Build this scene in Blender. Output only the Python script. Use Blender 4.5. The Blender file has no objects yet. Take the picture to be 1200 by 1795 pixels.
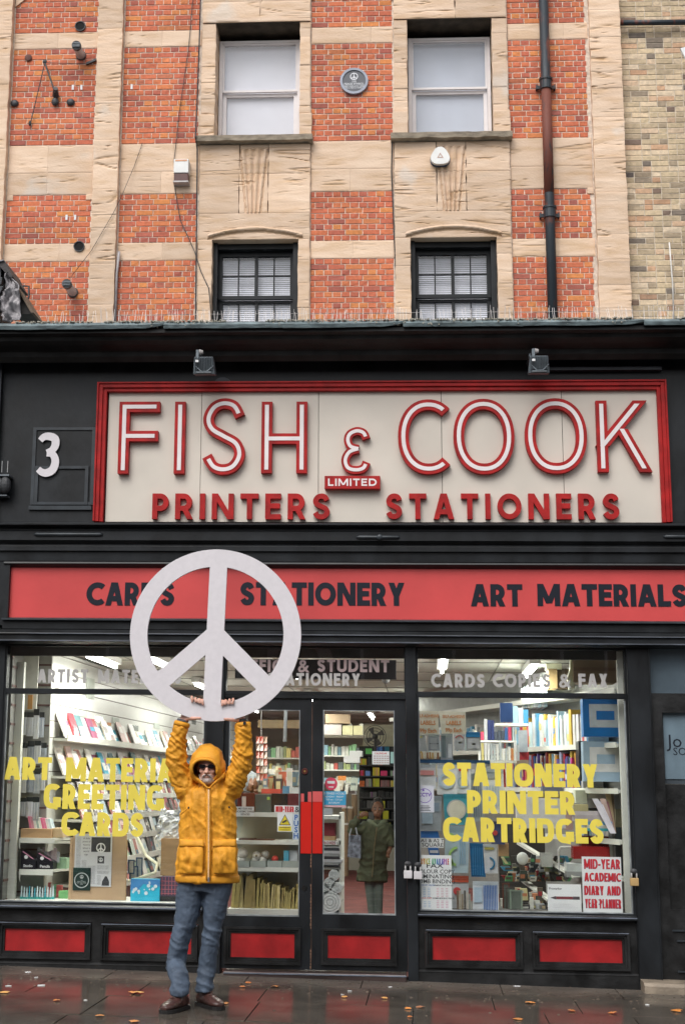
import bpy, bmesh, math, random
from mathutils import Vector, Matrix, noise
from mathutils.geometry import tessellate_polygon
SC = bpy.context.scene
COL = SC.collection
R = math.radians
rnd = random.Random(7)

# ------------------------------------------------------------------ camera
F_PX, PITCH, YAW = 2470.0, R(11.05), R(3.4)
CAM = Vector((0.0, -12.0, 1.5))
SLOPE = -0.0127            # the street falls gently to the right; the buildings settled with it
fw = Vector((-math.sin(YAW)*math.cos(PITCH), math.cos(YAW)*math.cos(PITCH), math.sin(PITCH)))
rt = Vector((math.cos(YAW), math.sin(YAW), 0.0))
up = rt.cross(fw)
cd = bpy.data.cameras.new('camera'); cam = bpy.data.objects.new('camera', cd); COL.objects.link(cam)
cd.sensor_fit = 'VERTICAL'; cd.sensor_height = 36.0; cd.lens = F_PX/1795.0*36.0
cd.clip_start = 0.1; cd.clip_end = 2000
m = Matrix((rt, up, -fw)).transposed().to_4x4(); m.translation = CAM
cam.matrix_world = m
SC.camera = cam

# ------------------------------------------------------------------ sky, sun, exposure
w = bpy.data.worlds.new('World'); SC.world = w; w.use_nodes = True
nt = w.node_tree; bg = nt.nodes['Background']
sky = nt.nodes.new('ShaderNodeTexSky'); sky.sky_type = 'NISHITA'; sky.sun_disc = False
SUN_EL, SUN_AZ = R(52), R(200)
sky.sun_elevation = SUN_EL; sky.sun_rotation = SUN_AZ
sky.air_density = 1.0; sky.dust_density = 4.0; sky.ozone_density = 1.0
hs = nt.nodes.new('ShaderNodeHueSaturation'); hs.inputs['Saturation'].default_value = 0.22
nt.links.new(sky.outputs[0], hs.inputs['Color']); nt.links.new(hs.outputs[0], bg.inputs['Color'])
bg.inputs['Strength'].default_value = 0.15
sd = bpy.data.lights.new('sun', 'SUN'); sun = bpy.data.objects.new('sun', sd); COL.objects.link(sun)
sd.energy = 1.2; sd.angle = R(40); sd.color = (1.0, 0.97, 0.93)
sdir = Vector((math.sin(SUN_AZ)*math.cos(SUN_EL), math.cos(SUN_AZ)*math.cos(SUN_EL), math.sin(SUN_EL)))
sun.rotation_euler = sdir.to_track_quat('Z', 'Y').to_euler()
sun.location = (0, -10, 20)
vs = SC.view_settings
SC.display_settings.display_device = 'sRGB'
vs.view_transform = 'Standard'; vs.look = 'None'; vs.gamma = 1.0; vs.use_curve_mapping = False
vs.exposure = 0.35

# ------------------------------------------------------------------ helpers
def at(px, py, Y=0.0):
    """photo survey: the point of the vertical plane at depth Y, as (x, z) along the facade"""
    d = fw + rt*((px-600)/F_PX) + up*((897.5-py)/F_PX)
    p = CAM + d*((Y-CAM.y)/d.y)
    return p.x, p.z - SLOPE*p.x
def P(px, py, Y=0.0):
    x, z = at(px, py, Y); return Vector((x, Y, z))
def rect(x0, y0, x1, y1, Y=0.0):
    xm, ym = (x0+x1)/2, (y0+y1)/2
    return at(x0, ym, Y)[0], at(x1, ym, Y)[0], at(xm, y1, Y)[1], at(xm, y0, Y)[1]
def gz(x): return -0.016*(x+3.0)     # pavement height

class MB:
    def __init__(s): s.v = []; s.f = []; s.m = []; s.c = 0; s.a = {}
    def add(s, vs_, fs, mi=0):
        n = len(s.v); s.v += [tuple(q) for q in vs_]
        s.f += [tuple(i+n for i in f) for f in fs]; s.m += [mi]*len(fs); return s
    def box(s, x0, x1, y0, y1, z0, z1, mi=0):
        if x0 > x1: x0, x1 = x1, x0
        if y0 > y1: y0, y1 = y1, y0
        if z0 > z1: z0, z1 = z1, z0
        return s.add([(x0,y0,z0),(x1,y0,z0),(x1,y1,z0),(x0,y1,z0),(x0,y0,z1),(x1,y0,z1),(x1,y1,z1),(x0,y1,z1)],
              [(0,3,2,1),(4,5,6,7),(0,1,5,4),(1,2,6,5),(2,3,7,6),(3,0,4,7)], mi)
    def obox(s, o, ux, uy, uz, mi=0):
        o = Vector(o); ux = Vector(ux); uy = Vector(uy); uz = Vector(uz)
        q = [o, o+ux, o+ux+uy, o+uy]; q += [a+uz for a in q]
        return s.add(q, [(0,3,2,1),(4,5,6,7),(0,1,5,4),(1,2,6,5),(2,3,7,6),(3,0,4,7)], mi)
    def prof(s, x0, x1, pts, mi=0):
        """(y,z) profile polygon extruded along x"""
        n = len(pts)
        a = [(x0,)+tuple(p) for p in pts]+[(x1,)+tuple(p) for p in pts]
        fs = [(i, (i+1) % n, n+(i+1) % n, n+i) for i in range(n)]
        tri = tessellate_polygon([[Vector((0,)+tuple(p)) for p in pts]])
        fs += [tuple(t) for t in tri] + [tuple(n+i for i in t[::-1]) for t in tri]
        return s.add(a, fs, mi)
    def poly(s, outline, y0, y1, holes=(), mi=0):
        """(x,z) polygon with holes extruded from y0 (front) to y1"""
        loops = [list(outline)]+[list(h) for h in holes]
        flat = [p for l in loops for p in l]; n = len(flat)
        tri = tessellate_polygon([[Vector((p[0], p[1], 0)) for p in l] for l in loops])
        vs_ = [(p[0], y0, p[1]) for p in flat]+[(p[0], y1, p[1]) for p in flat]
        fs = [tuple(t) for t in tri]+[tuple(n+i for i in t[::-1]) for t in tri]
        k = 0
        for l in loops:
            L = len(l)
            fs += [(k+i, k+(i+1) % L, n+k+(i+1) % L, n+k+i) for i in range(L)]; k += L
        return s.add(vs_, fs, mi)
    def tube(s, path, rad, seg=10, ref=(0,1,0), mi=0, pw=1.0):
        path = [Vector(p) for p in path]; N = len(path); rings = []
        if not isinstance(rad, (list, tuple)): rad = [rad]*N
        for i, p in enumerate(path):
            t = (path[min(i+1, N-1)]-path[max(i-1, 0)]).normalized()
            u = Vector(ref).cross(t)
            if u.length < 1e-3: u = Vector((1,0,0)) if abs(t.x) < .9 else Vector((0,0,1))
            u.normalize(); v = t.cross(u)
            r = rad[i]; a, b = r if isinstance(r, (tuple, list)) else (r, r)
            ring = []
            for k in range(seg):
                an = 2*math.pi*k/seg; c, q = math.cos(an), math.sin(an)
                if pw != 1.0:
                    c = math.copysign(abs(c)**pw, c); q = math.copysign(abs(q)**pw, q)
                ring.append(p+u*(a*c)+v*(b*q))
            rings.append(ring)
        vs_ = [q for r_ in rings for q in r_]+[path[0], path[-1]]
        fs = []
        for i in range(N-1):
            for k in range(seg):
                a, b = i*seg+k, i*seg+(k+1) % seg
                fs.append((a, b, b+seg, a+seg))
        c0, c1 = N*seg, N*seg+1
        for k in range(seg):
            fs.append((c0, (k+1) % seg, k)); fs.append((c1, (N-1)*seg+k, (N-1)*seg+(k+1) % seg))
        return s.add(vs_, fs, mi)
    def ell(s, c, r, seg=14, rings=9, mi=0):
        c = Vector(c); rx, ry, rz = r if isinstance(r, (tuple, list)) else (r, r, r)
        vs_ = [c+Vector((0,0,rz))]
        for i in range(1, rings):
            ph = math.pi*i/rings
            for k in range(seg):
                a = 2*math.pi*k/seg
                vs_.append(c+Vector((rx*math.sin(ph)*math.cos(a), ry*math.sin(ph)*math.sin(a), rz*math.cos(ph))))
        vs_.append(c-Vector((0,0,rz))); fs = []
        for k in range(seg): fs.append((0, 1+k, 1+(k+1) % seg))
        for i in range(rings-2):
            for k in range(seg):
                a = 1+i*seg+k; b = 1+i*seg+(k+1) % seg
                fs.append((a, a+seg, b+seg, b))
        L = len(vs_)-1; o = 1+(rings-2)*seg
        for k in range(seg): fs.append((L, o+(k+1) % seg, o+k))
        return s.add(vs_, fs, mi)
    def frame(s, x0, x1, z0, z1, wl, wr, wb, wt, y0, y1, mi=0):
        """rectangular frame, stiles full height, rails butted between"""
        s.box(x0, x0+wl, y0, y1, z0, z1, mi); s.box(x1-wr, x1, y0, y1, z0, z1, mi)
        s.box(x0+wl, x1-wr, y0+.0015, y1-.0015, z0, z0+wb, mi); s.box(x0+wl, x1-wr, y0+.0015, y1-.0015, z1-wt, z1, mi)
        return s

def wloc(o):
    v = Vector((0,0,0))
    while o: v += o.location; o = o.parent
    return v
def link(name, mb, mats, parent=None, smooth=False, kind=None, bev=0, label=None):
    me = bpy.data.meshes.new(name)
    xs = [v[0] for v in mb.v]; ys = [v[1] for v in mb.v]; zs = [v[2] for v in mb.v]
    o3 = Vector(((min(xs)+max(xs))/2, (min(ys)+max(ys))/2, min(zs)))
    me.from_pydata([(v[0]-o3.x, v[1]-o3.y, v[2]-o3.z) for v in mb.v], [], mb.f)
    for mt in (mats if isinstance(mats, (list, tuple)) else [mats]): me.materials.append(mt)
    me.polygons.foreach_set('material_index', mb.m)
    for k, arr in mb.a.items():
        at_ = me.attributes.new(k, 'FLOAT', 'POINT'); at_.data.foreach_set('value', arr)
    bm = bmesh.new(); bm.from_mesh(me); bmesh.ops.recalc_face_normals(bm, faces=bm.faces); bm.to_mesh(me); bm.free()
    if smooth: me.shade_smooth()
    me.update()
    o = bpy.data.objects.new(name, me); COL.objects.link(o)
    if parent: o.parent = parent; o.location = o3-wloc(parent)
    else: o.location = o3
    if kind: o['kind'] = kind
    if label: o['label'] = label
    if bev:
        b = o.modifiers.new('b', 'BEVEL'); b.width = bev; b.segments = 2; b.limit_method = 'ANGLE'; b.angle_limit = R(40)
    return o
def thing(name, label, cat, loc, group=None):
    o = bpy.data.objects.new(name, None); o.empty_display_size = .1; COL.objects.link(o)
    o.location = loc; o['label'] = label; o['category'] = cat
    if group: o['group'] = group
    return o
def tag(o, label, cat, group=None):
    o['label'] = label; o['category'] = cat
    if group: o['group'] = group
    return o
def dup(root, loc, label=None):
    r = root.copy(); COL.objects.link(r); r.location = loc
    if label: r['label'] = label
    for ch in list(root.children):
        c = ch.copy(); COL.objects.link(c); c.parent = r
        for g in list(ch.children):
            d = g.copy(); COL.objects.link(d); d.parent = c
    return r

# ------------------------------------------------------------------ materials
MATS = {}
def nodes(mt):
    mt.use_nodes = True; n = mt.node_tree; return n, n.nodes['Principled BSDF']
def pm(name, col, rough=.5, var=.15, sc=8.0, bump=.0, metal=0, coat=0, spec=.5, stretch=(1,1,1), bsc=None, col2=None, emis=0, rvar=0.0, subs=0, rpos=(.35,.65)):
    if name in MATS: return MATS[name]
    mt = bpy.data.materials.new(name); n, b = nodes(mt); N = n.nodes; L = n.links
    tc = N.new('ShaderNodeTexCoord'); mp = N.new('ShaderNodeMapping'); mp.inputs['Scale'].default_value = stretch
    L.new(tc.outputs['Object'], mp.inputs['Vector'])
    # offset by object so that shared meshes differ
    nz = N.new('ShaderNodeTexNoise'); nz.noise_dimensions = '4D'; nz.inputs['Scale'].default_value = sc; nz.inputs['Detail'].default_value = 5
    oi = N.new('ShaderNodeObjectInfo'); mu = N.new('ShaderNodeMath'); mu.operation = 'MULTIPLY'; mu.inputs[1].default_value = 37.0
    L.new(oi.outputs['Random'], mu.inputs[0]); L.new(mu.outputs[0], nz.inputs['W']); L.new(mp.outputs[0], nz.inputs['Vector'])
    rp = N.new('ShaderNodeValToRGB')
    c = list(col[:3]); d = list(col2[:3]) if col2 else [x*(1-var) for x in c]; e = c if col2 else [min(1, x*(1+var)) for x in c]
    rp.color_ramp.elements[0].position = rpos[0]; rp.color_ramp.elements[0].color = d+[1]
    rp.color_ramp.elements[1].position = rpos[1]; rp.color_ramp.elements[1].color = e+[1]
    L.new(nz.outputs['Fac'], rp.inputs['Fac']); L.new(rp.outputs[0], b.inputs['Base Color'])
    b.inputs['Roughness'].default_value = rough; b.inputs['Metallic'].default_value = metal
    b.inputs['Specular IOR Level'].default_value = spec
    if coat: b.inputs['Coat Weight'].default_value = coat; b.inputs['Coat Roughness'].default_value = .15
    if subs: b.inputs['Subsurface Weight'].default_value = subs; b.inputs['Subsurface Radius'].default_value = (.02,.008,.004)
    if rvar:
        mr = N.new('ShaderNodeMapRange'); mr.inputs[3].default_value = rough-rvar; mr.inputs[4].default_value = rough+rvar
        L.new(nz.outputs['Fac'], mr.inputs[0]); L.new(mr.outputs[0], b.inputs['Roughness'])
    if bump:
        n2 = N.new('ShaderNodeTexNoise'); n2.inputs['Scale'].default_value = bsc or sc*6; n2.inputs['Detail'].default_value = 6
        L.new(mp.outputs[0], n2.inputs['Vector'])
        bp = N.new('ShaderNodeBump'); bp.inputs['Strength'].default_value = bump; bp.inputs['Distance'].default_value = .01
        L.new(n2.outputs['Fac'], bp.inputs['Height']); L.new(bp.outputs[0], b.inputs['Normal'])
    if emis:
        b.inputs['Emission Color'].default_value = (*c, 1); b.inputs['Emission Strength'].default_value = emis
    MATS[name] = mt; return mt
def flat(col, rough=.6, name=None):
    """plain coloured print, plastic or card with faint variation"""
    k = name or 'card_%d_%d_%d' % tuple(int(c*999) for c in col)
    return pm(k, col, rough=rough, var=.10, sc=14)
# ------- brick
def brick_mat(name, ramp, mort=False, white=0.0):
    mt = bpy.data.materials.new(name); n, b = nodes(mt); N = n.nodes; L = n.links
    oi = N.new('ShaderNodeObjectInfo'); ge = N.new('ShaderNodeNewGeometry')
    ad = N.new('ShaderNodeMath'); ad.operation = 'ADD'; L.new(oi.outputs['Random'], ad.inputs[0]); L.new(ge.outputs['Random Per Island'], ad.inputs[1])
    fr = N.new('ShaderNodeMath'); fr.operation = 'FRACT'; L.new(ad.outputs[0], fr.inputs[0])
    rp = N.new('ShaderNodeValToRGB'); rp.color_ramp.interpolation = 'LINEAR'
    for i, (p, c) in enumerate(ramp):
        e = rp.color_ramp.elements[i] if i < 2 else rp.color_ramp.elements.new(p)
        e.position = p; e.color = (*c, 1)
    L.new(fr.outputs[0], rp.inputs[0])
    nz = N.new('ShaderNodeTexNoise'); nz.inputs['Scale'].default_value = 26; nz.inputs['Detail'].default_value = 6
    L.new(ge.outputs['Position'], nz.inputs['Vector'])
    mr = N.new('ShaderNodeMapRange'); mr.inputs[1].default_value = .3; mr.inputs[2].default_value = .7; mr.inputs[3].default_value = .80; mr.inputs[4].default_value = 1.16
    L.new(nz.outputs['Fac'], mr.inputs[0])
    # broad soot and bloom
    n3 = N.new('ShaderNodeTexNoise'); n3.inputs['Scale'].default_value = 1.6; n3.inputs['Detail'].default_value = 4
    L.new(ge.outputs['Position'], n3.inputs['Vector'])
    m3 = N.new('ShaderNodeMapRange'); m3.inputs[1].default_value = .3; m3.inputs[2].default_value = .7; m3.inputs[3].default_value = .8; m3.inputs[4].default_value = 1.12
    L.new(n3.outputs['Fac'], m3.inputs[0])
    mm = N.new('ShaderNodeMath'); mm.operation = 'MULTIPLY'; L.new(mr.outputs[0], mm.inputs[0]); L.new(m3.outputs[0], mm.inputs[1])
    mx = N.new('ShaderNodeVectorMath'); mx.operation = 'SCALE'; L.new(rp.outputs[0], mx.inputs[0]); L.new(mm.outputs[0], mx.inputs['Scale'])
    L.new(mx.outputs[0], b.inputs['Base Color']); b.inputs['Roughness'].default_value = .85; b.inputs['Specular IOR Level'].default_value = .3
    n2 = N.new('ShaderNodeTexNoise'); n2.inputs['Scale'].default_value = 90; n2.inputs['Detail'].default_value = 5; L.new(ge.outputs['Position'], n2.inputs['Vector'])
    bp = N.new('ShaderNodeBump'); bp.inputs['Strength'].default_value = .5; bp.inputs['Distance'].default_value = .006
    L.new(n2.outputs['Fac'], bp.inputs['Height']); L.new(bp.outputs[0], b.inputs['Normal'])
    return mt
M_RED = brick_mat('red_brick', [(0,(.34,.11,.085)),(.10,(.48,.135,.085)),(.35,(.56,.158,.085)),(.6,(.60,.175,.087)),(.82,(.62,.20,.09)),(.95,(.66,.25,.085)),(1,(.40,.12,.09))])
M_STOCK = brick_mat('stock_brick', [(0,(.18,.15,.125)),(.06,(.33,.26,.185)),(.18,(.47,.37,.25)),(.5,(.58,.46,.30)),(.7,(.64,.50,.34)),(.86,(.68,.55,.40)),(.95,(.55,.33,.20)),(1,(.09,.085,.085))])
M_MORTAR = pm('mortar', (.66,.56,.47), .9, .22, 20, bump=.5)
M_MORTARG = pm('grey_mortar', (.58,.50,.40), .9, .2, 20, bump=.5)
def stone_mat():
    mt = bpy.data.materials.new('sandstone'); n, b = nodes(mt); N = n.nodes; L = n.links
    ge = N.new('ShaderNodeNewGeometry'); mp = N.new('ShaderNodeMapping'); mp.inputs['Scale'].default_value = (1.5, 1.5, 6.5)
    L.new(ge.outputs['Position'], mp.inputs['Vector'])
    nz = N.new('ShaderNodeTexNoise'); nz.inputs['Scale'].default_value = 1.5; nz.inputs['Detail'].default_value = 7; nz.inputs['Distortion'].default_value = .3
    L.new(mp.outputs[0], nz.inputs['Vector'])
    rp = N.new('ShaderNodeValToRGB'); E = rp.color_ramp.elements
    E[0].position = .3; E[0].color = (.60,.42,.275,1); E[1].position = .7; E[1].color = (.74,.57,.435,1)
    e = E.new(.5); e.color = (.68,.505,.37,1)
    L.new(nz.outputs['Fac'], rp.inputs[0])
    n2 = N.new('ShaderNodeTexNoise'); n2.inputs['Scale'].default_value = 1.1; n2.inputs['Detail'].default_value = 5; L.new(ge.outputs['Position'], n2.inputs['Vector'])
    r2 = N.new('ShaderNodeValToRGB'); r2.color_ramp.elements[0].position = .64; r2.color_ramp.elements[0].color = (0,0,0,1)
    r2.color_ramp.elements[1].position = .70; r2.color_ramp.elements[1].color = (1,1,1,1); L.new(n2.outputs['Fac'], r2.inputs[0])
    mx = N.new('ShaderNodeMixRGB'); mx.inputs[2].default_value = (.66,.60,.54,1)
    mf = N.new('ShaderNodeMath'); mf.operation = 'MULTIPLY'; mf.inputs[1].default_value = .6
    L.new(r2.outputs[0], mf.inputs[0]); L.new(mf.outputs[0], mx.inputs[0]); L.new(rp.outputs[0], mx.inputs[1])
    at_ = N.new('ShaderNodeAttribute'); at_.attribute_name = 'crack'
    mc = N.new('ShaderNodeMixRGB'); mc.inputs[2].default_value = (.40,.245,.12,1); L.new(at_.outputs['Fac'], mc.inputs[0]); L.new(mx.outputs[0], mc.inputs[1])
    ob = N.new('ShaderNodeObjectInfo'); mr = N.new('ShaderNodeMapRange'); mr.inputs[3].default_value = .86; mr.inputs[4].default_value = 1.1; L.new(ob.outputs['Random'], mr.inputs[0])
    sc_ = N.new('ShaderNodeVectorMath'); sc_.operation = 'SCALE'; L.new(mc.outputs[0], sc_.inputs[0]); L.new(mr.outputs[0], sc_.inputs['Scale'])
    L.new(sc_.outputs[0], b.inputs['Base Color']); b.inputs['Roughness'].default_value = .9; b.inputs['Specular IOR Level'].default_value = .25
    m2 = N.new('ShaderNodeMapping'); m2.inputs['Scale'].default_value = (26, 26, 42); L.new(ge.outputs['Position'], m2.inputs['Vector'])
    n3 = N.new('ShaderNodeTexNoise'); n3.inputs['Scale'].default_value = 1; n3.inputs['Detail'].default_value = 7; L.new(m2.outputs[0], n3.inputs['Vector'])
    bp = N.new('ShaderNodeBump'); bp.inputs['Strength'].default_value = .42; bp.inputs['Distance'].default_value = .010
    L.new(n3.outputs['Fac'], bp.inputs['Height']); L.new(bp.outputs[0], b.inputs['Normal'])
    return mt
M_STONE = stone_mat()
M_SILL = pm('weathered_sill_stone', (.30,.25,.19), .9, .3, 9, bump=.6, stretch=(1,1,3))
M_BLACK = pm('black_gloss_paint', (.0085,.0105,.0130), .46, .55, 4, bump=.2, bsc=24, rvar=.14, spec=.36, stretch=(1,1,.5))
M_BLACK2 = pm('worn_black_paint', (.0120,.0124,.0130), .48, .6, 6, bump=.35, bsc=22, spec=.34, rvar=.12)
M_EDGE = pm('chipped_paint_edge', (.06,.07,.085), .35, .5, 20, bump=.3, stretch=(.3,1,1))
M_LEAD = pm('lead_flashing', (.11,.145,.155), .45, .45, 16, bump=.5, metal=.2, bsc=40, stretch=(.5,1,1))
M_CREAM = pm('cream_sign_board', (.62,.57,.50), .5, .07, 1.6, bump=.08)
M_SRED = pm('sign_red_paint', (.35,.012,.012), .5, .25, 9, bump=.15, spec=.25)
M_SWHITE = pm('sign_white_paint', (.76,.70,.70), .5, .05, 6)
M_FRED = pm('fascia_red', (.56,.062,.062), .4, .16, 1.1, bump=.08, bsc=30)
M_KRED = pm('panel_red', (.33,.012,.014), .42, .22, 6, bump=.15)
M_DARKLET = pm('dark_lettering', (.010,.013,.022), .5, .1, spec=.25)
M_WHITE = pm('white_paint', (.74,.73,.72), .45, .05)
M_WFRAME = pm('white_window_frame', (.70,.66,.66), .5, .06, 5)
M_BFRAME = pm('black_window_frame', (.009,.011,.013), .45, .3, 6, spec=.3)
M_YEL = pm('yellow_vinyl', (.76,.63,.085), .5, .06, 5)
M_FROST = pm('frosted_vinyl', (.42,.41,.40), .6, .06, 5)
M_PIPE = pm('downpipe_paint', (.016,.024,.032), .5, .35, 4, bump=.3, col2=(.115,.032,.02), stretch=(3,3,.8), rpos=(.36,.46))
M_IRON = pm('dark_iron', (.03,.032,.036), .5, .4, 12, bump=.3)
M_GREYMET = pm('grey_metal', (.15,.17,.19), .45, .2, 8, metal=.4)
M_STEEL = pm('steel', (.5,.5,.5), .35, .15, 9, metal=.9)
M_BRASS = pm('brass', (.5,.34,.12), .4, .2, 9, metal=.8)
M_SHELF = pm('white_shelf_metal', (.62,.63,.58), .45, .08, 3)
M_CARDB = pm('cardboard', (.40,.25,.13), .8, .12, 5, bump=.1, stretch=(1,1,4))
M_PAPER = pm('white_paper', (.72,.73,.74), .7, .04, 5)
M_CEIL = pm('white_ceiling', (.62,.62,.56), .7, .06, 2)
M_SLAT = pm('slatwall_white', (.58,.59,.56), .35, .05, 2)
M_GROOVE = pm('slatwall_groove', (.10,.05,.045), .6, .2, 5)
M_FLOOR = pm('red_carpet', (.14,.035,.03), .85, .3, 5, bump=.3)
def glass_mat(name, f0=.055, tint=(1,1,1), rough=0.0):
    mt = bpy.data.materials.new(name); mt.use_nodes = True; n = mt.node_tree; N = n.nodes; L = n.links
    N.remove(N['Principled BSDF']); out = N['Material Output']
    tr = N.new('ShaderNodeBsdfTransparent'); tr.inputs[0].default_value = (*tint, 1)
    gl = N.new('ShaderNodeBsdfGlossy'); gl.inputs['Roughness'].default_value = rough
    fr = N.new('ShaderNodeFresnel'); gb = N.new('ShaderNodeNewGeometry'); mg = N.new('ShaderNodeMapRange'); mg.inputs[3].default_value = 1.5; mg.inputs[4].default_value = 1/1.5; L.new(gb.outputs['Backfacing'], mg.inputs[0]); L.new(mg.outputs[0], fr.inputs[0])
    tc = N.new('ShaderNodeTexCoord'); nz = N.new('ShaderNodeTexNoise'); nz.inputs['Scale'].default_value = 1.2; L.new(tc.outputs['Object'], nz.inputs['Vector'])
    bp = N.new('ShaderNodeBump'); bp.inputs['Strength'].default_value = .05; bp.inputs['Distance'].default_value = .02; L.new(nz.outputs['Fac'], bp.inputs['Height'])
    L.new(bp.outputs[0], gl.inputs['Normal'])
    mx = N.new('ShaderNodeMixShader'); L.new(fr.outputs[0], mx.inputs[0]); L.new(tr.outputs[0], mx.inputs[1]); L.new(gl.outputs[0], mx.inputs[2])
    L.new(mx.outputs[0], out.inputs[0]); return mt
M_GLASS = glass_mat('window_glass', tint=(.985,.995,.99))
M_SLEEVE = glass_mat('clear_plastic', tint=(.93,.95,.95), rough=.12)

def cname(c):
    r, g, b = c; mx, mn = max(c), min(c)
    if mx-mn < .10: return 'white' if mx > .55 else 'grey' if mx > .2 else 'black'
    if mx == b: return 'blue'
    if mx == g: return 'green'
    return 'red' if g < r*.4 else 'orange brown' if g < r*.7 else 'cream'
# ------------------------------------------------------------------ stroke lettering
def cr(pts, n=6):
    out = []; q = [pts[0]]+list(pts)+[pts[-1]]
    for i in range(1, len(q)-2):
        p0, p1, p2, p3 = q[i-1], q[i], q[i+1], q[i+2]
        for k in range(n):
            t = k/n
            out.append(tuple(.5*((2*p1[j])+(-p0[j]+p2[j])*t+(2*p0[j]-5*p1[j]+4*p2[j]-p3[j])*t*t+(-p0[j]+3*p1[j]-3*p2[j]+p3[j])*t**3) for j in (0, 1)))
    out.append(tuple(pts[-1])); return out
def arc(cx, cy, rx, ry, a0, a1, n=22, pw=1.0):
    o = []
    for i in range(n+1):
        a = R(a0+(a1-a0)*i/n); c, s = math.cos(a), math.sin(a)
        if pw != 1: c = math.copysign(abs(c)**pw, c); s = math.copysign(abs(s)**pw, s)
        o.append((cx+rx*c, cy+ry*s))
    return o
# each glyph: natural width (of height 1) and function(W,H,t) -> list of (points, kind, free0, free1); kind: 'r' ribbon, 'd' diagonal cut level
def gl(ch, W, H, t, rnds=1.0):
    h = t/2; E = W; q = rnds
    if ch == 'I': return [([(W/2,0),(W/2,H)],'r',1,1)]
    if ch == '-': return [([(0,H*.42),(W,H*.42)],'r',1,1)]
    if ch == 'F': return [([(h,0),(h,H)],'r',1,1),([(h,H-h),(W,H-h)],'r',0,1),([(h,H*.52),(W*.97,H*.52)],'r',0,1)]
    if ch == 'E': return [([(h,0),(h,H)],'r',1,1),([(h,H-h),(W,H-h)],'r',0,1),([(h,H*.52),(W*.93,H*.52)],'r',0,1),([(h,h),(W,h)],'r',0,1)]
    if ch == 'L': return [([(h,0),(h,H)],'r',1,1),([(h,h),(W,h)],'r',0,1)]
    if ch == 'H': return [([(h,0),(h,H)],'r',1,1),([(W-h,0),(W-h,H)],'r',1,1),([(h,H*.48),(W-h,H*.48)],'r',0,0)]
    if ch == 'T': return [([(0,H-h),(W,H-h)],'r',1,1),([(W/2,0),(W/2,H-h)],'r',1,0)]
    if ch == 'O': return [(arc(W/2,H/2,W/2-h,H/2-h,0,360,48,q)[:-1],'c',0,0)]
    if ch == 'C': return [(arc(h+(W-1.3*h)/(1.67 if q > .9 else 1.86)-h*.0,H/2,(W-1.3*h)/(1.67 if q > .9 else 1.86),H/2-h,48 if q > .9 else 36,312 if q > .9 else 324,36,q),'r',1,1)]
    if ch == 'G': return [(arc(W*.52,H/2,W*.52-h,H/2-h,45,300,36,q),'r',1,0),([(W-h,H*.06),(W-h,H*.47)],'r',0,0),([(W*.55,H*.47-h),(W-h,H*.47-h)],'r',1,0),([(W*.52,h),(W-h,H*.08)],'r',0,0)]
    if ch == 'S':
        n_ = [(.97,.80),(.80,.955),(.5,1),(.2,.94),(.03,.77),(.14,.61),(.5,.50),(.86,.39),(.97,.22),(.8,.055),(.5,0),(.2,.045),(.0,.20)]
        return [(cr([(h+x*(W-t), h+y*(H-t)) for x, y in n_]),'r',1,1)]
    if ch == 'D': return [([(h,0),(h,H)],'r',1,1),([(h,H-h)]+arc(W*.45,H/2,W*.55-h,H/2-h,90,-90,24,q)+[(h,h)],'r',0,0)]
    if ch in 'PRB':
        b = H*.52; o = [([(h,0),(h,H)],'r',1,1)]
        cy, ry = (H-h+b-h)/2+0, (H-b)/2
        Wp = W if ch == 'P' else W*.93
        o += [([(h,cy+ry)]+arc(Wp-ry*.9-h,cy,ry*.9,ry,90,-90,18)+[(h,cy-ry)],'r',0,0)]
        if ch == 'R': o += [([(W-t*.62,0),(W*.50,cy-ry+h*.3)],'d',1,0)]
        return o
    if ch == 'A': k = .26; return [([(t*.55,0),(W/2-t*.10,H)],'d',1,1),([(W-t*.55,0),(W/2+t*.10,H)],'d',1,1),([(W*.22,H*k+h*.3),(W*.78,H*k+h*.3)],'r',0,0)]
    if ch == 'V': return [([(t*.55,H),(W/2,0)],'d',1,1),([(W-t*.55,H),(W/2,0)],'d',1,1)]
    if ch == 'M': return [([(h,0),(h,H)],'r',1,1),([(W-h,0),(W-h,H)],'r',1,1),([(t*.55,H),(W/2,H*.12)],'d',1,1),([(W-t*.55,H),(W/2,H*.12)],'d',1,1)]
    if ch == 'N': return [([(h,0),(h,H)],'r',1,1),([(W-h,0),(W-h,H)],'r',1,1),([(t*.6,H),(W-t*.6,0)],'d',1,1)]
    if ch == 'K': return [([(h,0),(h,H)],'r',1,1),([(W-t*.95,H),(h,H*.36)],'d',1,0),([(W-t*.6,0),(W*.46,H*.60)],'d',1,0)]
    if ch == 'Y': return [([(t*.6,H),(W/2,H*.42)],'d',1,0),([(W-t*.6,H),(W/2,H*.42)],'d',1,0),([(W/2,0),(W/2,H*.46)],'r',1,0)]
    if ch == 'X': return [([(t*.6,H),(W-t*.6,0)],'d',1,1),([(W-t*.6,H),(t*.6,0)],'d',1,1)]
    if ch == 'U': return [([(h,H),(h,H*.3)]+arc(W/2,H*.3,W/2-h,H*.3-h,180,360,16)[1:-1]+[(W-h,H*.3),(W-h,H)],'r',1,1)]
    if ch == 'J': return [([(W-h,H),(W-h,H*.25)]+arc(W/2,H*.25,W/2-h,H*.25-h,0,-160,12)[1:],'r',1,1)]
    if ch == '&':
        n_ = [(1,.40),(.84,.16),(.5,0),(.14,.06),(.0,.27),(.2,.46),(.62,.68),(.78,.86),(.5,1),(.2,.88),(.24,.70),(.62,.34),(1.0,0)]
        return [(cr([(h+x*(W-t), h+y*(H-t)) for x, y in n_]),'r',1,1)]
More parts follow.
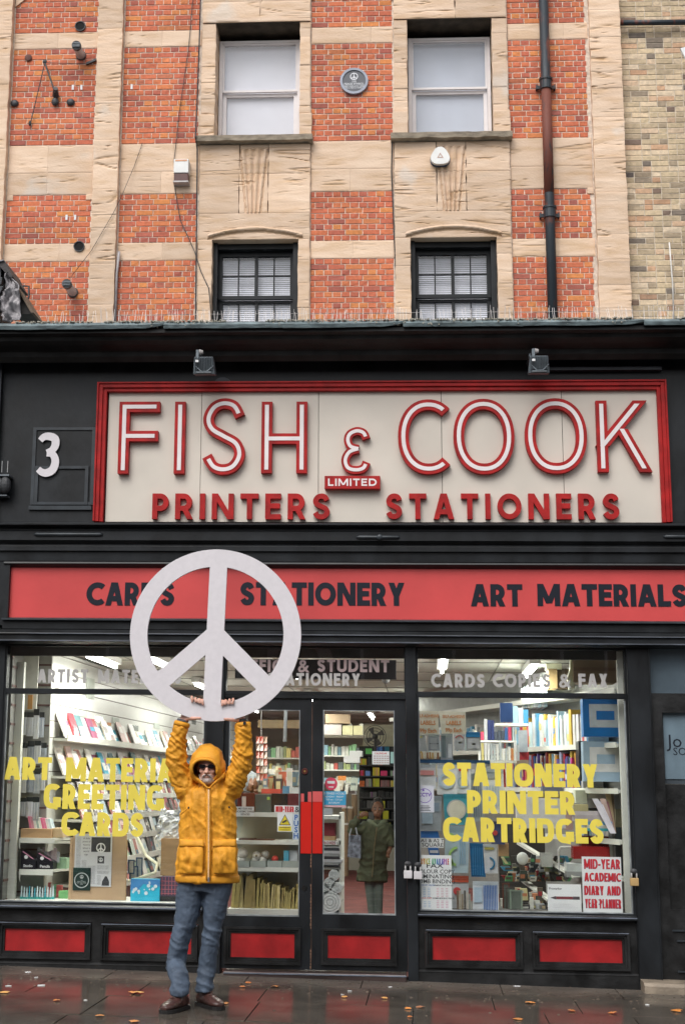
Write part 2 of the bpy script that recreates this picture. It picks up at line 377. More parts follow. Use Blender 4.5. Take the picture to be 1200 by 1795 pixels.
    if ch == '3':
        n_ = [(.08,.86),(.3,.99),(.62,1),(.92,.88),(.94,.70),(.74,.57),(.34,.53)]
        n2 = [(.34,.53),(.78,.50),(1,.34),(.95,.12),(.62,.0),(.28,.0),(.0,.12)]
        f = lambda n_: [(h+x*(W-t), h+y*(H-t)) for x, y in n_]
        return [(cr(f(n_)),'r',1,0),(cr(f(n2)),'r',0,1)]
    if ch == 'e':   # the reversed-three ampersand of the sign
        n_ = [(1,.80),(.86,.95),(.55,1),(.22,.92),(.12,.76),(.26,.60),(.62,.54)]
        n2 = [(.62,.54),(.2,.46),(.0,.26),(.12,.06),(.5,0),(.85,.05),(1,.20)]
        f = lambda n_: [(h+x*(W-t), h+y*(H-t)) for x, y in n_]
        return [(cr(f(n_)),'r',1,0),(cr(f(n2)),'r',0,1)]
    return []
NATW = dict(I=0,F=.52,E=.5,L=.48,H=.68,T=.58,O=.80,C=.68,G=.72,S=.55,D=.68,P=.52,R=.58,A=.70,V=.66,M=.85,N=.70,K=.62,Y=.64,X=.62,U=.66,J=.4,B=.56)
NATW.update({'&': .66, '-': .32, '3': .55, ' ': .34, 'e': .6})
def ribbon(pts, wd, closed=False):
    n = len(pts); L_, Rr = [], []
    for i in range(n):
        a = pts[i-1] if (i > 0 or closed) else pts[i]
        c = pts[(i+1) % n] if (i < n-1 or closed) else pts[i]
        b = pts[i]
        d1 = Vector((b[0]-a[0], b[1]-a[1])); d2 = Vector((c[0]-b[0], c[1]-b[1]))
        if d1.length < 1e-9: d1 = d2
        if d2.length < 1e-9: d2 = d1
        d1.normalize(); d2.normalize(); t = (d1+d2)
        t = t.normalized() if t.length > 1e-6 else d1
        nx = Vector((-t.y, t.x)); k = wd/2/max(.5, nx.dot(Vector((-d1.y, d1.x))))
        L_.append((b[0]+nx.x*k, b[1]+nx.y*k)); Rr.append((b[0]-nx.x*k, b[1]-nx.y*k))
    return L_, Rr
def stroke_mesh(mb, strokes, ox, oz, wd, shorten, y0, y1, mi=0, step=.0003):
    """ribbons of width wd; every stroke sits a hair behind the one before, so that none share a plane"""
    for si, (pts, kind, f0, f1) in enumerate(strokes):
        ya = y0+si*step; pts = [tuple(p) for p in pts]
        def cut(a, b, d):
            L = math.hypot(b[0]-a[0], b[1]-a[1]) or 1; return (a[0]+(b[0]-a[0])*d/L, a[1]+(b[1]-a[1])*d/L)
        if kind == 'd':
            (xa, za), (xb, zb) = pts; ln = math.hypot(xb-xa, zb-za); hw = wd/2*ln/max(1e-6, abs(zb-za)); dz = 1 if zb > za else -1
            if shorten:
                k = (xb-xa)/(zb-za)
                if f0: za += dz*shorten; xa += dz*shorten*k
                if f1: zb -= dz*shorten; xb -= dz*shorten*k
            poly = [(xa-hw, za), (xa+hw, za), (xb+hw, zb), (xb-hw, zb)]
            mb.poly([(ox+p[0], oz+p[1]) for p in poly], ya, y1, mi=mi); continue
        if kind == 'c':
            A, B = ribbon(pts, wd, True)
            n = len(A); vs_ = []; fs = []
            for i in range(n):
                vs_ += [(ox+A[i][0], ya, oz+A[i][1]), (ox+B[i][0], ya, oz+B[i][1]), (ox+A[i][0], y1, oz+A[i][1]), (ox+B[i][0], y1, oz+B[i][1])]
                j = (i+1) % n; a, b = 4*i, 4*j
                fs += [(a, b, b+1, a+1), (a+2, a+3, b+3, b+2), (a, a+2, b+2, b), (a+1, b+1, b+3, a+3)]
            mb.add(vs_, fs, mi); continue
        if shorten:
            for _ in (0,):
                if f0:
                    d = shorten
                    while len(pts) > 2 and math.hypot(pts[1][0]-pts[0][0], pts[1][1]-pts[0][1]) < d:
                        d -= math.hypot(pts[1][0]-pts[0][0], pts[1][1]-pts[0][1]); pts = pts[1:]
                    pts[0] = cut(pts[0], pts[1], d)
                if f1:
                    d = shorten
                    while len(pts) > 2 and math.hypot(pts[-1][0]-pts[-2][0], pts[-1][1]-pts[-2][1]) < d:
                        d -= math.hypot(pts[-1][0]-pts[-2][0], pts[-1][1]-pts[-2][1]); pts = pts[:-1]
                    pts[-1] = cut(pts[-1], pts[-2], d)
        A, B = ribbon(pts, wd); n = len(A); vs_ = []; fs = []
        for i in range(n):
            vs_ += [(ox+A[i][0], ya, oz+A[i][1]), (ox+B[i][0], ya, oz+B[i][1]), (ox+A[i][0], y1, oz+A[i][1]), (ox+B[i][0], y1, oz+B[i][1])]
            if i:
                a, b = 4*i-4, 4*i
                fs += [(a, b, b+1, a+1), (a+2, a+3, b+3, b+2), (a, a+2, b+2, b), (a+1, b+1, b+3, a+3)]
        k = 4*(n-1); fs += [(0, 1, 3, 2), (k, k+2, k+3, k+1)]
        mb.add(vs_, fs, mi)
def layout(text, x0, x1, H, t, gap=.16):
    """letter boxes that fill x0..x1 exactly"""
    nat = [max(NATW.get(c, .6)*H, t if c != ' ' else 0) for c in text]
    gs = gap*H; tot_g = gs*(len(text)-1)
    fixed = sum(t for c in text if c == 'I')
    k = (x1-x0-tot_g-fixed)/max(1e-6, sum(n for n, c in zip(nat, text) if c != 'I'))
    x = x0; out = []
    for c, n in zip(text, nat):
        wd = t if c == 'I' else n*k
        out.append((c, x, wd)); x += wd+gs
    return out
def word(name, text, x0, x1, z0, z1, t, y0, y1, mat_, parent, gap=.16, pw=1.0):
    mb = MB()
    for c, x, wd in layout(text, x0, x1, z1-z0, t, gap):
        if c == '&': btext(name, '&', x+wd/2, z0, (z1-z0)*1.42, y0, mat_, parent, bold=.02)
        elif c != ' ': stroke_mesh(mb, gl(c, wd, z1-z0, t, pw), x, z0, t, 0, y0, y1)
    return link(name, mb, mat_, parent) if mb.v else None
def btext(name, s, x, z, size, y, mat_, parent, sx=1.0, align='CENTER', ang=0, rotz=0, bold=0):
    """small printed words in the built-in face, turned into a mesh sheet"""
    cu = bpy.data.curves.new(name, 'FONT'); cu.body = s; cu.size = size; cu.align_x = align; cu.resolution_u = 2; cu.offset = bold*size
    to = bpy.data.objects.new(name, cu); me = bpy.data.meshes.new_from_object(to)
    bpy.data.objects.remove(to); bpy.data.curves.remove(cu)
    ca, sa = math.cos(ang), math.sin(ang)
    for v in me.vertices:
        a, b = v.co.x*sx, v.co.y
        v.co = (a*ca-b*sa, 0, a*sa+b*ca)
    me.materials.clear(); me.materials.append(mat_)
    o = bpy.data.objects.new(name, me); COL.objects.link(o)
    L = Vector((x, y, z))
    if parent: o.parent = parent; o.location = L-wloc(parent)
    else: o.location = L
    return o

# ================================================================== ground
def slab(px0, px1, y0, y1, dz, mt, parent, rs):
    mb = MB(); x0, x1 = px0+.004, px1-.004; y0 += .004; y1 -= .004
    t = [rs.uniform(-.0025, .0025) for _ in range(4)]
    n = 4; xs = [x0+(x1-x0)*i/n for i in range(n+1)]
    vs_ = [(x0,y0,gz(x0)+t[0]+dz),(x1,y0,gz(x1)+t[1]+dz),(x1,y1,gz(x1)+t[2]+dz),(x0,y1,gz(x0)+t[3]+dz)]
    vs_ += [(a,b,c-.045) for a, b, c in vs_]
    mb.add(vs_, [(0,1,2,3),(4,7,6,5),(0,4,5,1),(1,5,6,2),(2,6,7,3),(3,7,4,0)])
    return link('paving_slab', mb, mt, parent)
def wet_mat(name, c0, c1, rlo, rhi):
    mt = bpy.data.materials.new(name); n, b = nodes(mt); N = n.nodes; L = n.links
    ge = N.new('ShaderNodeNewGeometry'); nz = N.new('ShaderNodeTexNoise'); nz.inputs['Scale'].default_value = 2.2; nz.inputs['Detail'].default_value = 8; nz.inputs['Roughness'].default_value = .62
    L.new(ge.outputs['Position'], nz.inputs['Vector'])
    rp = N.new('ShaderNodeValToRGB'); rp.color_ramp.elements[0].position = .35; rp.color_ramp.elements[0].color = (*c0, 1)
    rp.color_ramp.elements[1].position = .68; rp.color_ramp.elements[1].color = (*c1, 1); L.new(nz.outputs['Fac'], rp.inputs[0])
    # gum spots and grit
    vo = N.new('ShaderNodeTexVoronoi'); vo.inputs['Scale'].default_value = 9; L.new(ge.outputs['Position'], vo.inputs['Vector'])
    lt = N.new('ShaderNodeMath'); lt.operation = 'LESS_THAN'; lt.inputs[1].default_value = .11; L.new(vo.outputs['Distance'], lt.inputs[0])
    v2 = N.new('ShaderNodeTexNoise'); v2.inputs['Scale'].default_value = 130; v2.inputs['Detail'].default_value = 3; L.new(ge.outputs['Position'], v2.inputs['Vector'])
    m2 = N.new('ShaderNodeMapRange'); m2.inputs[1].default_value = .3; m2.inputs[2].default_value = .7; m2.inputs[3].default_value = .7; m2.inputs[4].default_value = 1.35; L.new(v2.outputs['Fac'], m2.inputs[0])
    sc_ = N.new('ShaderNodeVectorMath'); sc_.operation = 'SCALE'; L.new(rp.outputs[0], sc_.inputs[0]); L.new(m2.outputs[0], sc_.inputs['Scale'])
    mx = N.new('ShaderNodeMixRGB'); mx.inputs[2].default_value = (.022,.021,.02,1); mg = N.new('ShaderNodeMath'); mg.operation = 'MULTIPLY'; mg.inputs[1].default_value = .6
    L.new(lt.outputs[0], mg.inputs[0]); L.new(mg.outputs[0], mx.inputs[0]); L.new(sc_.outputs[0], mx.inputs[1]); L.new(mx.outputs[0], b.inputs['Base Color'])
    n3 = N.new('ShaderNodeTexNoise'); n3.inputs['Scale'].default_value = 1.3; n3.inputs['Detail'].default_value = 5; L.new(ge.outputs['Position'], n3.inputs['Vector'])
    mr = N.new('ShaderNodeMapRange'); mr.inputs[1].default_value = .38; mr.inputs[2].default_value = .62; mr.inputs[3].default_value = rlo; mr.inputs[4].default_value = rhi
    # wetter away from the shop wall, where the eaves do not keep the rain off
    sx = N.new('ShaderNodeSeparateXYZ'); L.new(ge.outputs['Position'], sx.inputs[0])
    my = N.new('ShaderNodeMapRange'); my.inputs[1].default_value = -.75; my.inputs[2].default_value = -.15; my.inputs[3].default_value = 0; my.inputs[4].default_value = .45; L.new(sx.outputs[1], my.inputs[0])
    L.new(n3.outputs['Fac'], mr.inputs[0]); a2 = N.new('ShaderNodeMath'); a2.operation = 'ADD'; a2.use_clamp = True; L.new(mr.outputs[0], a2.inputs[0]); L.new(my.outputs[0], a2.inputs[1])
    L.new(a2.outputs[0], b.inputs['Roughness']); b.inputs['Specular IOR Level'].default_value = .5
    b.inputs['Coat Weight'].default_value = .0
    bp = N.new('ShaderNodeBump'); bp.inputs['Strength'].default_value = .12; bp.inputs['Distance'].default_value = .003
    L.new(v2.outputs['Fac'], bp.inputs['Height']); L.new(bp.outputs[0], b.inputs['Normal'])
    return mt
M_PAVE = wet_mat('wet_york_stone', (.050,.043,.036), (.112,.095,.078), .05, .16)
M_ASPH = wet_mat('wet_asphalt', (.03,.03,.032), (.06,.06,.06), .12, .3)
mb = MB(); mb.add([(-300,-300,-.26),(300,-300,-.26),(300,300,-.26),(-300,300,-.26)], [(0,1,2,3)])
link('road', mb, M_ASPH, kind='structure')
pave = MB(); pave.add([(-12,-4.2,gz(-12)-.03),(9,-4.2,gz(9)-.03),(9,.3,gz(9)-.03),(-12,.3,gz(-12)-.03),
  (-12,-4.2,-.3),(9,-4.2,-.3),(9,.3,-.3),(-12,.3,-.3)], [(0,1,2,3),(0,4,5,1),(3,2,6,7),(0,3,7,4),(1,5,6,2)])
pv = link('pavement', pave, pm('pavement_bed', (.05,.045,.04), .8, .3, 12), kind='structure')
rs = random.Random(3)
ys = [0.02, -.62, -1.42, -2.3, -3.2, -4.0]
for i in range(5):
    x = -7.5+rs.uniform(0,.5)
    while x < 5:
        wd = rs.choice([.62,.78,.92,1.1])
        slab(x, x+wd, ys[i+1], ys[i], 0, M_PAVE, pv, rs); x += wd
kb = MB(); kb.box(-12, 9, -4.32, -4.2, -.3, -.02)
link('kerb', kb, pm('granite_kerb', (.16,.155,.15), .4, .3, 30, bump=.2), kind='structure')

# ================================================================== old brick building behind
YW = 5.0
def fx(px, py=160): return at(px, py, YW)[0]
old = thing('brick_building', 'tall old building of orange red brick banded with pale sandstone, above the black shop', 'building', (0, YW, 0))
nb = thing('brick_building', 'yellow grey stock brick building at the right edge, beyond the last sandstone pilaster', 'building', (3.4, YW, 0))
XA0, XA1 = -5.40, -4.265       # brick column A
XB0, XB1 = -3.91, -2.87
XC0, XC1 = -1.42, -.345
XD0, XD1 = 1.145, 2.19
XR1 = 2.60
ZT = 13.0
core = MB(); core.box(-8.5, 2.6, YW+.45, YW+6, 4.6, ZT+1)
link('wall', core, M_MORTAR, old)
mort = MB()
for a, b in ((XA0, XA1), (XB0, XB1), (XC0, XC1), (XD0, XD1), (-8.4, -5.7)):
    mort.box(a-.05, b+.05, YW+.0075, YW+.40, 4.7, ZT)
link('mortar_bed', mort, M_MORTAR, old)
# brick variants
def brick_mesh(nm, L, H, D, rs, chip):
    mb = MB(); j = lambda s=.0016: rs.uniform(-s, s)
    e = .004
    vs_ = []
    for y, q in ((0, e), (e, 0), (D, 0)):
        vs_ += [(-L/2+q+j(), y+j(.0008), q+j()), (L/2-q+j(), y+j(.0008), q+j()), (L/2-q+j(), y+j(.0008), H-q+j()), (-L/2+q+j(), y+j(.0008), H-q+j())]
    if chip: v = list(vs_[chip]); v[0] *= .93; v[1] += .006; v[2] += .004; vs_[chip] = tuple(v)
    fs = [(0,1,2,3)]
    for k in (0, 4):
        for i in range(4): fs.append((k+i, k+4+i, k+4+(i+1) % 4, k+(i+1) % 4))
    me = bpy.data.meshes.new(nm); me.from_pydata(vs_, [], fs)
    bm = bmesh.new(); bm.from_mesh(me); bmesh.ops.recalc_face_normals(bm, faces=bm.faces); bm.to_mesh(me); bm.free()
    return me, vs_, fs
rs = random.Random(11)
BL, BH, BC = .213, .0655, .0745
def variants(mt, tagn):
    V = {}
    for kind, L in (('s', BL), ('h', .1015), ('q', .05), ('t', .158)):
        V[kind] = []
        for i in range(6):
            me, v, f = brick_mesh('brick_'+tagn, L, BH, .03, rs, (i if i < 3 else 0)); me.materials.append(mt); V[kind].append((me, v, f))
    return V
VR = variants(M_RED, 'red'); VS = variants(M_STOCK, 'stock')
LEN = dict(s=BL, h=.1015, q=.05, t=.158)
def lay(x0, x1, z0, z1, first, rs, bond='english'):
    """list of (kind, xc, z)"""
    n = max(1, round((z1-z0)/BC)); c = (z1-z0)/n; out = []
    for i in range(n):
        z = z0+c*i+.0045
        if bond == 'english': st = (i+first) % 2 == 0; seq = ['s'] if st else ['h']
        else: seq = rs.choice([['s','h'],['s','s','h'],['h','s']]); st = i % 2 == 0
        x = x0+.003; k = 0
        if bond == 'english' and not st: out.append(('q', x+.025, z, rs)); x += .061
        elif bond != 'english': x += rs.choice([0, .0])
        while x < x1-.04:
            kd = seq[k % len(seq)]; k += 1
            L = LEN[kd]
            if x+L > x1-.002:
                rem = x1-.004-x
                kd = 't' if rem > .15 else ('h' if rem > .095 else ('q' if rem > .045 else None))
                if not kd: break
                L = LEN[kd]
            out.append((kd, x+L/2, z)); x += L+.0105
            if kd != seq[(k-1) % len(seq)]: break
    return [(o[0], o[1], o[2]) for o in out]
BZ = [(7.0, 8.108), (8.352, 9.022), (9.722, 11.10), (11.335, ZT)]
allb = []
for ci, (a, b) in enumerate(((XA0, XA1), (XB0, XB1), (XC0, XC1), (XD0, XD1))):
    for zi, (z0, z1) in enumerate(BZ):
        a2 = a+.035 if ci != 2 else a; b2 = b-.03 if ci != 2 else b
        allb += lay(a, b, z0, z1, 1 if round((z1-z0)/BC) % 2 else 0, rs)
vis = [b for b in allb if 7.3 < b[2] < 11.8 and (b[1] > -5.35)]
# the nearest (lowest) stretchers show largest: those are single parts
big = sorted([b for b in vis if b[0] == 's'], key=lambda b: b[2])[:300]
bigset = set(big)
def put_bricks(bricks, V, parent):
    for kd, x, z in bricks:
        me = rs.choice(V[kd])[0]
        o = bpy.data.objects.new('brick', me); COL.objects.link(o); o.parent = parent
        o.location = Vector((x, YW+rs.uniform(-.0018, .0018), z))-wloc(parent)
def stuff_bricks(bricks, V, parent, mt):
    mb = MB()
    for kd, x, z in bricks:
        _, v, f = rs.choice(V[kd]); dy = YW+rs.uniform(-.0018, .0018)
        mb.add([(p[0]+x, p[1]+dy, p[2]+z) for p in v], f)
    return link('brick', mb, mt, parent, kind='stuff')
put_bricks(big, VR, old); stuff_bricks([b for b in allb if b not in bigset], VR, old, M_RED)
# neighbour
nm_ = MB(); nm_.box(XR1+.0, 9, YW+.0685, YW+6, 4.6, ZT+1)
link('mortar_bed', nm_, M_MORTARG, nb)
sb = [(k, x, z) for k, x, z in lay(XR1+.01, 4.1, 6.95, ZT, 0, rs, 'random')]
visn = sorted([b for b in sb if 7.3 < b[2] < 11.8 and b[1] < 3.4 and b[0] in 'st'], key=lambda b: b[2])[:300]
vset = set(visn)
def shift(me_list): pass
_YW = YW; YW = 5.062
put_bricks(visn, VS, nb); stuff_bricks([b for b in sb if b not in vset], VS, nb, M_STOCK)
YW = _YW

# -------- sandstone
def relief(x, z, seed, amp, vert=0.0):
    wv = noise.noise(Vector((x*1.4, z*1.4, seed)))*.5
    s1 = noise.noise(Vector((x*1.8+seed, (z+wv*.10)*13, seed*.3)))
    s2 = noise.noise(Vector((x*5.0-seed, (z+wv*.05)*34, seed*.7)))
    b = noise.noise(Vector((x*6+3, z*6, seed)))
    h = .5*s1+.28*s2+.35*b
    c = noise.noise(Vector((x*.62+9, (z+wv*.10)*8, seed+5)))
    g = noise.noise(Vector((x*2.6, z*2.2, seed+17)))
    k = max(0.0, 1-abs(c)/.05)*max(0.0, min(1.0, (g-.02)*5))
    c2 = noise.noise(Vector((x*.8-4, (z+wv*.08)*17, seed+8)))
    g2 = noise.noise(Vector((x*2.1+7, z*3, seed+23)))
    k2 = max(0.0, 1-abs(c2)/.06)*max(0.0, min(1.0, (g2-.02)*5))
    return -amp*h*.6+amp*1.5*k+amp*.7*k2, min(1.0, .62*k+.30*k2+max(0, -s1-.30)*.35)
def stone(x0, x1, z0, z1, yf, yb, parent, amp=.007, res=.017, name='stone_block', edge=.003, carve=None, mt=None):
    nx = max(2, int((x1-x0)/res)); nz = max(2, int((z1-z0)/res))
    mb = MB(); cr_ = []; sd_ = rnd.random()*20*0+3.3
    for j in range(nz+1):
        for i in range(nx+1):
            x = x0+(x1-x0)*i/nx; z = z0+(z1-z0)*j/nz
            d, c = relief(x, z, sd_, amp)
            ed = min(i, nx-i, j, nz-j)
            y = yf+d+ (edge if ed == 0 else 0)
            if carve:
                dd, cc = carve(x, z); y += dd; c = max(c, cc)
            jx = 0
            if i in (0, nx) and amp > .006: jx = (noise.noise(Vector((x*3, z*9, 2.2)))*.010)*(1 if i == 0 else -1)+.002*(1 if i == 0 else -1)
            mb.v.append((x+jx, y, z)); cr_.append(c)
    W_ = nx+1
    for j in range(nz):
        for i in range(nx):
            a = j*W_+i; mb.f.append((a, a+1, a+W_+1, a+W_)); mb.m.append(0)
    # rim to the back
    rim = [i for i in range(W_)]+[j*W_+nx for j in range(1, nz+1)]+[nz*W_+i for i in range(nx-1, -1, -1)]+[j*W_ for j in range(nz-1, 0, -1)]
    n0 = len(mb.v)
    for r_ in rim: v = mb.v[r_]; mb.v.append((v[0], yb, v[2])); cr_.append(.2)
    L = len(rim)
    for k in range(L): mb.f.append((rim[k], n0+k, n0+(k+1) % L, rim[(k+1) % L])); mb.m.append(0)
    mb.a['crack'] = cr_
    return link(name, mb, mt or M_STONE, parent, smooth=False)
def stack(x0, x1, z0, z1, yf, yb, parent, lo, hi, **k):
    z = z0
    while z < z1-.02:
        h = rnd.uniform(lo, hi)
        if z1-(z+h) < lo*.7: h = z1-z
        stone(x0, x1, z, z+h-.0015, yf+rnd.uniform(-.004, .004), yb, parent, **k); z += h
def course(x0, x1, z0, z1, yf, yb, parent, lo, hi, **k):
    x = x0
    while x < x1-.02:
        L = rnd.uniform(lo, hi)
        if x1-(x+L) < lo*.6: L = x1-x
        stone(x, x+L-.0015, z0, z1, yf, yb, parent, **k); x += L
# pilasters
stack(-5.78, XA0-.012, 7.0, ZT, YW-.10, YW+.2, old, .35, .7)
stack(XA1+.012, XB0-.012, 7.0, ZT, YW-.09, YW+.2, old, .3, .62, amp=.010)
stack(XD1+.010, XR1, 7.0, ZT, YW-.09, YW+.2, old, .3, .6, amp=.012)
# bands between the brick panels
for a, b in ((XA0, XA1), (XB0, XB1), (XC0, XC1), (XD0, XD1)):
    for z0, z1 in ((8.114, 8.346), (11.106, 11.329)):
        course(a+.004, b-.004, z0, z1, YW-.004, YW+.2, old, .45, .8, amp=.005)
    course(a+.004, b-.004, 9.028, 9.33, YW-.004, YW+.2, old, .5, .8, amp=.006)
    course(a+.004, b-.004, 9.334, 9.716, YW-.004, YW+.2, old, .5, .9, amp=.006)

# -------- window bays of sandstone
def bay(xl, xr, ox0, ox1, lx0, lx1, kx, lab):
    yf, yb = YW-.045, YW+.40
    cz = 8.37                                 # head of the lower opening
    # jambs beside the lower window
    stack(xl, lx0, 7.0, cz-.002, yf, yb, old, .28, .45, amp=.007)
    stack(lx1, xr, 7.0, cz-.002, yf, yb, old, .28, .45, amp=.007)
    # spandrel field with an arched hood mould and carved flutes
    cxm = (lx0+lx1)/2; hw = (lx1-lx0)/2+.05
    def carve(x, z):
        dd = cc = 0
        u = (x-cxm)/hw
        if abs(u) < 1.02:
            za = cz+.045+.095*(1-u*u)
            d = z-za
            if abs(d) < .022: dd -= .022*(1-abs(d)/.022)**.5
            elif -.055 < d <= -.022: dd += .018; cc = .45
            elif d < -.03: dd += .012
        # tapering carved flutes
        t = (z-8.72)/(9.60-8.72)
        if 0 < t < 1:
            wv_ = .085+.085*t
            q = abs(x-kx)
            if q < wv_: dd += .016*math.cos(q/wv_*math.pi*3.5); cc = max(cc, .3 if q > wv_*.2 and q < wv_*.35 else 0)
            elif q < wv_+.02: dd += .012; cc = .25
        return dd, cc
    xs_ = [xl, kx-.25, kx+.25, xr]
    stone(xl, xr, cz+.0, 8.72, yf, yb, old, carve=carve, res=.011, amp=.008)
    for a, b in ((xl, kx-.19), (kx-.186, kx+.186), (kx+.19, xr)):
        stone(a, b, 8.724, 9.26, yf, yb, old, carve=carve, amp=.010, res=.013)
        stone(a, b, 9.264, 9.672, yf, yb, old, carve=carve, amp=.009, res=.013)
    # sill of the upper window
    s = MB(); n = 40; x0, x1 = xl-.045, xr+.035; 
    for i in range(n+1):
        x = x0+(x1-x0)*i/n; e = noise.noise(Vector((x*5, 1, 4)))*.012+ (.03*max(0, (i/n-.75)/.25)*noise.noise(Vector((x*9, 7, 4))) )
        j = noise.noise(Vector((x*8, 3, 4)))*.010
        s.v += [(x, yf-.10+j, 9.682+e*1.2), (x, yf-.11+j, 9.752+e*.4), (x, yf+.1, 9.778), (x, yf+.3, 9.778), (x, yf+.3, 9.676)]
    for i in range(n):
        for k in range(5): a = i*5+k; b = i*5+(k+1) % 5; s.f.append((a, b, b+5, a+5)); s.m.append(0)
    s.f += [(0,1,2,3,4), tuple(n*5+k for k in (4,3,2,1,0))]; s.m += [0, 0]
    link('window_sill', s, M_SILL, old)
    # jambs beside the upper window: base block proud, bulging shafts above
    for a, b in ((xl, ox0), (ox1, xr)):
        stone(a-.02 if a == xl else a, b if a == xl else b+.02, 9.782, 10.09, yf-.025, yb, old, amp=.008)
        z = 10.094
        for h in (.33, .36, .40, .26):
            z1 = min(z+h, 11.40)
            if z1-z > .05: stone(a, b, z, z1-.004, yf+rnd.uniform(-.004, .008), yb, old, amp=.008)
            z = z1
    course(xl, xr, 11.41, 11.70, yf-.01, yb, old, .7, .9, amp=.007)
    sf = MB(); sf.box(ox0+.002, ox1-.002, yf+.012, yb-.02, 11.398, 11.4085); link('lintel_soffit', sf, pm('dark_brown_soffit', (.060,.048,.036), .95, .4, 6, bump=.4), old)  # thin dark brown slab under the lintel
    course(xl, xr, 11.704, 12.3, yf, yb, old, .45, .8, amp=.007)
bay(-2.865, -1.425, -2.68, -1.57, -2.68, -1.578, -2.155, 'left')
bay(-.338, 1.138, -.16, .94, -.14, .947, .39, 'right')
# small kneeler stones stepping into the brick beside the bays and pilasters
for x0, x1 in ((XA0, XA0+.085), (XA1-.085, XA1), (XC0, XC0+.0001), (XD1-.08, XD1)):
    if x1-x0 > .01: stone(x0, x1, 9.022-.072, 9.03, YW-.012, YW+.1, old, amp=.003, res=.02)
for x0 in (XA0, XD0, XC0):
    mb = MB(); mb.poly([(x0, 11.72), (x0+.16, 11.86), (x0+.05, 12.0), (x0, 12.0)], YW-.02, YW+.1); mb.a['crack'] = [.1]*len(mb.v)
    link('stone_block', mb, M_STONE, old)
mb = MB(); mb.poly([(XC1-.16, 11.9), (XC1, 11.70), (XC1, 12.0), (XC1-.2, 12.0)], YW-.02, YW+.1); mb.a['crack'] = [.1]*len(mb.v)
link('stone_block', mb, M_STONE, old)
# the mortar core behind the bays, leaving the openings free
mb = MB()
for a, b, o0, o1, l0, l1 in ((-2.87, -1.42, -2.68, -1.57, -2.68, -1.578), (-.345, 1.145, -.16, .94, -.14, .947)):
    mb.box(a, l0-.01, YW+.02, YW+.42, 5, 9.66); mb.box(l1+.01, b, YW+.02, YW+.42, 5, 9.66); mb.box(l0-.01, l1+.01, YW+.02, YW+.42, 8.42, 9.66)
link('wall', mb, M_MORTAR, old)

# -------- upper sash windows
M_BLIND = pm('roller_blind', (.68,.68,.73), .8, .03, 3)
M_BLIND2 = pm('net_curtain', (.50,.53,.60), .85, .04, 3)
M_PANEG = glass_mat('upper_glass', tint=(.98,.985,.99), rough=.05)
def sash(x0, x1, z0, z1, bl, lab):
    y = YW+.24
    f = MB(); f.frame(x0, x1, z0, z1, .045, .045, .03, .035, y, y+.12)
    w_ = link('window', f, M_WFRAME, old, label=lab)
    zm = (z0+z1)/2+.02
    s = MB(); s.frame(x0+.047, x1-.047, zm+.002, z1-.037, .022, .022, .028, .02, y+.012, y+.05); link('sash', s, M_WFRAME, w_)
    s = MB(); s.frame(x0+.047, x1-.047, z0+.032, zm-.002, .05, .05, .03, .045, y+.055, y+.10); link('sash', s, M_WFRAME, w_)
    g = MB(); g.box(x0+.068, x1-.068, y+.028, y+.033, zm+.03, z1-.056); link('pane', g, M_PANEG, w_)
    g = MB(); g.box(x0+.096, x1-.096, y+.075, y+.08, z0+.06, zm-.046); link('pane', g, M_PANEG, w_)
    b = MB(); n = 60; W0 = x0+.05; W1 = x1-.05
    for i in range(n+1):
        x = W0+(W1-W0)*i/n; yy = y+.112+.0008*math.sin(i*.5)
        b.v += [(x, yy, z0+.03), (x, yy, z1-.03)]
    for i in range(n): b.f.append((2*i, 2*i+2, 2*i+3, 2*i+1)); b.m.append(0)
    link('blind', b, bl, w_)
    d = MB(); d.box(x0-.2, x1+.2, y+.2, y+.22, z0-.1, z1+.3); link('wall', d, M_BLACK2, old)
    return w_
sash(-2.672, -1.58, 9.778, 11.30, M_BLIND, 'white sash window with pale roller blind')
sash(-.152, .93, 9.778, 11.29, M_BLIND2, 'white sash window with greyer net curtain')
M_SLATB = pm('venetian_blind', (.80,.80,.86), .6, .04, 3)
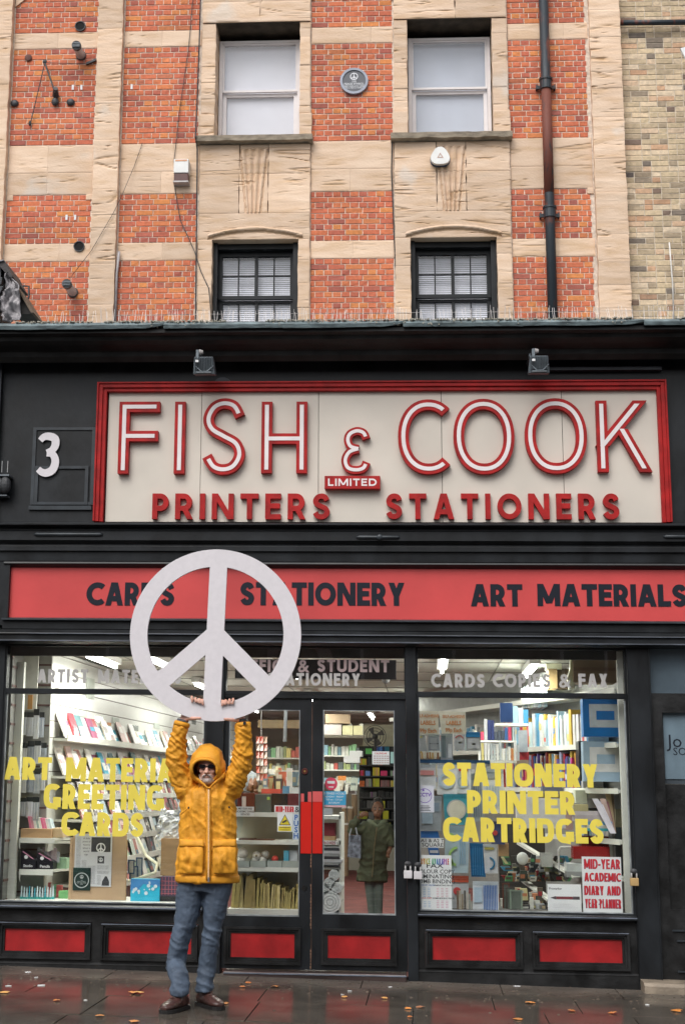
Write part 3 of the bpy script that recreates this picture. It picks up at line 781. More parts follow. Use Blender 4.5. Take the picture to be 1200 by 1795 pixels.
def casement(x0, x1, ztop, lab):
    y = YW+.22; z0 = 6.9
    # reveal lining
    f = MB(); f.box(x0, x0+.05, y-.14, y+.14, z0, ztop); f.box(x1-.07, x1, y-.14, y+.14, z0, ztop); f.box(x0+.05, x1-.07, y-.10, y+.138, ztop-.07, ztop)
    w_ = link('window', f, M_BFRAME, old, label=lab)
    ix0, ix1 = x0+.05, x1-.07; zt = ztop-.07; zm = 7.65
    s = MB(); s.frame(ix0, ix1, zm, zt, .045, .05, .05, .06, y, y+.045); link('sash', s, M_BFRAME, w_)
    s = MB(); s.frame(ix0, ix1, z0, zm-.003, .05, .05, .05, .035, y+.047, y+.09); link('sash', s, M_BFRAME, w_)
    cx = (ix0+ix1)/2
    for a, zz0, zz1, yy in ((cx-.022, zm+.05, zt-.06, y+.004), (cx-.02, z0+.05, zm-.038, y+.052)):
        g = MB(); g.box(a, a+.042, yy, yy+.03, zz0, zz1); link('glazing_bar', g, M_BFRAME, w_)
    for i, c in enumerate((ix0+.045+(cx-.022-ix0-.045)/2, cx+.02+(ix1-.05-cx-.02)/2)):
        for zz0, zz1, yy in ((zm+.05, zt-.06, y+.008), (z0+.05, zm-.038, y+.056)):
            g = MB(); g.box(c-.008, c+.008, yy, yy+.02, zz0, zz1); link('glazing_bar', g, M_BFRAME, w_)
    zh = zm+.05+(zt-.06-zm-.05)*.5
    g = MB(); g.box(ix0+.045, ix1-.05, y+.010, y+.026, zh-.008, zh+.008); link('glazing_bar', g, M_BFRAME, w_)
    g = MB(); g.box(ix0+.04, ix1-.04, y+.030, y+.034, zm+.04, zt-.05); link('pane', g, M_PANEG, w_)
    g = MB(); g.box(ix0+.04, ix1-.04, y+.078, y+.082, z0+.04, zm-.02); link('pane', g, M_PANEG, w_)
    b = MB(); z = z0
    while z < ztop-.16:
        b.add([(ix0, y+.100, z), (ix1, y+.100, z), (ix1, y+.110, z+.023), (ix0, y+.110, z+.023), (ix0, y+.102, z), (ix1, y+.102, z), (ix1, y+.112, z+.023), (ix0, y+.112, z+.023)],
              [(0,1,2,3),(4,7,6,5),(0,4,5,1),(2,6,7,3)]); z += .026
    b.box(ix0, ix1, y+.12, y+.16, ztop-.19, ztop-.15)
    link('blind', b, M_SLATB, w_)
    d = MB(); d.box(x0-.2, x1+.2, y+.2, y+.22, z0-.1, ztop+.03); link('wall', d, M_BLACK2, old)
casement(-2.677, -1.580, 8.366, 'black framed multi-pane window, left of the pair')
casement(-.138, .945, 8.366, 'black framed multi-pane window, right of the pair')
# strip window edge of the next bay at far left
mb = MB(); mb.box(-8.4, -5.785, YW-.02, YW+.3, 7, ZT); mb.a['crack'] = [0]*8; link('stone_block', mb, M_STONE, old)

# -------- things fixed on the old wall
# downpipe
dp = thing('downpipe', 'tall dark cast iron rainwater downpipe with rust patches, on the brick right of the windows', 'pipe', (1.66, YW-.08, 5.6))
xa, xb = 1.655, 1.655
def dpx(px, py): return at(px, py, YW-.09)[0]
ztop = 12.4
mb = MB(); mb.tube([(1.62, YW-.09, 5.6), (1.62, YW-.09, ztop)], [.062, .062], 16); link('pipe', mb, M_PIPE, dp, smooth=True)
mb = MB(); mb.tube([(1.62, YW-.09, 8.92), (1.62, YW-.09, 10.36)], [.0635, .0635], 16); link('rusted_length', mb, pm('rusted_pipe', (.15,.042,.026), .7, .3, 6, bump=.3, col2=(.04,.035,.035), stretch=(4,4,1), rpos=(.30,.45)), dp, smooth=True, label='rust red middle length')
for pz in (10.42, 8.66, 6.9):
    mb = MB(); mb.tube([(1.62, YW-.09, pz-.07), (1.62, YW-.09, pz+.07)], [.078, .078], 16); mb.tube([(1.62, YW-.09, pz+.05), (1.62, YW-.09, pz+.075)], [.088, .088], 16)
    mb.box(1.50, 1.74, YW-.06, YW-.035, pz-.045, pz-.0); mb.box(1.495, 1.515, YW-.07, YW, pz-.05, pz+.01); mb.box(1.725, 1.745, YW-.07, YW, pz-.05, pz+.01)
    link('pipe_collar', mb, M_PIPE, dp)
# plaque
px_, pz_ = (-.857, 10.545)
pq = thing('plaque', 'round grey commemorative plaque with a peace symbol on the brick between the upper windows', 'plaque', (px_, YW-.03, pz_-.17))
circ = lambda r, n=48, cx=px_, cz=pz_: [(cx+r*math.cos(2*math.pi*i/n), cz+r*math.sin(2*math.pi*i/n)) for i in range(n)]
mb = MB(); mb.poly(circ(.178), YW-.03, YW-.002); link('disc', mb, pm('plaque_dark', (.085,.09,.105), .5, .1), pq)
mb = MB(); mb.poly(circ(.183), YW-.042, YW-.001, [circ(.152)[::-1]]); link('rim', mb, pm('plaque_rim', (.30,.33,.40), .5, .1), pq)
def peace_mesh(mb, cx, cz, Ro, Ri, wv, y0, y1, tilt=0, dang=43, wd=None):
    wd = wd or wv; ho = wv/2; hd = wd/2; loops = []
    def arcp(a0, a1, n=14): return [(Ri*math.cos(R(a0+(a1-a0)*i/n)), Ri*math.sin(R(a0+(a1-a0)*i/n))) for i in range(n+1)]
    # upper side hole, right: between bar right edge (x=ho) and diagonal (going down right) upper edge
    d = Vector((math.cos(R(-dang)), math.sin(R(-dang)))); nrm = Vector((-d.y, d.x))
    def hit_circle(p):      # from p along d to the circle
        b = p.dot(d); c = p.length_squared-Ri*Ri; return p+d*(-b+math.sqrt(b*b-c))
    up_e = nrm*hd; lo_e = -nrm*hd
    t = (ho-up_e.x)/d.x; corner = up_e+d*t
    e = hit_circle(up_e); a1 = math.degrees(math.atan2(e.y, e.x)); a0 = math.degrees(math.acos(ho/Ri))
    H1 = arcp(a0, a1, 30)+[(corner.x, corner.y)]
    t = (ho-lo_e.x)/d.x; c2 = lo_e+d*t; e2 = hit_circle(lo_e); b0 = math.degrees(math.atan2(e2.y, e2.x)); b1 = -math.degrees(math.acos(ho/Ri))
    H2 = arcp(b0, b1, 16)+[(c2.x, c2.y)]
    H3 = [(-x, y) for x, y in H1][::-1]; H4 = [(-x, y) for x, y in H2][::-1]
    ct, st = math.cos(tilt), math.sin(tilt)
    T = lambda l: [(cx+x*ct-y*st, cz+x*st+y*ct) for x, y in l]
    O = [(Ro*math.cos(2*math.pi*i/96), Ro*math.sin(2*math.pi*i/96)) for i in range(96)]
    mb.poly(T(O), y0, y1, [T(h) for h in (H1, H2, H3, H4)])
M_PLW = pm('plaque_white', (.62,.63,.66), .5, .05)
mb = MB(); peace_mesh(mb, px_, pz_+.062, .052, .040, .013, YW-.036, YW-.0305); link('emblem', mb, M_PLW, pq)
for s_, dz, sz, sx in (('THE', .0, .034, 1), ('PEACE SYMBOL', -.036, .040, .95), ('FIRST DISPLAYED HERE', -.064, .026, 1), ('FOR A PEACE MARCH', -.088, .026, 1)):
    btext('lettering', s_, px_, pz_+dz-.018, sz, YW-.0315, M_PLW, pq, sx=sx, bold=.02)
# alarm boxes
x0, x1, z0, z1 = rect(755, 259, 787, 290, YW-.1)
al = thing('alarm_box', 'white rounded triangular alarm siren under the right upper window sill', 'alarm', ((x0+x1)/2, YW-.08, z0))
cx, cz = (x0+x1)/2, (z0+z1)/2
def rtri(r, k=.0): return [(cx+(r+.03*r*3*math.cos(3*(a)))*math.cos(a+math.pi/2), cz-.01+(r+.03*r*3*math.cos(3*a))*math.sin(a+math.pi/2)) for a in [2*math.pi*i/36 for i in range(36)]]
mb = MB(); mb.poly(rtri(.118), YW-.14, YW-.05); link('cover', mb, pm('white_plastic', (.72,.72,.70), .4, .05), al, bev=.012)
mb = MB(); mb.poly(rtri(.125), YW-.085, YW-.046); link('base', mb, pm('navy_plastic', (.03,.05,.10), .4, .1), al)
mb = MB(); mb.poly([(cx-.04, cz-.035), (cx+.04, cz-.035), (cx, cz+.035)], YW-.1425, YW-.141, [[(cx-.022, cz-.025), (cx, cz+.016), (cx+.022, cz-.025)]]); link('emblem', mb, pm('alarm_print', (.5,.33,.27), .6, .1), al)
x0, x1, z0, z1 = rect(305, 280, 331, 321, YW-.1)
al = thing('alarm_box', 'small square weathered alarm box, white with a dark lower half, on the sandstone band', 'alarm', ((x0+x1)/2, YW-.1, z0))
mb = MB(); mb.box(x0, x1, YW-.13, YW-.002, z0+.13, z1); link('cover', mb, pm('white_plastic', (.72,.72,.70), .4, .05), al, bev=.008)
mb = MB(); mb.box(x0+.004, x1-.004, YW-.12, YW-.003, z0+.02, z0+.128); link('strobe', mb, pm('brown_lens', (.09,.03,.025), .3, .2), al, bev=.006)
mb = MB(); mb.box(x0-.003, x1+.003, YW-.135, YW-.002, z0, z0+.019); link('base', mb, pm('pale_plastic', (.45,.43,.42), .4, .1), al)
mb = MB(); mb.box(x0+.02, x1-.02, YW-.1325, YW-.1305, z1-.035, z1-.012); link('lettering', mb, pm('alarm_orange', (.62,.30,.16), .5, .1), al)
# flue pipes and holes in brick column A
def flue(pxa, pya, pxb, pyb, lab):
    a = P(pxb, pyb, YW+.02); b = P(pxa, pya, YW-.34)
    t = thing('flue_pipe', lab, 'pipe', (a.x, YW, a.z))
    d = (b-a)
    m1 = MB(); m1.tube([a, a+d*.98], [.055, .055], 14); link('pipe', m1, pm('grey_flue', (.46,.44,.45), .5, .12, 7), t, smooth=False)
    m1 = MB(); m1.tube([a+d*.86, a+d*1.0], [.062, .062], 14); m1.tube([a+d*1.0, a+d*1.01], [.045, .045], 14); link('cap', m1, M_IRON, t)
    for k in (-1, 0, 1):
        m1 = MB(); c = b; m1.box(c.x-.05, c.x+.05, c.y-.02, c.y-.012, c.z+k*.022-.004, c.z+k*.022+.004); link('grille_bar', m1, M_GREYMET, t)
    m1 = MB(); m1.tube([a+d*.0, a+d*.10], [.075, .068], 14); link('collar', m1, pm('sooty_mortar', (.08,.07,.065), .9, .3), t)
flue(134, 79, 143, 99, 'short grey flue pipe poking from the upper brick panel near its top right')
flue(117, 497, 129, 514, 'short grey flue pipe poking from the lowest brick panel at the left')
for (hx, hy), lb in (((141, 46), 'round black vent hole in brickwork at the top left edge'), ((139, 432), 'round black vent hole with a pale rim cut into the lower sandstone band')):
    p_ = P(hx, hy, YW-.01); t = thing('vent_pipe', lb, 'vent', (p_.x, YW, p_.z-.06))
    m1 = MB(); n = 24
    m1.poly([(p_.x+.072*math.cos(6.2832*i/n), p_.z+.072*math.sin(6.2832*i/n)) for i in range(n)], YW-.022, YW+.01, [[(p_.x+.062*math.cos(-6.2832*i/n), p_.z+.062*math.sin(-6.2832*i/n)) for i in range(n)]]); link('rim', m1, M_IRON, t)
    m1 = MB(); m1.poly([(p_.x+.062*math.cos(6.2832*i/n), p_.z+.062*math.sin(6.2832*i/n)) for i in range(n)], YW-.012, YW-.006); link('throat', m1, pm('black_hole', (.004,.004,.004), .9, .2), t)
# old brackets, rods and bosses
br = thing('wall_bracket', 'rusty wrought iron stay rods meeting at a hook on the upper left brick panel', 'bracket', tuple(P(96, 165, YW-.06)))
def rod(pts, r, parent, mt=M_IRON, nm='rod'):
    m1 = MB(); m1.tube([P(a, b, c) for a, b, c in pts], [r]*len(pts), 6); return link(nm, m1, mt, parent)
rod([(79, 110, YW-.10), (97, 162, YW-.12)], .012, br); rod([(79, 110, YW-.10), (54, 216, YW-.03)], .007, br); rod([(79, 110, YW-.10), (156, 112, YW-.03)], .005, br)
m1 = MB(); m1.ell(P(79, 108, YW-.1), (.028, .02, .035), 8, 6); m1.ell(P(53, 216, YW-.03), (.02, .02, .04), 8, 6); link('eyelet', m1, M_IRON, br)
m1 = MB(); m1.tube([P(98, 155, YW-.14), P(98, 168, YW-.02)], [.03, .045], 8); m1.ell(P(97, 178, YW-.03), (.05, .03, .06), 10, 7); link('boss', m1, M_IRON, br)
m1 = MB(); m1.obox(P(151, 113, YW-.04), (.13, 0, .06), (0, .03, 0), (0, 0, .03)); link('anchor', m1, M_IRON, br)
for (a, b), lb in (((26, 181), 'round dark iron tie boss near the left pilaster'), ((124, 179), 'round dark iron tie boss right of the stay rods'), ((50, 101), 'faint round filled hole above the stay rods')):
    m1 = MB(); c = P(a, b, YW-.015); m1.ell(c, (.055 if b > 110 else .05, .03 if b > 110 else .012, .05), 12, 8)
    tag(link('tie_boss', m1, M_IRON if b > 110 else pm('soot_brick', (.12,.06,.05), .9, .3), smooth=True), lb, 'wall tie')
# cables
def cable(pts, r, lab):
    m1 = MB(); m1.tube([P(a, b, c) for a, b, c in pts], [r]*len(pts), 5)
    return tag(link('cable', m1, M_IRON), lab, 'cable')
cable([(352, -10, YW-.06), (350, 60, YW-.06), (346, 170, YW-.06), (343, 240, YW-.17), (346, 262, YW-.06), (345, 380, YW-.06), (343, 560, YW-.06)], .010, 'dark cable running straight down the left bay edge from top to black roof')
cable([(339, -10, YW-.02), (330, 90, YW-.02), (314, 200, YW-.02), (305, 285, YW-.02)], .0045, 'thin wire hanging from the top down to the small square alarm box')
cable([(305, 320, YW-.02), (316, 385, YW-.02), (341, 440, YW-.05), (352, 475, YW-.06), (366, 505, YW-.06), (371, 560, YW-.06)], .006, 'thin wire dropping from the square alarm box to the left multi-pane window')
cable([(250, 250, YW-.02), (236, 290, YW-.02), (213, 345, YW-.11), (198, 375, YW-.11), (160, 440, YW-.11), (125, 485, YW-.03)], .0035, 'thin slanting wire crossing the left pilaster')
cable([(687, 245, YW-.05), (686, 300, YW-.03), (690, 400, YW-.03), (697, 560, YW-.03)], .009, 'dark cable running down the brick between the two window bays')
m1 = MB(); m1.tube([P(209, 441, YW-.05), P(205, 480, YW-.05), P(202, 565, YW-.05)], [.017]*3, 8)
tag(link('conduit', m1, pm('grey_conduit', (.33,.31,.32), .5, .2), smooth=True), 'thin pale grey conduit standing in the corner right of the left pilaster', 'pipe')
m1 = MB(); m1.tube([P(1172, 425, YW-.02), P(1178, 500, YW-.02), P(1180, 565, YW-.02)], [.010]*3, 6)
tag(link('conduit', m1, pm('pale_conduit', (.55,.53,.50), .5, .2), smooth=True), 'thin white conduit rising on the yellow stock brick at right', 'pipe')
m1 = MB(); m1.tube([P(1078, 40, YW-.03), P(1210, 39, YW-.03)], [.036]*2, 10)
tag(link('pipe', m1, M_PIPE, smooth=True), 'horizontal dark pipe across the yellow stock brick near the top right corner', 'pipe')
m1 = MB(); m1.poly([at(1191, 86, YW-.1), at(1201, 83, YW-.1), at(1215, 120, YW-.1), at(1200, 104, YW-.1)], YW-.12, YW-.08)
tag(link('sign_corner', m1, M_PAPER), 'white corner of a sign board just entering at the right edge on stock brick', 'sign')
# white dabs on brick (numbered pegs)
for a, b in ((128, 153), (143, 153), (231, 152), (117, 381), (132, 381)):
    m1 = MB(); c = P(a, b, YW-.006); m1.box(c.x-.014, c.x+.014, YW-.008, YW-.003, c.z-.035, c.z+.035)
    link('paint_dab', m1, M_PAPER, old)

# ================================================================== the terrace across the road (behind the viewer, added as dark masses to weaken reflections)
M_TERR = pm('opposite_brick', (.20,.13,.10), .9, .25, 3); M_TW = pm('opposite_window_dark', (.03,.035,.04), .2, .2, 2)
x = -26.0; k = 0
while x < 26:
    wd = 5.2+(k % 3)*.6; hh = 9.5+(k % 2)*1.2; t = thing('added_terrace_house', 'added brick terrace house behind the viewer that darkens reflections, number %d from the left' % (k+1), 'house', (x+wd/2, -25, 0), 'added terrace across the road')
    mb = MB(); mb.box(x, x+wd-.01, -30, -22, -.25, hh); link('wall', mb, M_TERR, t); mb = MB(); mb.box(x-.05, x+wd+.04, -22.0, -21.85, hh-.3, hh); link('cornice', mb, M_SILL, t)
    for zz in (3.9, 6.6):
        for xx in (x+.8, x+3.0):
            mb = MB(); mb.frame(xx, xx+1.1, zz, zz+1.8, .08, .08, .08, .08, -22.04, -21.96); w_ = link('window', mb, M_WFRAME, t); mb = MB(); mb.box(xx+.08, xx+1.02, -22.02, -21.99, zz+.08, zz+1.72); link('pane', mb, M_TW, w_)
    mb = MB(); mb.box(x+.3, x+wd-.3, -22.05, -21.98, .4, 3.0); link('shop_window', mb, M_TW, t)
    x += wd; k += 1

# ================================================================== the black shop
XL, XR = -7.6, 5.4
shop = thing('shop_building', 'single storey black painted shop front with red panels and lit windows', 'shop', (-.8, 0, 0))
# profiles were surveyed on the wall plane; pieces that stand proud of it sit a little lower
def prf(mb, x0, x1, pts): return mb.prof(x0, x1, [(y, z+min(0, y)*(z-1.5)/12*.96) for y, z in pts])
# parapet, roof and body
mb = MB(); mb.box(XL, XR, .42, 4.96, 5.20, 5.30); link('roof', mb, M_LEAD, shop)
mb = MB(); mb.box(XL, XR, .14, .42, 3.70, 5.40); link('wall', mb, M_BLACK2, shop)
# cornice profile (y, z): projecting crown, fascia, bed moulds
zc = at(600, 575, -.42)[1]; ztop = at(600, 561, -.46)[1]; zb = at(600, 617.5, -.10)[1]
mb = MB(); mb.prof(XL, XR, [(.42, ztop-.02), (-.42, zc+.005), (-.42, zc-.03), (-.36, zc-.045), (-.35, zc-.075), (-.30, zc-.10), (-.20, zc-.13), (-.19, zc-.17), (-.14, zc-.21), (-.12, zb+.10), (-.10, zb+.06), (-.10, zb), (.139, zb)])
link('cornice', mb, M_BLACK2, shop)
# lead coping in uneven overlapping sheets
cuts = [at(p, 566, -.45)[0] for p in (-700, 82, 287, 496, 706, 915, 1128, 1780)]
for i in range(len(cuts)-1):
    a, b = cuts[i], cuts[i+1]; n = 40; mb = MB(); sd_ = 3.1*i
    for k in range(n+1):
        x = a+(b-a)*k/n; e = noise.noise(Vector((x*2.2, sd_, 1)))*.010+noise.noise(Vector((x*14, sd_, 2)))*.003
        lip = .030*max(0, 1-(n-k)/7)**1.5 if i % 2 else .0
        e2 = noise.noise(Vector((x*6, sd_, 7)))*.006
        zl = zc-.004+e+lip; zt = ztop+e2
        mb.v += [(x, -.455+e*.8, zl), (x, -.462+e, (zl+zt)/2), (x, -.445+e2, zt-.004), (x, -.40, zt+.004), (x, .5, zt-.03), (x, .5, zt-.05), (x, -.435, zt-.03), (x, -.44, zl+.002)]
    for k in range(n):
        for j in range(8): p = k*8+j; q = k*8+(j+1) % 8; mb.f.append((p, q, q+8, p+8)); mb.m.append(0)
    mb.f += [tuple(range(8)), tuple(range(n*8+7, n*8-1, -1))]; mb.m += [0, 0]
    for v in range(len(mb.v)): mb.v[v] = (mb.v[v][0], mb.v[v][1]-.0015*(i % 2), mb.v[v][2])
    link('coping', mb, M_LEAD, shop, smooth=False)
# moss and grit along the top edge
mb = MB()
for i in range(2600):
    x = rnd.uniform(-3.95, 2.5); s = rnd.uniform(.002, .007)
    if noise.noise(Vector((x*2.3, 8, 1))) < -.12: continue
    y = -.462+rnd.uniform(0, .05); z = ztop-rnd.uniform(-.004, .05 if rnd.random() < .35 else .004)
    mb.box(x-s, x+s, y-s, y+s*2, z, z+s*1.5)
link('lichen', mb, pm('lichen', (.30,.29,.24), .95, .4, 30, col2=(.42,.40,.34)), shop, kind='stuff')
# anti pigeon spikes
mb = MB(); x = at(90, 560, -.30)[0]
bsx = x
while x < 2.45:
    for yb_, ln in ((-.36, rnd.uniform(.125, .15)), (-.28, rnd.uniform(.15, .18))):
        tx = rnd.gauss(0, .10); ty = rnd.choice([-.45, .1, .5])*ln*.6
        if x < -3.2: tx *= 2.6
        mb.tube([(x, yb_, ztop-.01), (x+tx*ln, yb_+ty, ztop+ln)], [.0021, .0021], 3)
        x += .024 if rnd.random() < .9 else .07
spk = thing('bird_spikes', 'row of thin pale bird spikes standing along the lead edge of the black shop roof', 'bird spikes', (0, -.3, ztop))
link('spike', mb, pm('spike_plastic', (.78,.74,.72), .4, .1), spk, kind='stuff')
mb = MB(); mb.box(bsx, 2.45, -.36, -.24, ztop-.012, ztop+.004); mb.tube([(bsx+.6, -.335, ztop+.105), (2.45, -.335, ztop+.108)], [.0014]*2, 3); link('base_strip', mb, pm('spike_plastic', (.78,.74,.72), .4, .1), spk)
# frieze wall behind the big sign
zF0 = 3.745
mb = MB(); mb.box(XL, XR, .03, .139, zF0, zb-.002); link('fascia_board', mb, M_BLACK, shop)
mb = MB(); mb.box(XL, at(3, 700)[0], -.03, .028, zF0, zb-.04); link('pilaster', mb, M_BLACK, shop)
# strip batten above sign at right, vent dome at left
x0, x1, z0, z1 = rect(960, 644.5, 1158, 650, .0); mb = MB(); mb.box(x0, x1, -.03, .028, z0, z1); link('batten', mb, pm('grey_batten', (.035,.04,.05), .5, .2), shop)
x0, x1, z0, z1 = rect(371, 660, 408, 700, 0); mb = MB(); mb.tube([((x0+x1)/2, .028, z1-.085), ((x0+x1)/2, .002, z1-.085)], [.085, .08], 24); link('vent_cap', mb, pm('grey_batten', (.035,.04,.05), .5, .2), shop, smooth=False)
# ghost frames left of the sign (old window outline painted over)
M_GHOST = pm('raised_black_bead', (.024,.031,.038), .42, .3, 9)
for (a, b, c, d) in ((55, 748, 165, 884), (60, 816, 154, 884), (50, 886, 160, 893)):
    x0, x1, z0, z1 = rect(a, b, c, d); mb = MB()
    if d-b < 12: mb.box(x0, x1, .008, .0285, z0, z1)
    else: mb.frame(x0, x1, z0, z1, .03, .03, .025, .025, .018 if b < 800 else .013, .0285)
    link('moulding', mb, M_GHOST, shop)
# house number
x0, x1, z0, z1 = rect(67, 759, 105, 836, .02)
def fat3():
    H = z1-z0; W = x1-x0
    mb = MB()
    n1 = cr([(.10,.82),(.26,.90),(.50,.915),(.76,.86),(.80,.72),(.66,.60),(.42,.545)], 8)
    n2 = cr([(.42,.525),(.70,.50),(.83,.34),(.72,.16),(.46,.085),(.24,.10),(.05,.17)], 8)
    for k, nn in enumerate((n1, n2)):
        pts = [(p[0]*W, p[1]*H) for p in nn]; 
        n = len(pts); A = []; B = []
        for i in range(n):
            wd = W*(.27+.10*math.sin(math.pi*i/n))
            a, b = ribbon(pts, wd); A.append(a[i]); B.append(b[i])
        poly = A+B[::-1]
        vs_ = []; fs = []; y0 = .006-.0006*k
        for i in range(n):
            vs_ += [(x0+A[i][0], y0, z0+A[i][1]), (x0+B[i][0], y0, z0+B[i][1])]
            if i: fs.append((2*i-2, 2*i, 2*i+1, 2*i-1))
        mb.add(vs_, fs)
    return mb
link('house_number', fat3(), pm('number_white', (.68,.65,.68), .5, .05), shop)
# junction bracket on the far left edge of the frieze
jb = thing('cable_bracket', 'dark metal cable bracket with two upright pins at the left edge beside number 3', 'bracket', tuple(P(8, 860, -.02)))
mb = MB(); mb.ell(P(10, 850, -.06), (.05, .05, .08), 12, 8); mb.ell(P(0, 852, -.06), (.045, .05, .075), 12, 8); link('body', mb, M_IRON, jb)
mb = MB(); a = P(9, 833, -.05); mb.box(a.x-.07, a.x+.05, -.09, .028, a.z-.015, a.z); mb.box(a.x-.08, a.x+.03, -.07, .028, a.z-.19, a.z-.18); link('bracket', mb, M_GREYMET, jb)
for px2 in (4, 14):
    mb = MB(); mb.tube([P(px2-.5, 828, -.07), P(px2+.5, 808, -.07)], [.003]*2, 5); link('pin', mb, M_STEEL, jb)

# ---------------------------------------------------------------- the big sign
sx0, sx1, sz0, sz1 = -2.890, 2.103, 3.742, 5.002
sign = thing('shop_sign', 'large cream sign in a red frame with big red and white letters', 'sign', (-.4, -.02, sz0))
for i, (a, b) in enumerate(((188, 352), (352, 558), (558, 774), (774, 986), (986, 1155))):
    xa = at(a, 800)[0]; xb_ = at(b, 800)[0]
    mb = MB(); mb.box(xa+.0025, xb_-.0025, -.004-.002*(i % 2), .028, zF0+.004, 4.97); link('board', mb, M_CREAM, sign)
mb = MB(); mb.box(sx0+.01, sx1-.01, .018, .0285, zF0+.002, 4.98); link('backing', mb, M_BLACK2, sign)
fwid = .083
for nm, (a, b, c, d) in (('frame', (sx0, sx0+fwid, sz0, sz1)), ('frame', (sx1-fwid, sx1, sz0, sz1)), ('frame', (sx0+fwid, sx1-fwid, sz1-.083, sz1))):
    mb = MB()
    if b-a < .1:
        L_ = (a < 0)
        o, i_ = (a, b) if L_ else (b, a); s_ = 1 if L_ else -1
        mb.box(o, o+s_*.016, -.075, .0285, c, d); mb.box(o+s_*.016, o+s_*.05, -.062, .0285, c, d-.016); mb.box(o+s_*.05, o+s_*.083, -.045, .0285, c, d-.05)
    else:
        mb.box(a-.067, b+.067, -.0745, .0280, d-.016, d-.0005); mb.box(a-.033, b+.033, -.0625, .0281, d-.050, d-.016); mb.box(a, b, -.0455, .0282, c, d-.050)
    link(nm, mb, M_SRED, sign, bev=.003)
def letter3d(ch, px0, px1, pz0, pz1, t, mtin, parent, dep=.055, inlay=.37, yb=-.005, pw=1.0):
    mb = MB(); W, H = px1-px0, pz1-pz0; st = gl(ch, W, H, t, pw)
    stroke_mesh(mb, st, px0, pz0, t, 0, yb-dep, yb+.001)
    lt = link('letter', mb, M_SRED, parent)
    if inlay:
        mb = MB(); wi = t*inlay
        stroke_mesh(mb, st, px0, pz0, wi, (t-wi)/2, yb-dep-.004, yb-dep+.002)
        link('inlay', mb, M_SWHITE, lt)
    return lt
T = .094
big_l = [('F',208,279,704,830),('I',303,327,704,830),('S',354,431,698,832),('H',458,538,704,829),
         ('C',697,783,700,831),('O',794,901,699,831),('O',919,1028,698,830),('K',1045,1141,702,827)]
for ch, a, b, c, d in big_l:
    x0, x1, z0, z1 = rect(a, c, b, d, -.06)
    letter3d(ch, x0, x1, z0, z1, T, None, sign, pw=.93 if ch in 'CO' else 1)
x0, x1, z0, z1 = rect(598, 749, 649, 831, -.05); letter3d('e', x0, x1, z0, z1, .070, None, sign, inlay=.42)
x0, x1, z0, z1 = rect(569, 835, 666, 858, -.05)
mb = MB(); mb.box(x0, x1, -.075, -.004, z0, z1); lb = link('plate', mb, M_SRED, sign, bev=.004)
word('lettering', 'LIMITED', x0+.03, x1-.03, z0+.026, z1-.026, .0135, -.0785, -.074, M_SWHITE, lb, gap=.22)
for txt, a, b in (('PRINTERS', 267, 578), ('STATIONERS', 676, 1085)):
    x0, x1, z0, z1 = rect(a, 865, b, 910, -.05); H = z1-z0
    for ch, x, wd in layout(txt, x0, x1, H, .045, .26): letter3d(ch, x, x+wd, z0, z1, .045, None, sign, dep=.045, inlay=0)

# floodlights over the sign
M_FL = pm('floodlight_grey', (.14,.165,.185), .4, .2, 12, metal=.3)
def flood(px0, py0, px1, py1, lab):
    x0, x1, z0, z1 = rect(px0, py0, px1, py1, -.32); cx = (x0+x1)/2
    t = thing('floodlight', lab, 'floodlight', (cx, -.25, z0))
    # back casing seen from below: tilted box with fins
    y0 = -.34; w_ = (x1-x0); hgt = (z1-z0)*.66
    mb = MB(); mb.add([(x0, y0+.02, z0), (x1, y0+.02, z0), (x1-.012, y0-.02, z0+hgt), (x0+.012, y0-.02, z0+hgt),
                       (x0, y0+.14, z0+.02), (x1, y0+.14, z0+.02), (x1-.012, y0+.06, z0+hgt-.01), (x0+.012, y0+.06, z0+hgt-.01)],
                      [(0,1,2,3),(4,7,6,5),(0,4,5,1),(1,5,6,2),(2,6,7,3),(3,7,4,0)])
    c = link('casing', mb, M_FL, t, bev=.006)
    for k in range(11):
        xx = x0+.022+k*(w_-.044)/10; mb = MB()
        mb.add([(xx-.0022, y0+.008-.012, z0+.03), (xx+.0022, y0+.008-.012, z0+.03), (xx+.0022, y0-.036, z0+hgt-.004), (xx-.0022, y0-.036, z0+hgt-.004),
                (xx-.0022, y0+.03, z0+.03), (xx+.0022, y0+.03, z0+.03), (xx+.0022, y0, z0+hgt-.004), (xx-.0022, y0, z0+hgt-.004)], [(0,1,2,3),(4,7,6,5),(0,4,5,1),(1,5,6,2),(2,6,7,3),(3,7,4,0)])
        link('fin', mb, M_FL, c)
    mb = MB(); mb.tube([(x0+.02, y0+.0, z0+.07), (cx-.02, y0-.006, z0+.018), (cx+.03, y0-.006, z0+.018), (x1-.01, y0+.0, z0+.07)], [.006]*4, 6); mb.box(x0+.03, x1-.03, y0-.008, y0+.01, z0+.006, z0+.016); link('hinge_clip', mb, M_FL, t)
    mb = MB(); mb.box(x0+.03, x0+.054, y0-.03, y0+.02, z0+hgt-.02, z1-.015); mb.box(x0+.03, x0+.054, y0+.02, .03, z1-.04, z1-.015)
    mb.tube([(x0+.03, y0+.12, z1-.028), (x0+.03, .03, z1-.028)], [.018, .022], 10); link('bracket', mb, M_FL, t)
    mb = MB(); mb.tube([(x0+.056, y0-.005, z1-.03), (x0+.088, y0-.005, z1-.03)], [.026, .016], 12); link('knob', mb, pm('pale_plastic', (.45,.43,.42), .4, .1), t)
    mb = MB(); mb.box(x0+.028, x0+.055, y0-.042, y0-.035, z0+hgt-.055, z0+hgt-.035); link('sticker', mb, M_PAPER, t)
flood(339, 613, 377, 656, 'grey floodlight on a short arm above the letters S and H')
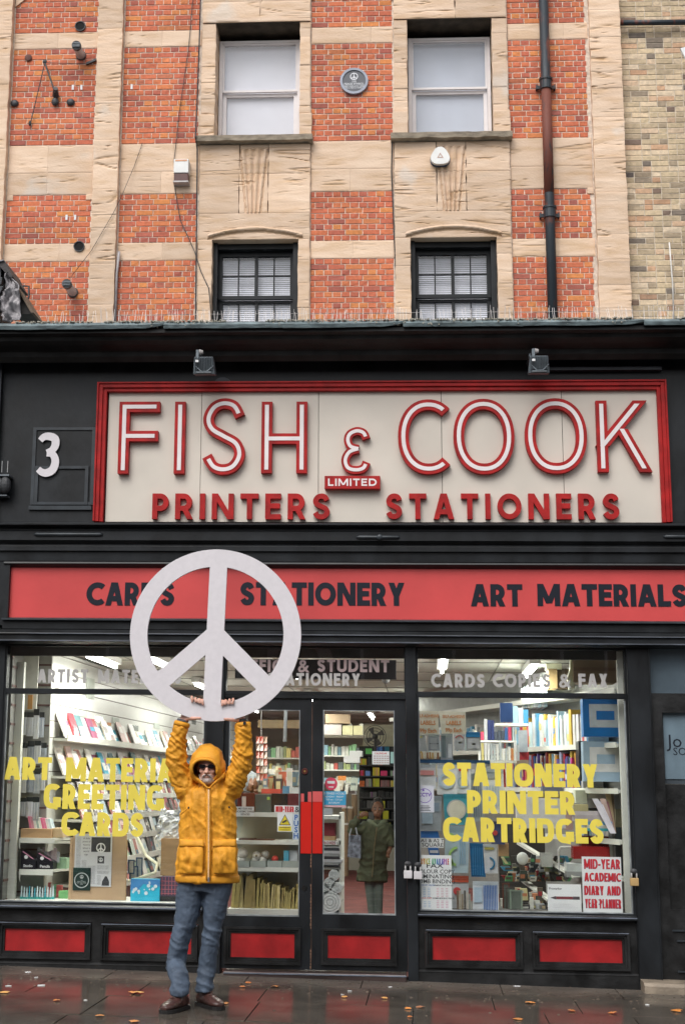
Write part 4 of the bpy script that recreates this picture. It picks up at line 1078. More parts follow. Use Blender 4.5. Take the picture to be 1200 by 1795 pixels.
flood(925, 611, 962, 654, 'grey floodlight on a short arm above the second letter O of COOK')

# ---------------------------------------------------------------- entablature between the signs
mb = MB(); prf(mb, XL, XR, [(.139, zF0), (-.16, zF0-.004), (-.175, zF0-.012), (-.175, zF0-.022), (-.15, zF0-.034), (-.10, zF0-.048), (-.105, zF0-.075), (-.12, zF0-.082), (-.12, 3.585), (-.10, 3.572), (-.075, 3.55), (-.085, 3.53), (-.085, 3.492), (-.062, 3.482), (-.058, 3.40), (.139, 3.40)])
link('ledge', mb, M_BLACK, shop)
rz0, rz1 = 2.900, 3.335; rx0 = -3.598; rx1 = 3.2
mb = MB(); mb.box(XL, rx0-.055, -.05, .139, 2.83, 3.399); mb.box(rx0-.055, XR, -.05, .139, rz1+.045, 3.3985); mb.box(rx0-.055, XR, -.0505, .139, 2.80, rz0-.028)
link('fascia_board', mb, M_BLACK, shop)
# bead round the red panel
mb = MB(); mb.prof(rx0-.055, XR, [(.02, rz1+.044), (-.085, rz1+.044), (-.09, rz1+.03), (-.07, rz1+.016), (-.045, rz1+.002), (.02, rz1+.002)]); link('moulding', mb, M_EDGE if 0 else M_BLACK, shop)
mb = MB(); mb.prof(rx0-.055, XR, [(.02, rz0-.002), (-.05, rz0-.004), (-.082, rz0-.014), (-.082, rz0-.027), (.02, rz0-.027)]); link('moulding', mb, M_GHOST, shop)
mb = MB(); mb.box(rx0-.054, rx0-.004, -.072, .02, rz0-.0265, rz1+.0435); link('moulding', mb, M_BLACK, shop)
fs_ = thing('fascia_sign', 'long red strip sign with dark words CARDS STATIONERY ART MATERIALS', 'sign', (-.4, -.02, rz0))
mb = MB(); mb.box(rx0-.003, rx1, -.035, .0, rz0-.001, rz1+.001); link('panel', mb, M_FRED, fs_)
for txt, a, b in (('CARDS', 152, 306), ('STATIONERY', 421, 709), ('ART', 824, 915), ('MATERIALS', 941, 1203)):
    x0, x1, z0, z1 = rect(a, 1021 if a < 500 else 1024, b, 1061.5 if a < 500 else 1063, -.035)
    word('lettering', txt, x0, x1, z0, z1, .047, -.0385, -.034, M_DARKLET, fs_, gap=.06)
# rainwater seam bars on the ledge
for (a, b, yy), nm in (((60, 180, 937), 'seam'), ((624, 700, 942), 'seam'), ((1162, 1215, 941), 'seam')):
    x0, x1, z0, z1 = rect(a, yy-4, b, yy+3, -.13)
    mb = MB(); zz = (z0+z1)/2
    mb.tube([(x0, -.125, zz), (x0+.02, -.125, zz), (x1-.02, -.125, zz), (x1, -.125, zz)], [.008, .016, .016, .008], 10)
    if nm and a == 624: mb.ell((x0+.2, -.135, zz), (.025, .012, .025)); 
    link('handle_bar', mb, M_GHOST, shop, smooth=True)
# lintel under the strip, with two bright thin beads
mb = MB(); prf(mb, XL, XR, [(.139, 2.80), (-.05, 2.799), (-.05, 2.775), (-.11, 2.772), (-.115, 2.764), (-.095, 2.758), (-.095, 2.715), (-.13, 2.712), (-.137, 2.704), (-.115, 2.694), (-.07, 2.675), (.139, 2.675)])
link('lintel', mb, M_BLACK, shop)
mb = MB(); mb.box(XL, XR, -.1395, -.1365, 2.688, 2.693); mb.box(-3.4, XR, -.1178, -.1148, 2.7515, 2.7555); link('edge_bead', mb, pm('worn_edge', (.13,.15,.19), .4, .4, 14, stretch=(.4,1,1)), shop)

# ---------------------------------------------------------------- window and door bays
yF = 0.0
mb = MB(); mb.box(XL, -3.622, -.03, .12, gz(-4)-.2, 2.674)
link('pilaster', mb, M_BLACK, shop)
# pier between left window and door leaf; pier between door and right window; right pilaster
def pier(x0, x1, y0, y1, z0, z1, nm='pilaster', mt=M_BLACK): mb = MB(); mb.box(x0, x1, y0, y1, z0, z1); return link(nm, mb, mt, shop, bev=.004)
pier(-1.864, -1.715, -.045, .12, gz(-1.8)-.1, 2.674)
pier(-.178, -.092, -.055, .12, gz(0)-.1, 2.674)
pier(1.672, 1.862, -.05, .12, gz(1.8)-.1, 2.674)
mb = MB(); mb.box(1.672, 1.676, -.062, -.05, .0, 2.674); mb.box(1.855, 1.862, -.062, -.05, .0, 2.674); link('moulding', mb, M_BLACK, shop)
ZT0, ZT1 = 2.290, 2.244      # transom
def window(name, x0, x1, zs, zt, gl_inset=.012):
    """timber frame with a transom light over the big pane"""
    mb = MB(); mb.frame(x0-.0, x1+.0, zs, zt, .018, .018, .02, .02, -.02, .06)
    mb.box(x0+.018, x1-.018, -.018, .058, 2.248, 2.290)
    w_ = link('shop_window', mb, M_BLACK, shop, label=name)
    g = MB(); g.box(x0+.016, x1-.016, .02, .026, zs+.018, 2.250); link('pane', g, M_GLASS, w_)
    g = MB(); g.box(x0+.016, x1-.016, .02, .026, 2.288, zt-.018); link('pane', g, M_GLASS, w_)
    g = MB(); g.frame(x0+.018, x1-.018, zs+.02, 2.247, .010, .010, .008, .004, .001, .019); link('glazing_bead', g, pm('pale_putty_bead', (.22,.24,.25), .45, .4, 9), w_)
    return w_
WL = window('wide left shop window with yellow lettering', -3.622, -1.864, .50, 2.674)
WR = window('right shop window with yellow lettering and posters', -.092, 1.672, .487, 2.674)
mb = MB(); mb.frame(-1.715, -.178, 2.262, 2.674, .012, .012, .022, .02, -.02, .06)
WM = link('shop_window', mb, M_BLACK, shop, label='shallow transom window above the double doors')
g = MB(); g.box(-1.705, -.188, .02, .026, 2.28, 2.658); link('pane', g, M_GLASS, WM)
# sills
for a, b, z in ((XL, -1.864, .51), (-.092, 1.672, .50)):
    mb = MB(); mb.prof(a, b, [(.06, z), (-.075, z-.006), (-.09, z-.014), (-.09, z-.036), (-.07, z-.046), (-.045, z-.055), (.06, z-.055)]); link('window_sill', mb, M_BLACK, shop)
    mb = MB(); mb.box(a, b, -.0925, -.089, z-.024, z-.015); link('edge_bead', mb, pm('worn_edge', (.13,.15,.19), .4, .4, 14, stretch=(.4,1,1)), shop)
# stall risers with recessed red panels
def riser(x0, x1, pans, zt):
    zb_ = .05
    mb = MB(); xs = [x0]+[v for p in pans for v in (p[0]-.055, p[1]+.055)]+[x1]
    for i in range(0, len(xs), 2): mb.box(xs[i], xs[i+1], -.03, .12, gz(x1)-.1, zt)
    for p in pans:
        mb.box(p[0]-.055, p[1]+.055, -.0295, .12, .365, zt); mb.box(p[0]-.055, p[1]+.055, -.0295, .12, gz(x1)-.1, p[2]-.055)
    r_ = link('stall_riser', mb, M_BLACK2, shop)
    mb = MB(); mb.box(x0, x1, -.048, -.031, gz(x1)-.1, .03); mb.prof(x0, x1, [(-.031, .045), (-.052, .030), (-.048, .0305), (-.031, .028)]); link('skirting', mb, M_BLACK2, r_)
    for p in pans:
        mb = MB(); mb.box(p[0]-.054, p[1]+.054, -.004, .01, p[2]-.054, p[3]+.054); link('panel', mb, M_KRED, r_)
        mb = MB()
        for k, (o, yy) in enumerate(((.054, -.052), (.034, -.036), (.016, -.020))):
            w_ = .019
            mb.frame(p[0]-o, p[1]+o, p[2]-o, p[3]+o, w_, w_, w_, w_, yy, -.003-.0004*k)
        link('moulding', mb, M_BLACK2, r_)
        mb = MB(); mb.box(p[0]-.05, p[1]+.05, -.0535, -.0515, p[3]+.046, p[3]+.052); mb.box(p[0]-.02, p[1]+.02, -.0385, -.0365, p[3]+.029, p[3]+.033); link('edge_bead', mb, pm('worn_edge', (.13,.15,.19), .4, .4, 14, stretch=(.4,1,1)), r_)
riser(XL, -1.864, [(-3.523, -2.845, .122, .306), (-2.654, -1.955, .122, .306)], .4545)
riser(-.092, 1.672, [(.020, .697, .118, .309), (.885, 1.556, .120, .309)], .4445)
# double doors
def door(x0, x1, gx0, gx1, gz0, gz1, px0, px1, pz0, pz1, lab):
    y0, y1 = -.005, .04; zb_, zt = .02, 2.224
    mb = MB(); mb.box(x0, gx0, y0, y1, zb_, zt); mb.box(gx1, x1, y0, y1, zb_, zt)
    mb.box(gx0, gx1, y0+.001, y1-.001, gz1, zt); mb.box(gx0, gx1, y0+.001, y1-.001, pz1+.05, gz0); mb.box(gx0, gx1, y0+.001, y1-.001, zb_, pz0-.05)
    d = link('door', mb, M_BLACK, shop, label=lab)
    g = MB(); g.box(gx0-.005, gx1+.005, .014, .02, gz0-.005, gz1+.005); link('pane', g, M_GLASS, d)
    g = MB(); g.frame(gx0, gx1, gz0, gz1, .008, .008, .012, .006, -.0048, .012); link('glazing_bead', g, pm('pale_putty_bead', (.22,.24,.25), .45, .4, 9), d)
    mb = MB(); mb.box(gx0-.001, gx1+.001, .006, .02, pz0-.051, pz1+.051); link('kick_panel', mb, M_KRED, d)
    mb = MB()
    for k, (o, yy) in enumerate(((.052, -.022), (.034, -.012), (.017, -.002))):
        mb.frame(px0-o, px1+o, pz0-o, pz1+o, .0185, .0185, .0185, .0185, yy, .0065+.0004*k)
    if px0-.052 < gx0-.002 or True: pass
    link('moulding', mb, M_BLACK2, d)
    mb = MB(); mb.box(gx0, px0-.03, .002, .0185, pz0-.05, pz1+.05); mb.box(px1+.03, gx1, .0021, .0185, pz0-.05, pz1+.05); link('panel_field', mb, M_BLACK2, d)
    return d
DL = door(-1.713, -.972, -1.672, -1.071, .437, 2.128, -1.636, -1.107, .107, .301, 'left door leaf')
DR = door(-.966, -.180, -.876, -.275, .462, 2.131, -.835, -.322, .115, .298, 'right door leaf')
mb = MB(); mb.box(-1.713, -.180, -.02, .10, 2.226, 2.26); link('door_head', mb, M_BLACK, shop)
# worn seam between leaves
mb = MB(); mb.box(-.9718, -.9662, .0, .03, .02, 2.2); link('door_seam', mb, pm('worn_wood_seam', (.20,.11,.07), .8, .6, 3, stretch=(1,1,2), col2=(.012,.012,.012)), shop)
mb = MB(); n = 50
for k in range(n):
    z = .03+1.3*k/n
    if noise.noise(Vector((z*6, 2, 3))) > -.05: mb.box(-.977+rnd.uniform(-.002, .002), -.9715, -.0062, -.004, z, z+.02)
link('paint_chip', mb, pm('bare_wood_chip', (.30,.17,.11), .8, .3), DL, kind='stuff')
# red push plates
M_PRED = pm('bright_red_plate', (.56,.016,.010), .35, .06, 3); M_PPK = pm('pink_red_plate', (.58,.10,.10), .4, .06, 3)
for a, b, dd, legs in ((527, 545.5, DL, 1), (547.5, 564.5, DR, 0)):
    x0, x1, z0, z1 = rect(a, 1406, b, 1496, -.01); mb = MB(); mb.box(x0, x1, -.009, -.0052, z0, z1); link('push_plate', mb, M_PRED, dd)
    _, _, z2, z3 = rect(a, 1388, b, 1406, -.01)
    mb = MB()
    if legs:
        mb.box(x0, x0+.026, -.0088, -.0052, z2+.002, z3-.015); mb.box(x1-.03, x1, -.0088, -.0052, z2+.002, z3)
    else: mb.box(x0, x1, -.0088, -.0052, z2+.002, z3+.003)
    link('push_plate', mb, M_PPK, dd)
x, z = at(534, 1352, -.01); mb = MB(); mb.tube([(x, -.004, z), (x, -.016, z)], [.027, .024], 20); lk = link('lock', mb, pm('lock_brown', (.08,.018,.014), .4, .2), DL, smooth=False)
mb = MB(); mb.tube([(x, -.016, z), (x, -.0185, z)], [.009, .008], 12); link('keyhole', mb, M_BRASS, lk)
x, z = at(533, 1557, -.01); mb = MB(); mb.tube([(x, -.004, z), (x, -.009, z)], [.024, .022], 20); link('lock', mb, M_BLACK2, DL)
# step
mb = MB(); xs0, xs1 = at(395, 1705)[0], at(712, 1710, -.1)[0]; mb.box(xs0, xs1, -.13, .10, gz(-1)-.05, .0115); link('door_step', mb, pm('dark_wood_step', (.045,.03,.028), .3, .4, 7, bump=.2, stretch=(.3,1,1), coat=.3), shop, bev=.008)
mb = MB(); mb.box(xs0, xs1, -.134, -.1285, -.005, .004); link('edge_bead', mb, pm('worn_edge', (.13,.15,.19), .4, .4, 14, stretch=(.4,1,1)), shop)

# ---- lettering on the glass
def ywords(parent, rows, y=.017, t=.046):
    for txt, a, b, c, d in rows:
        x0, x1, z0, z1 = rect(a, c, b, d, y)
        word('lettering', txt, x0, x1, z0, z1, t, y-.0012, y+.001, M_YEL, parent, gap=.065, pw=.72)
ywords(WL, [('ART', 8, 91, 1327, 1367), ('MATERIALS', 116, 354, 1329, 1371), ('GREETING', 77, 288, 1375, 1419), ('CARDS', 108, 252, 1424, 1466)], t=.048)
ywords(WR, [('STATIONERY', 775, 1047, 1338, 1379), ('PRINTER', 818, 1008, 1386, 1427), ('CARTRIDGES', 776, 1057, 1434, 1477)], t=.050)
def fwords(parent, rows, y=.017, t=.026):
    for txt, a, b, c, d in rows:
        x0, x1, z0, z1 = rect(a, c, b, d, y)
        word('lettering', txt, x0, x1, z0, z1, t, y-.0012, y+.001, M_FROST, parent, gap=.14)
M_PINKF = pm('pinkish_frosted_vinyl', (.38,.29,.29), .6, .05)
fwords(WL, [('ARTIST', 66, 155, 1173, 1197), ('MATERIALS', 172, 318, 1174, 1198)])
fwords(WR, [('CARDS', 755, 849, 1181, 1205), ('COPIES', 863, 964, 1181, 1205), ('&', 981, 997, 1181, 1205), ('FAX', 1013, 1064, 1181, 1205)])
for txt, a, b, c, d, mm_ in (('OFFICE', 420, 506, 1156, 1178, M_PINKF), ('&', 525, 538, 1156, 1178, M_PINKF), ('STUDENT', 556, 682, 1156, 1178, M_PINKF), ('STATIONERY', 468, 631, 1180, 1202, M_FROST)):
    x0, x1, z0, z1 = rect(a, c, b, d, .017); word('lettering', txt, x0, x1, z0, z1, .024, .0158, .018, mm_, WM, gap=.14)

# ---- neighbour entrance at the far right, belongs to the next shop
nbr = thing('shop_doorway', 'dark closed doorway of the next shop at the right edge, above a stone step', 'doorway', (2.1, .1, 0))
x0 = 1.868
mb = MB(); mb.box(3.601, 5.4, -.03, .12, gz(5)-.1, 2.674); link('wall', mb, M_BLACK2, nbr)
mb = MB(); mb.box(1.8625, 3.6, -.02, .12, gz(2)+.05, .55); mb.box(1.8625, 1.952, -.02, .12, .55, 2.27); mb.box(1.952, 3.6, .02, .12, .55, 1.55); mb.box(1.8625, 3.6, -.0205, .12, 2.135, 2.295)
link('door', mb, M_BLACK2, nbr)
mb = MB(); mb.box(1.868, 3.6, .03, .036, 2.296, 2.672); link('pane', mb, pm('blue_grey_obscured_pane', (.085,.115,.14), .25, .15, 4), nbr)
mb = MB(); mb.box(1.953, 3.6, .03, .036, 1.551, 2.134); link('pane', mb, pm('dusty_dark_pane', (.055,.068,.08), .3, .2, 4), nbr)
mb = MB(); x0, x1, z0, z1 = rect(1163, 1250, 1260, 1366, .02); mb.box(x0, x1, .022, .029, z0, z1); ps = link('notice', mb, pm('blue_grey_notice', (.13,.185,.225), .4, .15, 6), nbr)
btext('lettering', 'Jo', x0+.03, z0+(z1-z0)*.48, .15, .0212, M_DARKLET, ps, align='LEFT'); btext('lettering', 'SO', x0+.07, z0+(z1-z0)*.36, .09, .0212, M_DARKLET, ps, align='LEFT')
btext('lettering', 'HOR', x0+.05, z1+.005, .07, .018, pm('faded_letter', (.16,.20,.22), .5, .1), nbr, align='LEFT')
for z in (.38, .30, .062): 
    mb = MB(); mb.box(1.96+(.03 if z < .35 else 0), 3.6, -.034, -.0195, z, z+.012); link('moulding', mb, M_GHOST, nbr)
mb = MB(); mb.box(1.862, 1.8685, -.03, -.0, .5, 2.67); link('moulding', mb, M_BLACK, nbr)
st = MB(); 
xs0, z_ = at(1128, 1722, -.25)
n = 14; pts = []
for i in range(n+1):
    x = xs0+(3.6-xs0)*i/n; e = noise.noise(Vector((x*4, 1, 1)))*.012
    st.v += [(x, -.27+e, gz(x)-.05), (x, -.262+e, gz(x)+.055+e*.3), (x, -.24+e, gz(x)+.078+e*.3), (x, .0, gz(x)+.085), (x, .0, gz(x)-.05)]
for i in range(n):
    for k in range(5): a = i*5+k; b = i*5+(k+1) % 5; st.f.append((a, b, b+5, a+5)); st.m.append(0)
st.f += [(0,1,2,3,4), tuple(n*5+k for k in (4,3,2,1,0))]; st.m += [0, 0]
tag(link('stone_step', st, pm('worn_stone_step', (.22,.18,.135), .6, .3, 8, bump=.5)), 'worn pale stone step under the doorway at the bottom right edge', 'step')
# broken slate and lead roof lump at the left, in front of the brick
rf = thing('dormer_roof', 'weathered slate roof edge with torn grey lead flashing at the left end of the shop roof', 'roof', tuple(P(20, 560, 1.2)))
Yr = 1.2
def rp(nm, pts, y0, y1, mt, wob=0): 
    m1 = MB(); m1.poly([at(a, b, (y0+y1)/2) for a, b in pts], y0, y1); return link(nm, m1, mt, rf)
M_SLATE = pm('dark_slate', (.022,.026,.03), .5, .4, 12, bump=.4); M_TORN = pm('torn_lead', (.16,.15,.16), .55, .5, 9, bump=.8, bsc=25, col2=(.36,.34,.35))
rp('slate', [(-30, 455), (0, 469), (12, 477), (10, 570), (-30, 570)], 1.12, 1.5, M_SLATE)
rp('slate', [(-30, 486), (6, 488), (4, 500), (-30, 500)], 1.06, 1.12, M_SLATE); rp('slate', [(-30, 503), (8, 504), (2, 516), (-30, 516)], 1.04, 1.12, M_SLATE); rp('slate', [(-30, 520), (3, 520), (1, 570), (-30, 570)], 1.02, 1.12, M_SLATE)
rp('ridge_tile', [(11, 476), (22, 474.5), (37, 502), (31, 502.5), (14, 484)], 1.05, 1.6, pm('ridge_tile_dark', (.035,.03,.03), .6, .4, 9, bump=.4))
rp('ridge_cap', [(-30, 453), (0, 468), (13, 475), (22, 473.5), (22, 475), (12, 477.5), (-30, 458)], 1.03, 1.62, M_TORN)
rp('barge_board', [(36, 512), (40, 512), (71, 563), (37, 563), (36, 530)], 1.15, 1.6, pm('barge_dark', (.03,.027,.025), .7, .4, 9)); rp('barge_edge', [(37, 510), (41, 513), (72, 563), (67, 563)], 1.10, 1.63, pm('barge_edge_brown', (.13,.09,.06), .7, .3, 9))
# crumpled lead
m1 = MB(); nx_, nz_ = 26, 36
ol = lambda v: (8+ (10-8)*v, 33+(36-33)*v)
for j in range(nz_+1):
    v = j/nz_; py = 479+84*v
    xl_ = [9.5, 11, 10, 5, 2, 0, 0, 2, 6][min(8, int(v*8.99))]; xr_ = 15+19*min(1, v/.27) if v < .27 else 34+3*(v-.27)
    for i in range(nx_+1):
        u = i/nx_; px2 = xl_+(xr_-xl_)*u
        c = at(px2, py, 1.05); d = noise.noise(Vector((u*3.2, v*4.4, 2)))*.07+noise.noise(Vector((u*9, v*12, 5)))*.028
        m1.v.append((c[0], 1.05+d, c[1]))
for j in range(nz_):
    for i in range(nx_): a = j*(nx_+1)+i; m1.f.append((a, a+1, a+nx_+2, a+nx_+1)); m1.m.append(0)
o = link('flashing', m1, M_TORN, rf, smooth=True); s_ = o.modifiers.new('s', 'SOLIDIFY'); s_.thickness = .01
m1 = MB(); m1.tube([P(41, 501, 4.9), P(51, 502, 4.9), P(51, 520, 4.9), P(49, 525, 4.9)], [.014]*4, 6); tag(link('cable', m1, M_IRON), 'short dark hooked cable on brick just above the broken slate roof', 'cable')

# ================================================================== inside the shop
ZC = 2.62
def struct(nm, mb, mt): return link(nm, mb, mt, kind='structure')
mb = MB(); mb.box(-6.2, 3.4, .13, 16, -.30, -.035); struct('shop_floor', mb, M_FLOOR)
mb = MB(); mb.box(-6.2, 3.4, .141, 16, 2.70, 2.9); struct('shop_ceiling', mb, M_CEIL)
mb = MB(); mb.box(-6.2, 3.4, 15.0, 15.2, -.3, 2.70); struct('shop_wall_back', mb, pm('back_wall', (.45,.45,.38), .8, .1, 2))
mb = MB(); mb.box(-6.3, -6.2, .13, 16, -.3, 2.7); struct('shop_wall_left', mb, M_CEIL)
mb = MB(); mb.box(3.4, 3.5, .13, 16, -.3, 2.7); struct('shop_wall_right', mb, M_CEIL)
mb = MB(); mb.box(-3.62, 1.67, .15, .19, 2.585, 2.6995); struct('transom_shade_board', mb, pm('shade_board_grey', (.06,.06,.06), .6, .2))  # added dark board standing in for the shadow along the transom top
# ceiling tile joints
mb = MB()
for y in [k*1.2+.6 for k in range(12)]: mb.box(-3.6, 1.8, y, y+.015, 2.692, 2.6995)
for x in (-2.9, -1.7, -.5, .7): mb.box(x, x+.015, .2, 15, 2.690, 2.6925)
tag(link('ceiling_grid', mb, pm('ceiling_joint', (.25,.25,.22), .8, .1)), 'thin grey joint strips dividing the white shop ceiling', 'ceiling trim')
# fluorescent lights; the two short front ones are added to brighten the window displays
M_TUBE = pm('fluorescent_tube', (1,.99,.92), .4, 0, emis=14)
M_FIT = pm('light_fitting', (.7,.7,.68), .4, .05)
nfit = 0
for x, y, ln, al in ((-2.5, 1.0, 1.5, 'y'), (.15, 1.1, 1.5, 'y'), (1.0, 1.7, 1.2, 'y'), (-3.0, .95, 1.2, 'y'), (-1.35, 2.0, 1.5, 'y'), (-2.6, 4.6, 1.5, 'y'), (1.0, 4.0, 1.5, 'y'), (-1.5, 6.5, 1.5, 'y'), (-.35, 6.8, 1.5, 'y'), (-2.6, 9.0, 1.5, 'y'), (-.9, 11.0, 1.5, 'y'), (.5, 9.5, 1.5, 'y')):
    t = thing('ceiling_light', ['', 'long fluorescent ceiling light inside the shop'][1], 'ceiling light', (x, y, 2.6), 'fluorescent lights on the shop ceiling'); nfit += 1
    mb = MB(); mb.box(x-.05, x+.05, y-ln/2, y+ln/2, 2.63, 2.688); link('fitting', mb, M_FIT, t)
    mb = MB(); mb.tube([(x, y-ln/2+.03, 2.605), (x, y+ln/2-.03, 2.605)], [.019]*2, 8, ref=(1,0,0)); link('tube', mb, M_TUBE, t)
    ld = bpy.data.lights.new('tube_light', 'AREA'); ld.shape = 'RECTANGLE'; ld.size = .12; ld.size_y = ln; ld.energy = 23; ld.color = (1, .99, .90)
    lo = bpy.data.objects.new('tube_light', ld); COL.objects.link(lo); lo.parent = t; lo.location = Vector((x, y, 2.575))-t.location

def N3(x, y, z): return noise.noise(Vector((x, y, z)))
def item(nm, mb, mt, lab, cat, group=None, **k):
    o = link(nm, mb, mt, **k); return tag(o, lab, cat, group)
def bx(nm, px, Y, dep, mt, lab, cat, group=None, parent=None, bev=0):
    x0, x1, z0, z1 = rect(*px, Y); mb = MB(); mb.box(x0, x1, Y, Y+dep, z0, z1)
    if parent is not None: return link(nm, mb, mt, parent, bev=bev)
    return item(nm, mb, mt, lab, cat, group, bev=bev)

# ---- left wall: slatwall receding, with tilted magazines, sleeves of cards below
W0 = Vector((-3.375, .60, 0)); WD = Vector((.03, 1, 0)).normalized(); WN = Vector((WD.y, -WD.x, 0))   # WN points into the shop
sw = thing('slatwall', 'white grooved slatwall receding along the left side of the shop', 'display wall', tuple(W0))
z = .25
while z < 2.68:
    mb = MB(); h = min(.15, 2.688-z); mb.obox(W0+Vector((0,0,z)), WD*11.5, WN*-.03, Vector((0,0,h-.008))); link('slat', mb, M_SLAT, sw); z += h
    if h < .1: break
mb = MB(); mb.obox(W0+WD*.03+WN*-.012+Vector((0,0,.2)), WD*11.4, WN*-.03, Vector((0,0,2.48))); link('backing', mb, M_GROOVE, sw)
mb = MB(); mb.obox(Vector((-3.60, .55, .3)), Vector((.235, .0, 0)), Vector((0,.03,0)), Vector((0,0,2.38))); sp = item('slatwall', mb, pm('grey_slat', (.26,.26,.24), .5, .1), 'narrow grey slatted panel behind the hanging packs at the far left of the window', 'display wall')
mb = MB()
for k in range(12): mb.box(-3.60, -3.366, .542, .549, .55+k*.18, .565+k*.18)
link('groove', mb, M_GROOVE, sp)
mb = MB(); mb.box(-3.66, -3.61, .16, .9, .3, 2.69); s2 = item('side_panel', mb, pm('dim_side_slat', (.16,.16,.15), .6, .1), 'dim slatted side wall at the left end of the window display', 'display wall')
for k in range(13):
    mb = MB(); mb.box(-3.612, -3.604, .17, .5, .5+k*.165, .52+k*.165); link('groove', mb, M_GROOVE, s2)
MAGC = [(.62,.60,.60),(.45,.20,.17),(.58,.42,.40),(.66,.64,.62),(.10,.20,.22),(.05,.30,.42),(.62,.58,.55),(.50,.05,.07),(.60,.61,.65),(.25,.45,.55),(.68,.66,.62),(.32,.08,.16),(.55,.50,.42)]
def wall_pt(s, off, z): return W0+WD*s+WN*off+Vector((0,0,z))
def shelf_tier(z, s0, s1, dep, lab):
    mb = MB(); mb.obox(wall_pt(s0, 0.002, z-.03), WD*(s1-s0), WN*dep, Vector((0,0,.022))); mb.obox(wall_pt(s0, dep+.0005, z-.03), WD*(s1-s0), WN*.008, Vector((0,0,.055)))
    return item('wall_shelf', mb, M_SHELF, lab, 'shelf')
def magazines(z, s0, s1, dep, h, wmin, wmax, grp, lab, cat, cols, lean=.10, maxn=80, sleeve=.5):
    shelf_tier(z, s0, s1, dep, lab[0]); s = s0+.03; n = 0
    while s < s1-.2 and n < maxn:
        wd = rnd.uniform(wmin, wmax); hh = h*rnd.uniform(.8, 1.05); c = rnd.choice(cols); mb = MB()
        off = dep-.02-rnd.uniform(0, .05)
        th = rnd.uniform(.006, .018)
        mb.obox(wall_pt(s, off, z), WD*wd, WN*-th, Vector((0,0,hh))-WN*lean)
        o = item('magazine' if cat == 'magazine' else 'greeting_card', mb, flat(c, .25), '%s %s, %s' % (cname(c), lab[1], 'near the window' if s < 1.6 else 'part way along' if s < 3.2 else 'further along' if s < 5.5 else 'deep in the shop'), cat, grp)
        if rnd.random() < .75:
            q = MB(); a = wall_pt(s, off+.0025, z)
            f0 = rnd.uniform(.1, .6)
            up_ = Vector((0,0,hh))-WN*lean
            if 1:
                q.obox(a+WD*wd*.12+up_*f0, WD*wd*.7, WN*.001, up_*rnd.uniform(.15, .35)); link('cover_print', q, flat(rnd.choice(cols)), o)
        s += wd*rnd.uniform(.75, 1.0)+rnd.uniform(.0, .02); n += 1
magazines(1.90, .10, 10.5, .13, .26, .19, .23, 'magazines and pads leaning on the upper slatwall shelf', ('long white shelf under the upper row of magazines', 'magazine or pad in the upper slatwall row'), 'magazine', MAGC)
magazines(1.565, .10, 10.5, .15, .26, .17, .21, 'magazines and pads leaning on the second slatwall shelf', ('long white shelf under the second row of magazines', 'magazine or pad in the second slatwall row'), 'magazine', MAGC)
CC = [(.05,.05,.06),(.12,.10,.10),(.25,.06,.07),(.08,.14,.18),(.62,.62,.60),(.50,.55,.50),(.70,.70,.70),(.40,.18,.16),(.30,.38,.42),(.56,.52,.40),(.20,.22,.22),(.42,.50,.36),(.62,.45,.42),(.68,.66,.60)]
for i, z in enumerate((1.37, 1.18, .99, .80, .61)):
    magazines(z, .25, 6.0, .20+.10*i, .165, .10, .135, 'greeting cards in the sloping racks below the magazines', ('narrow greeting card rack tier %s' % ['just under the magazines', 'second below the magazines', 'third below the magazines', 'fourth below the magazines', 'lowest behind the boxes'][i], 'greeting card on the card rack tier %s' % ['just under the magazines', 'second from the top', 'third from the top', 'fourth from the top', 'lowest of all'][i]), 'greeting card', CC, lean=.05, maxn=44)
# white price cards high on the slatwall, clip strips
for k, (s, z) in enumerate(((.9, 2.13), (1.5, 2.10), (2.2, 2.12), (3.1, 2.08), (4.2, 2.15), (5.5, 2.08), (1.15, 2.32), (6.5, 2.3))):
    mb = MB(); mb.obox(wall_pt(s, .006, z), WD*.30, WN*.002, Vector((0,0,.06 if k < 6 else .2))); item('shelf_ticket', mb, M_SLEEVE if k % 2 else flat((.42,.46,.42)), 'clear plastic strip holder on the bare upper slatwall', 'label holder', 'strip holders on the slatwall')
mb = MB(); mb.obox(wall_pt(2.0, .006, 1.98), WD*.16, WN*.002, Vector((0,0,.14))); item('price_card', mb, flat((.55,.22,.06)), 'small orange price card on the upper slatwall', 'price card')

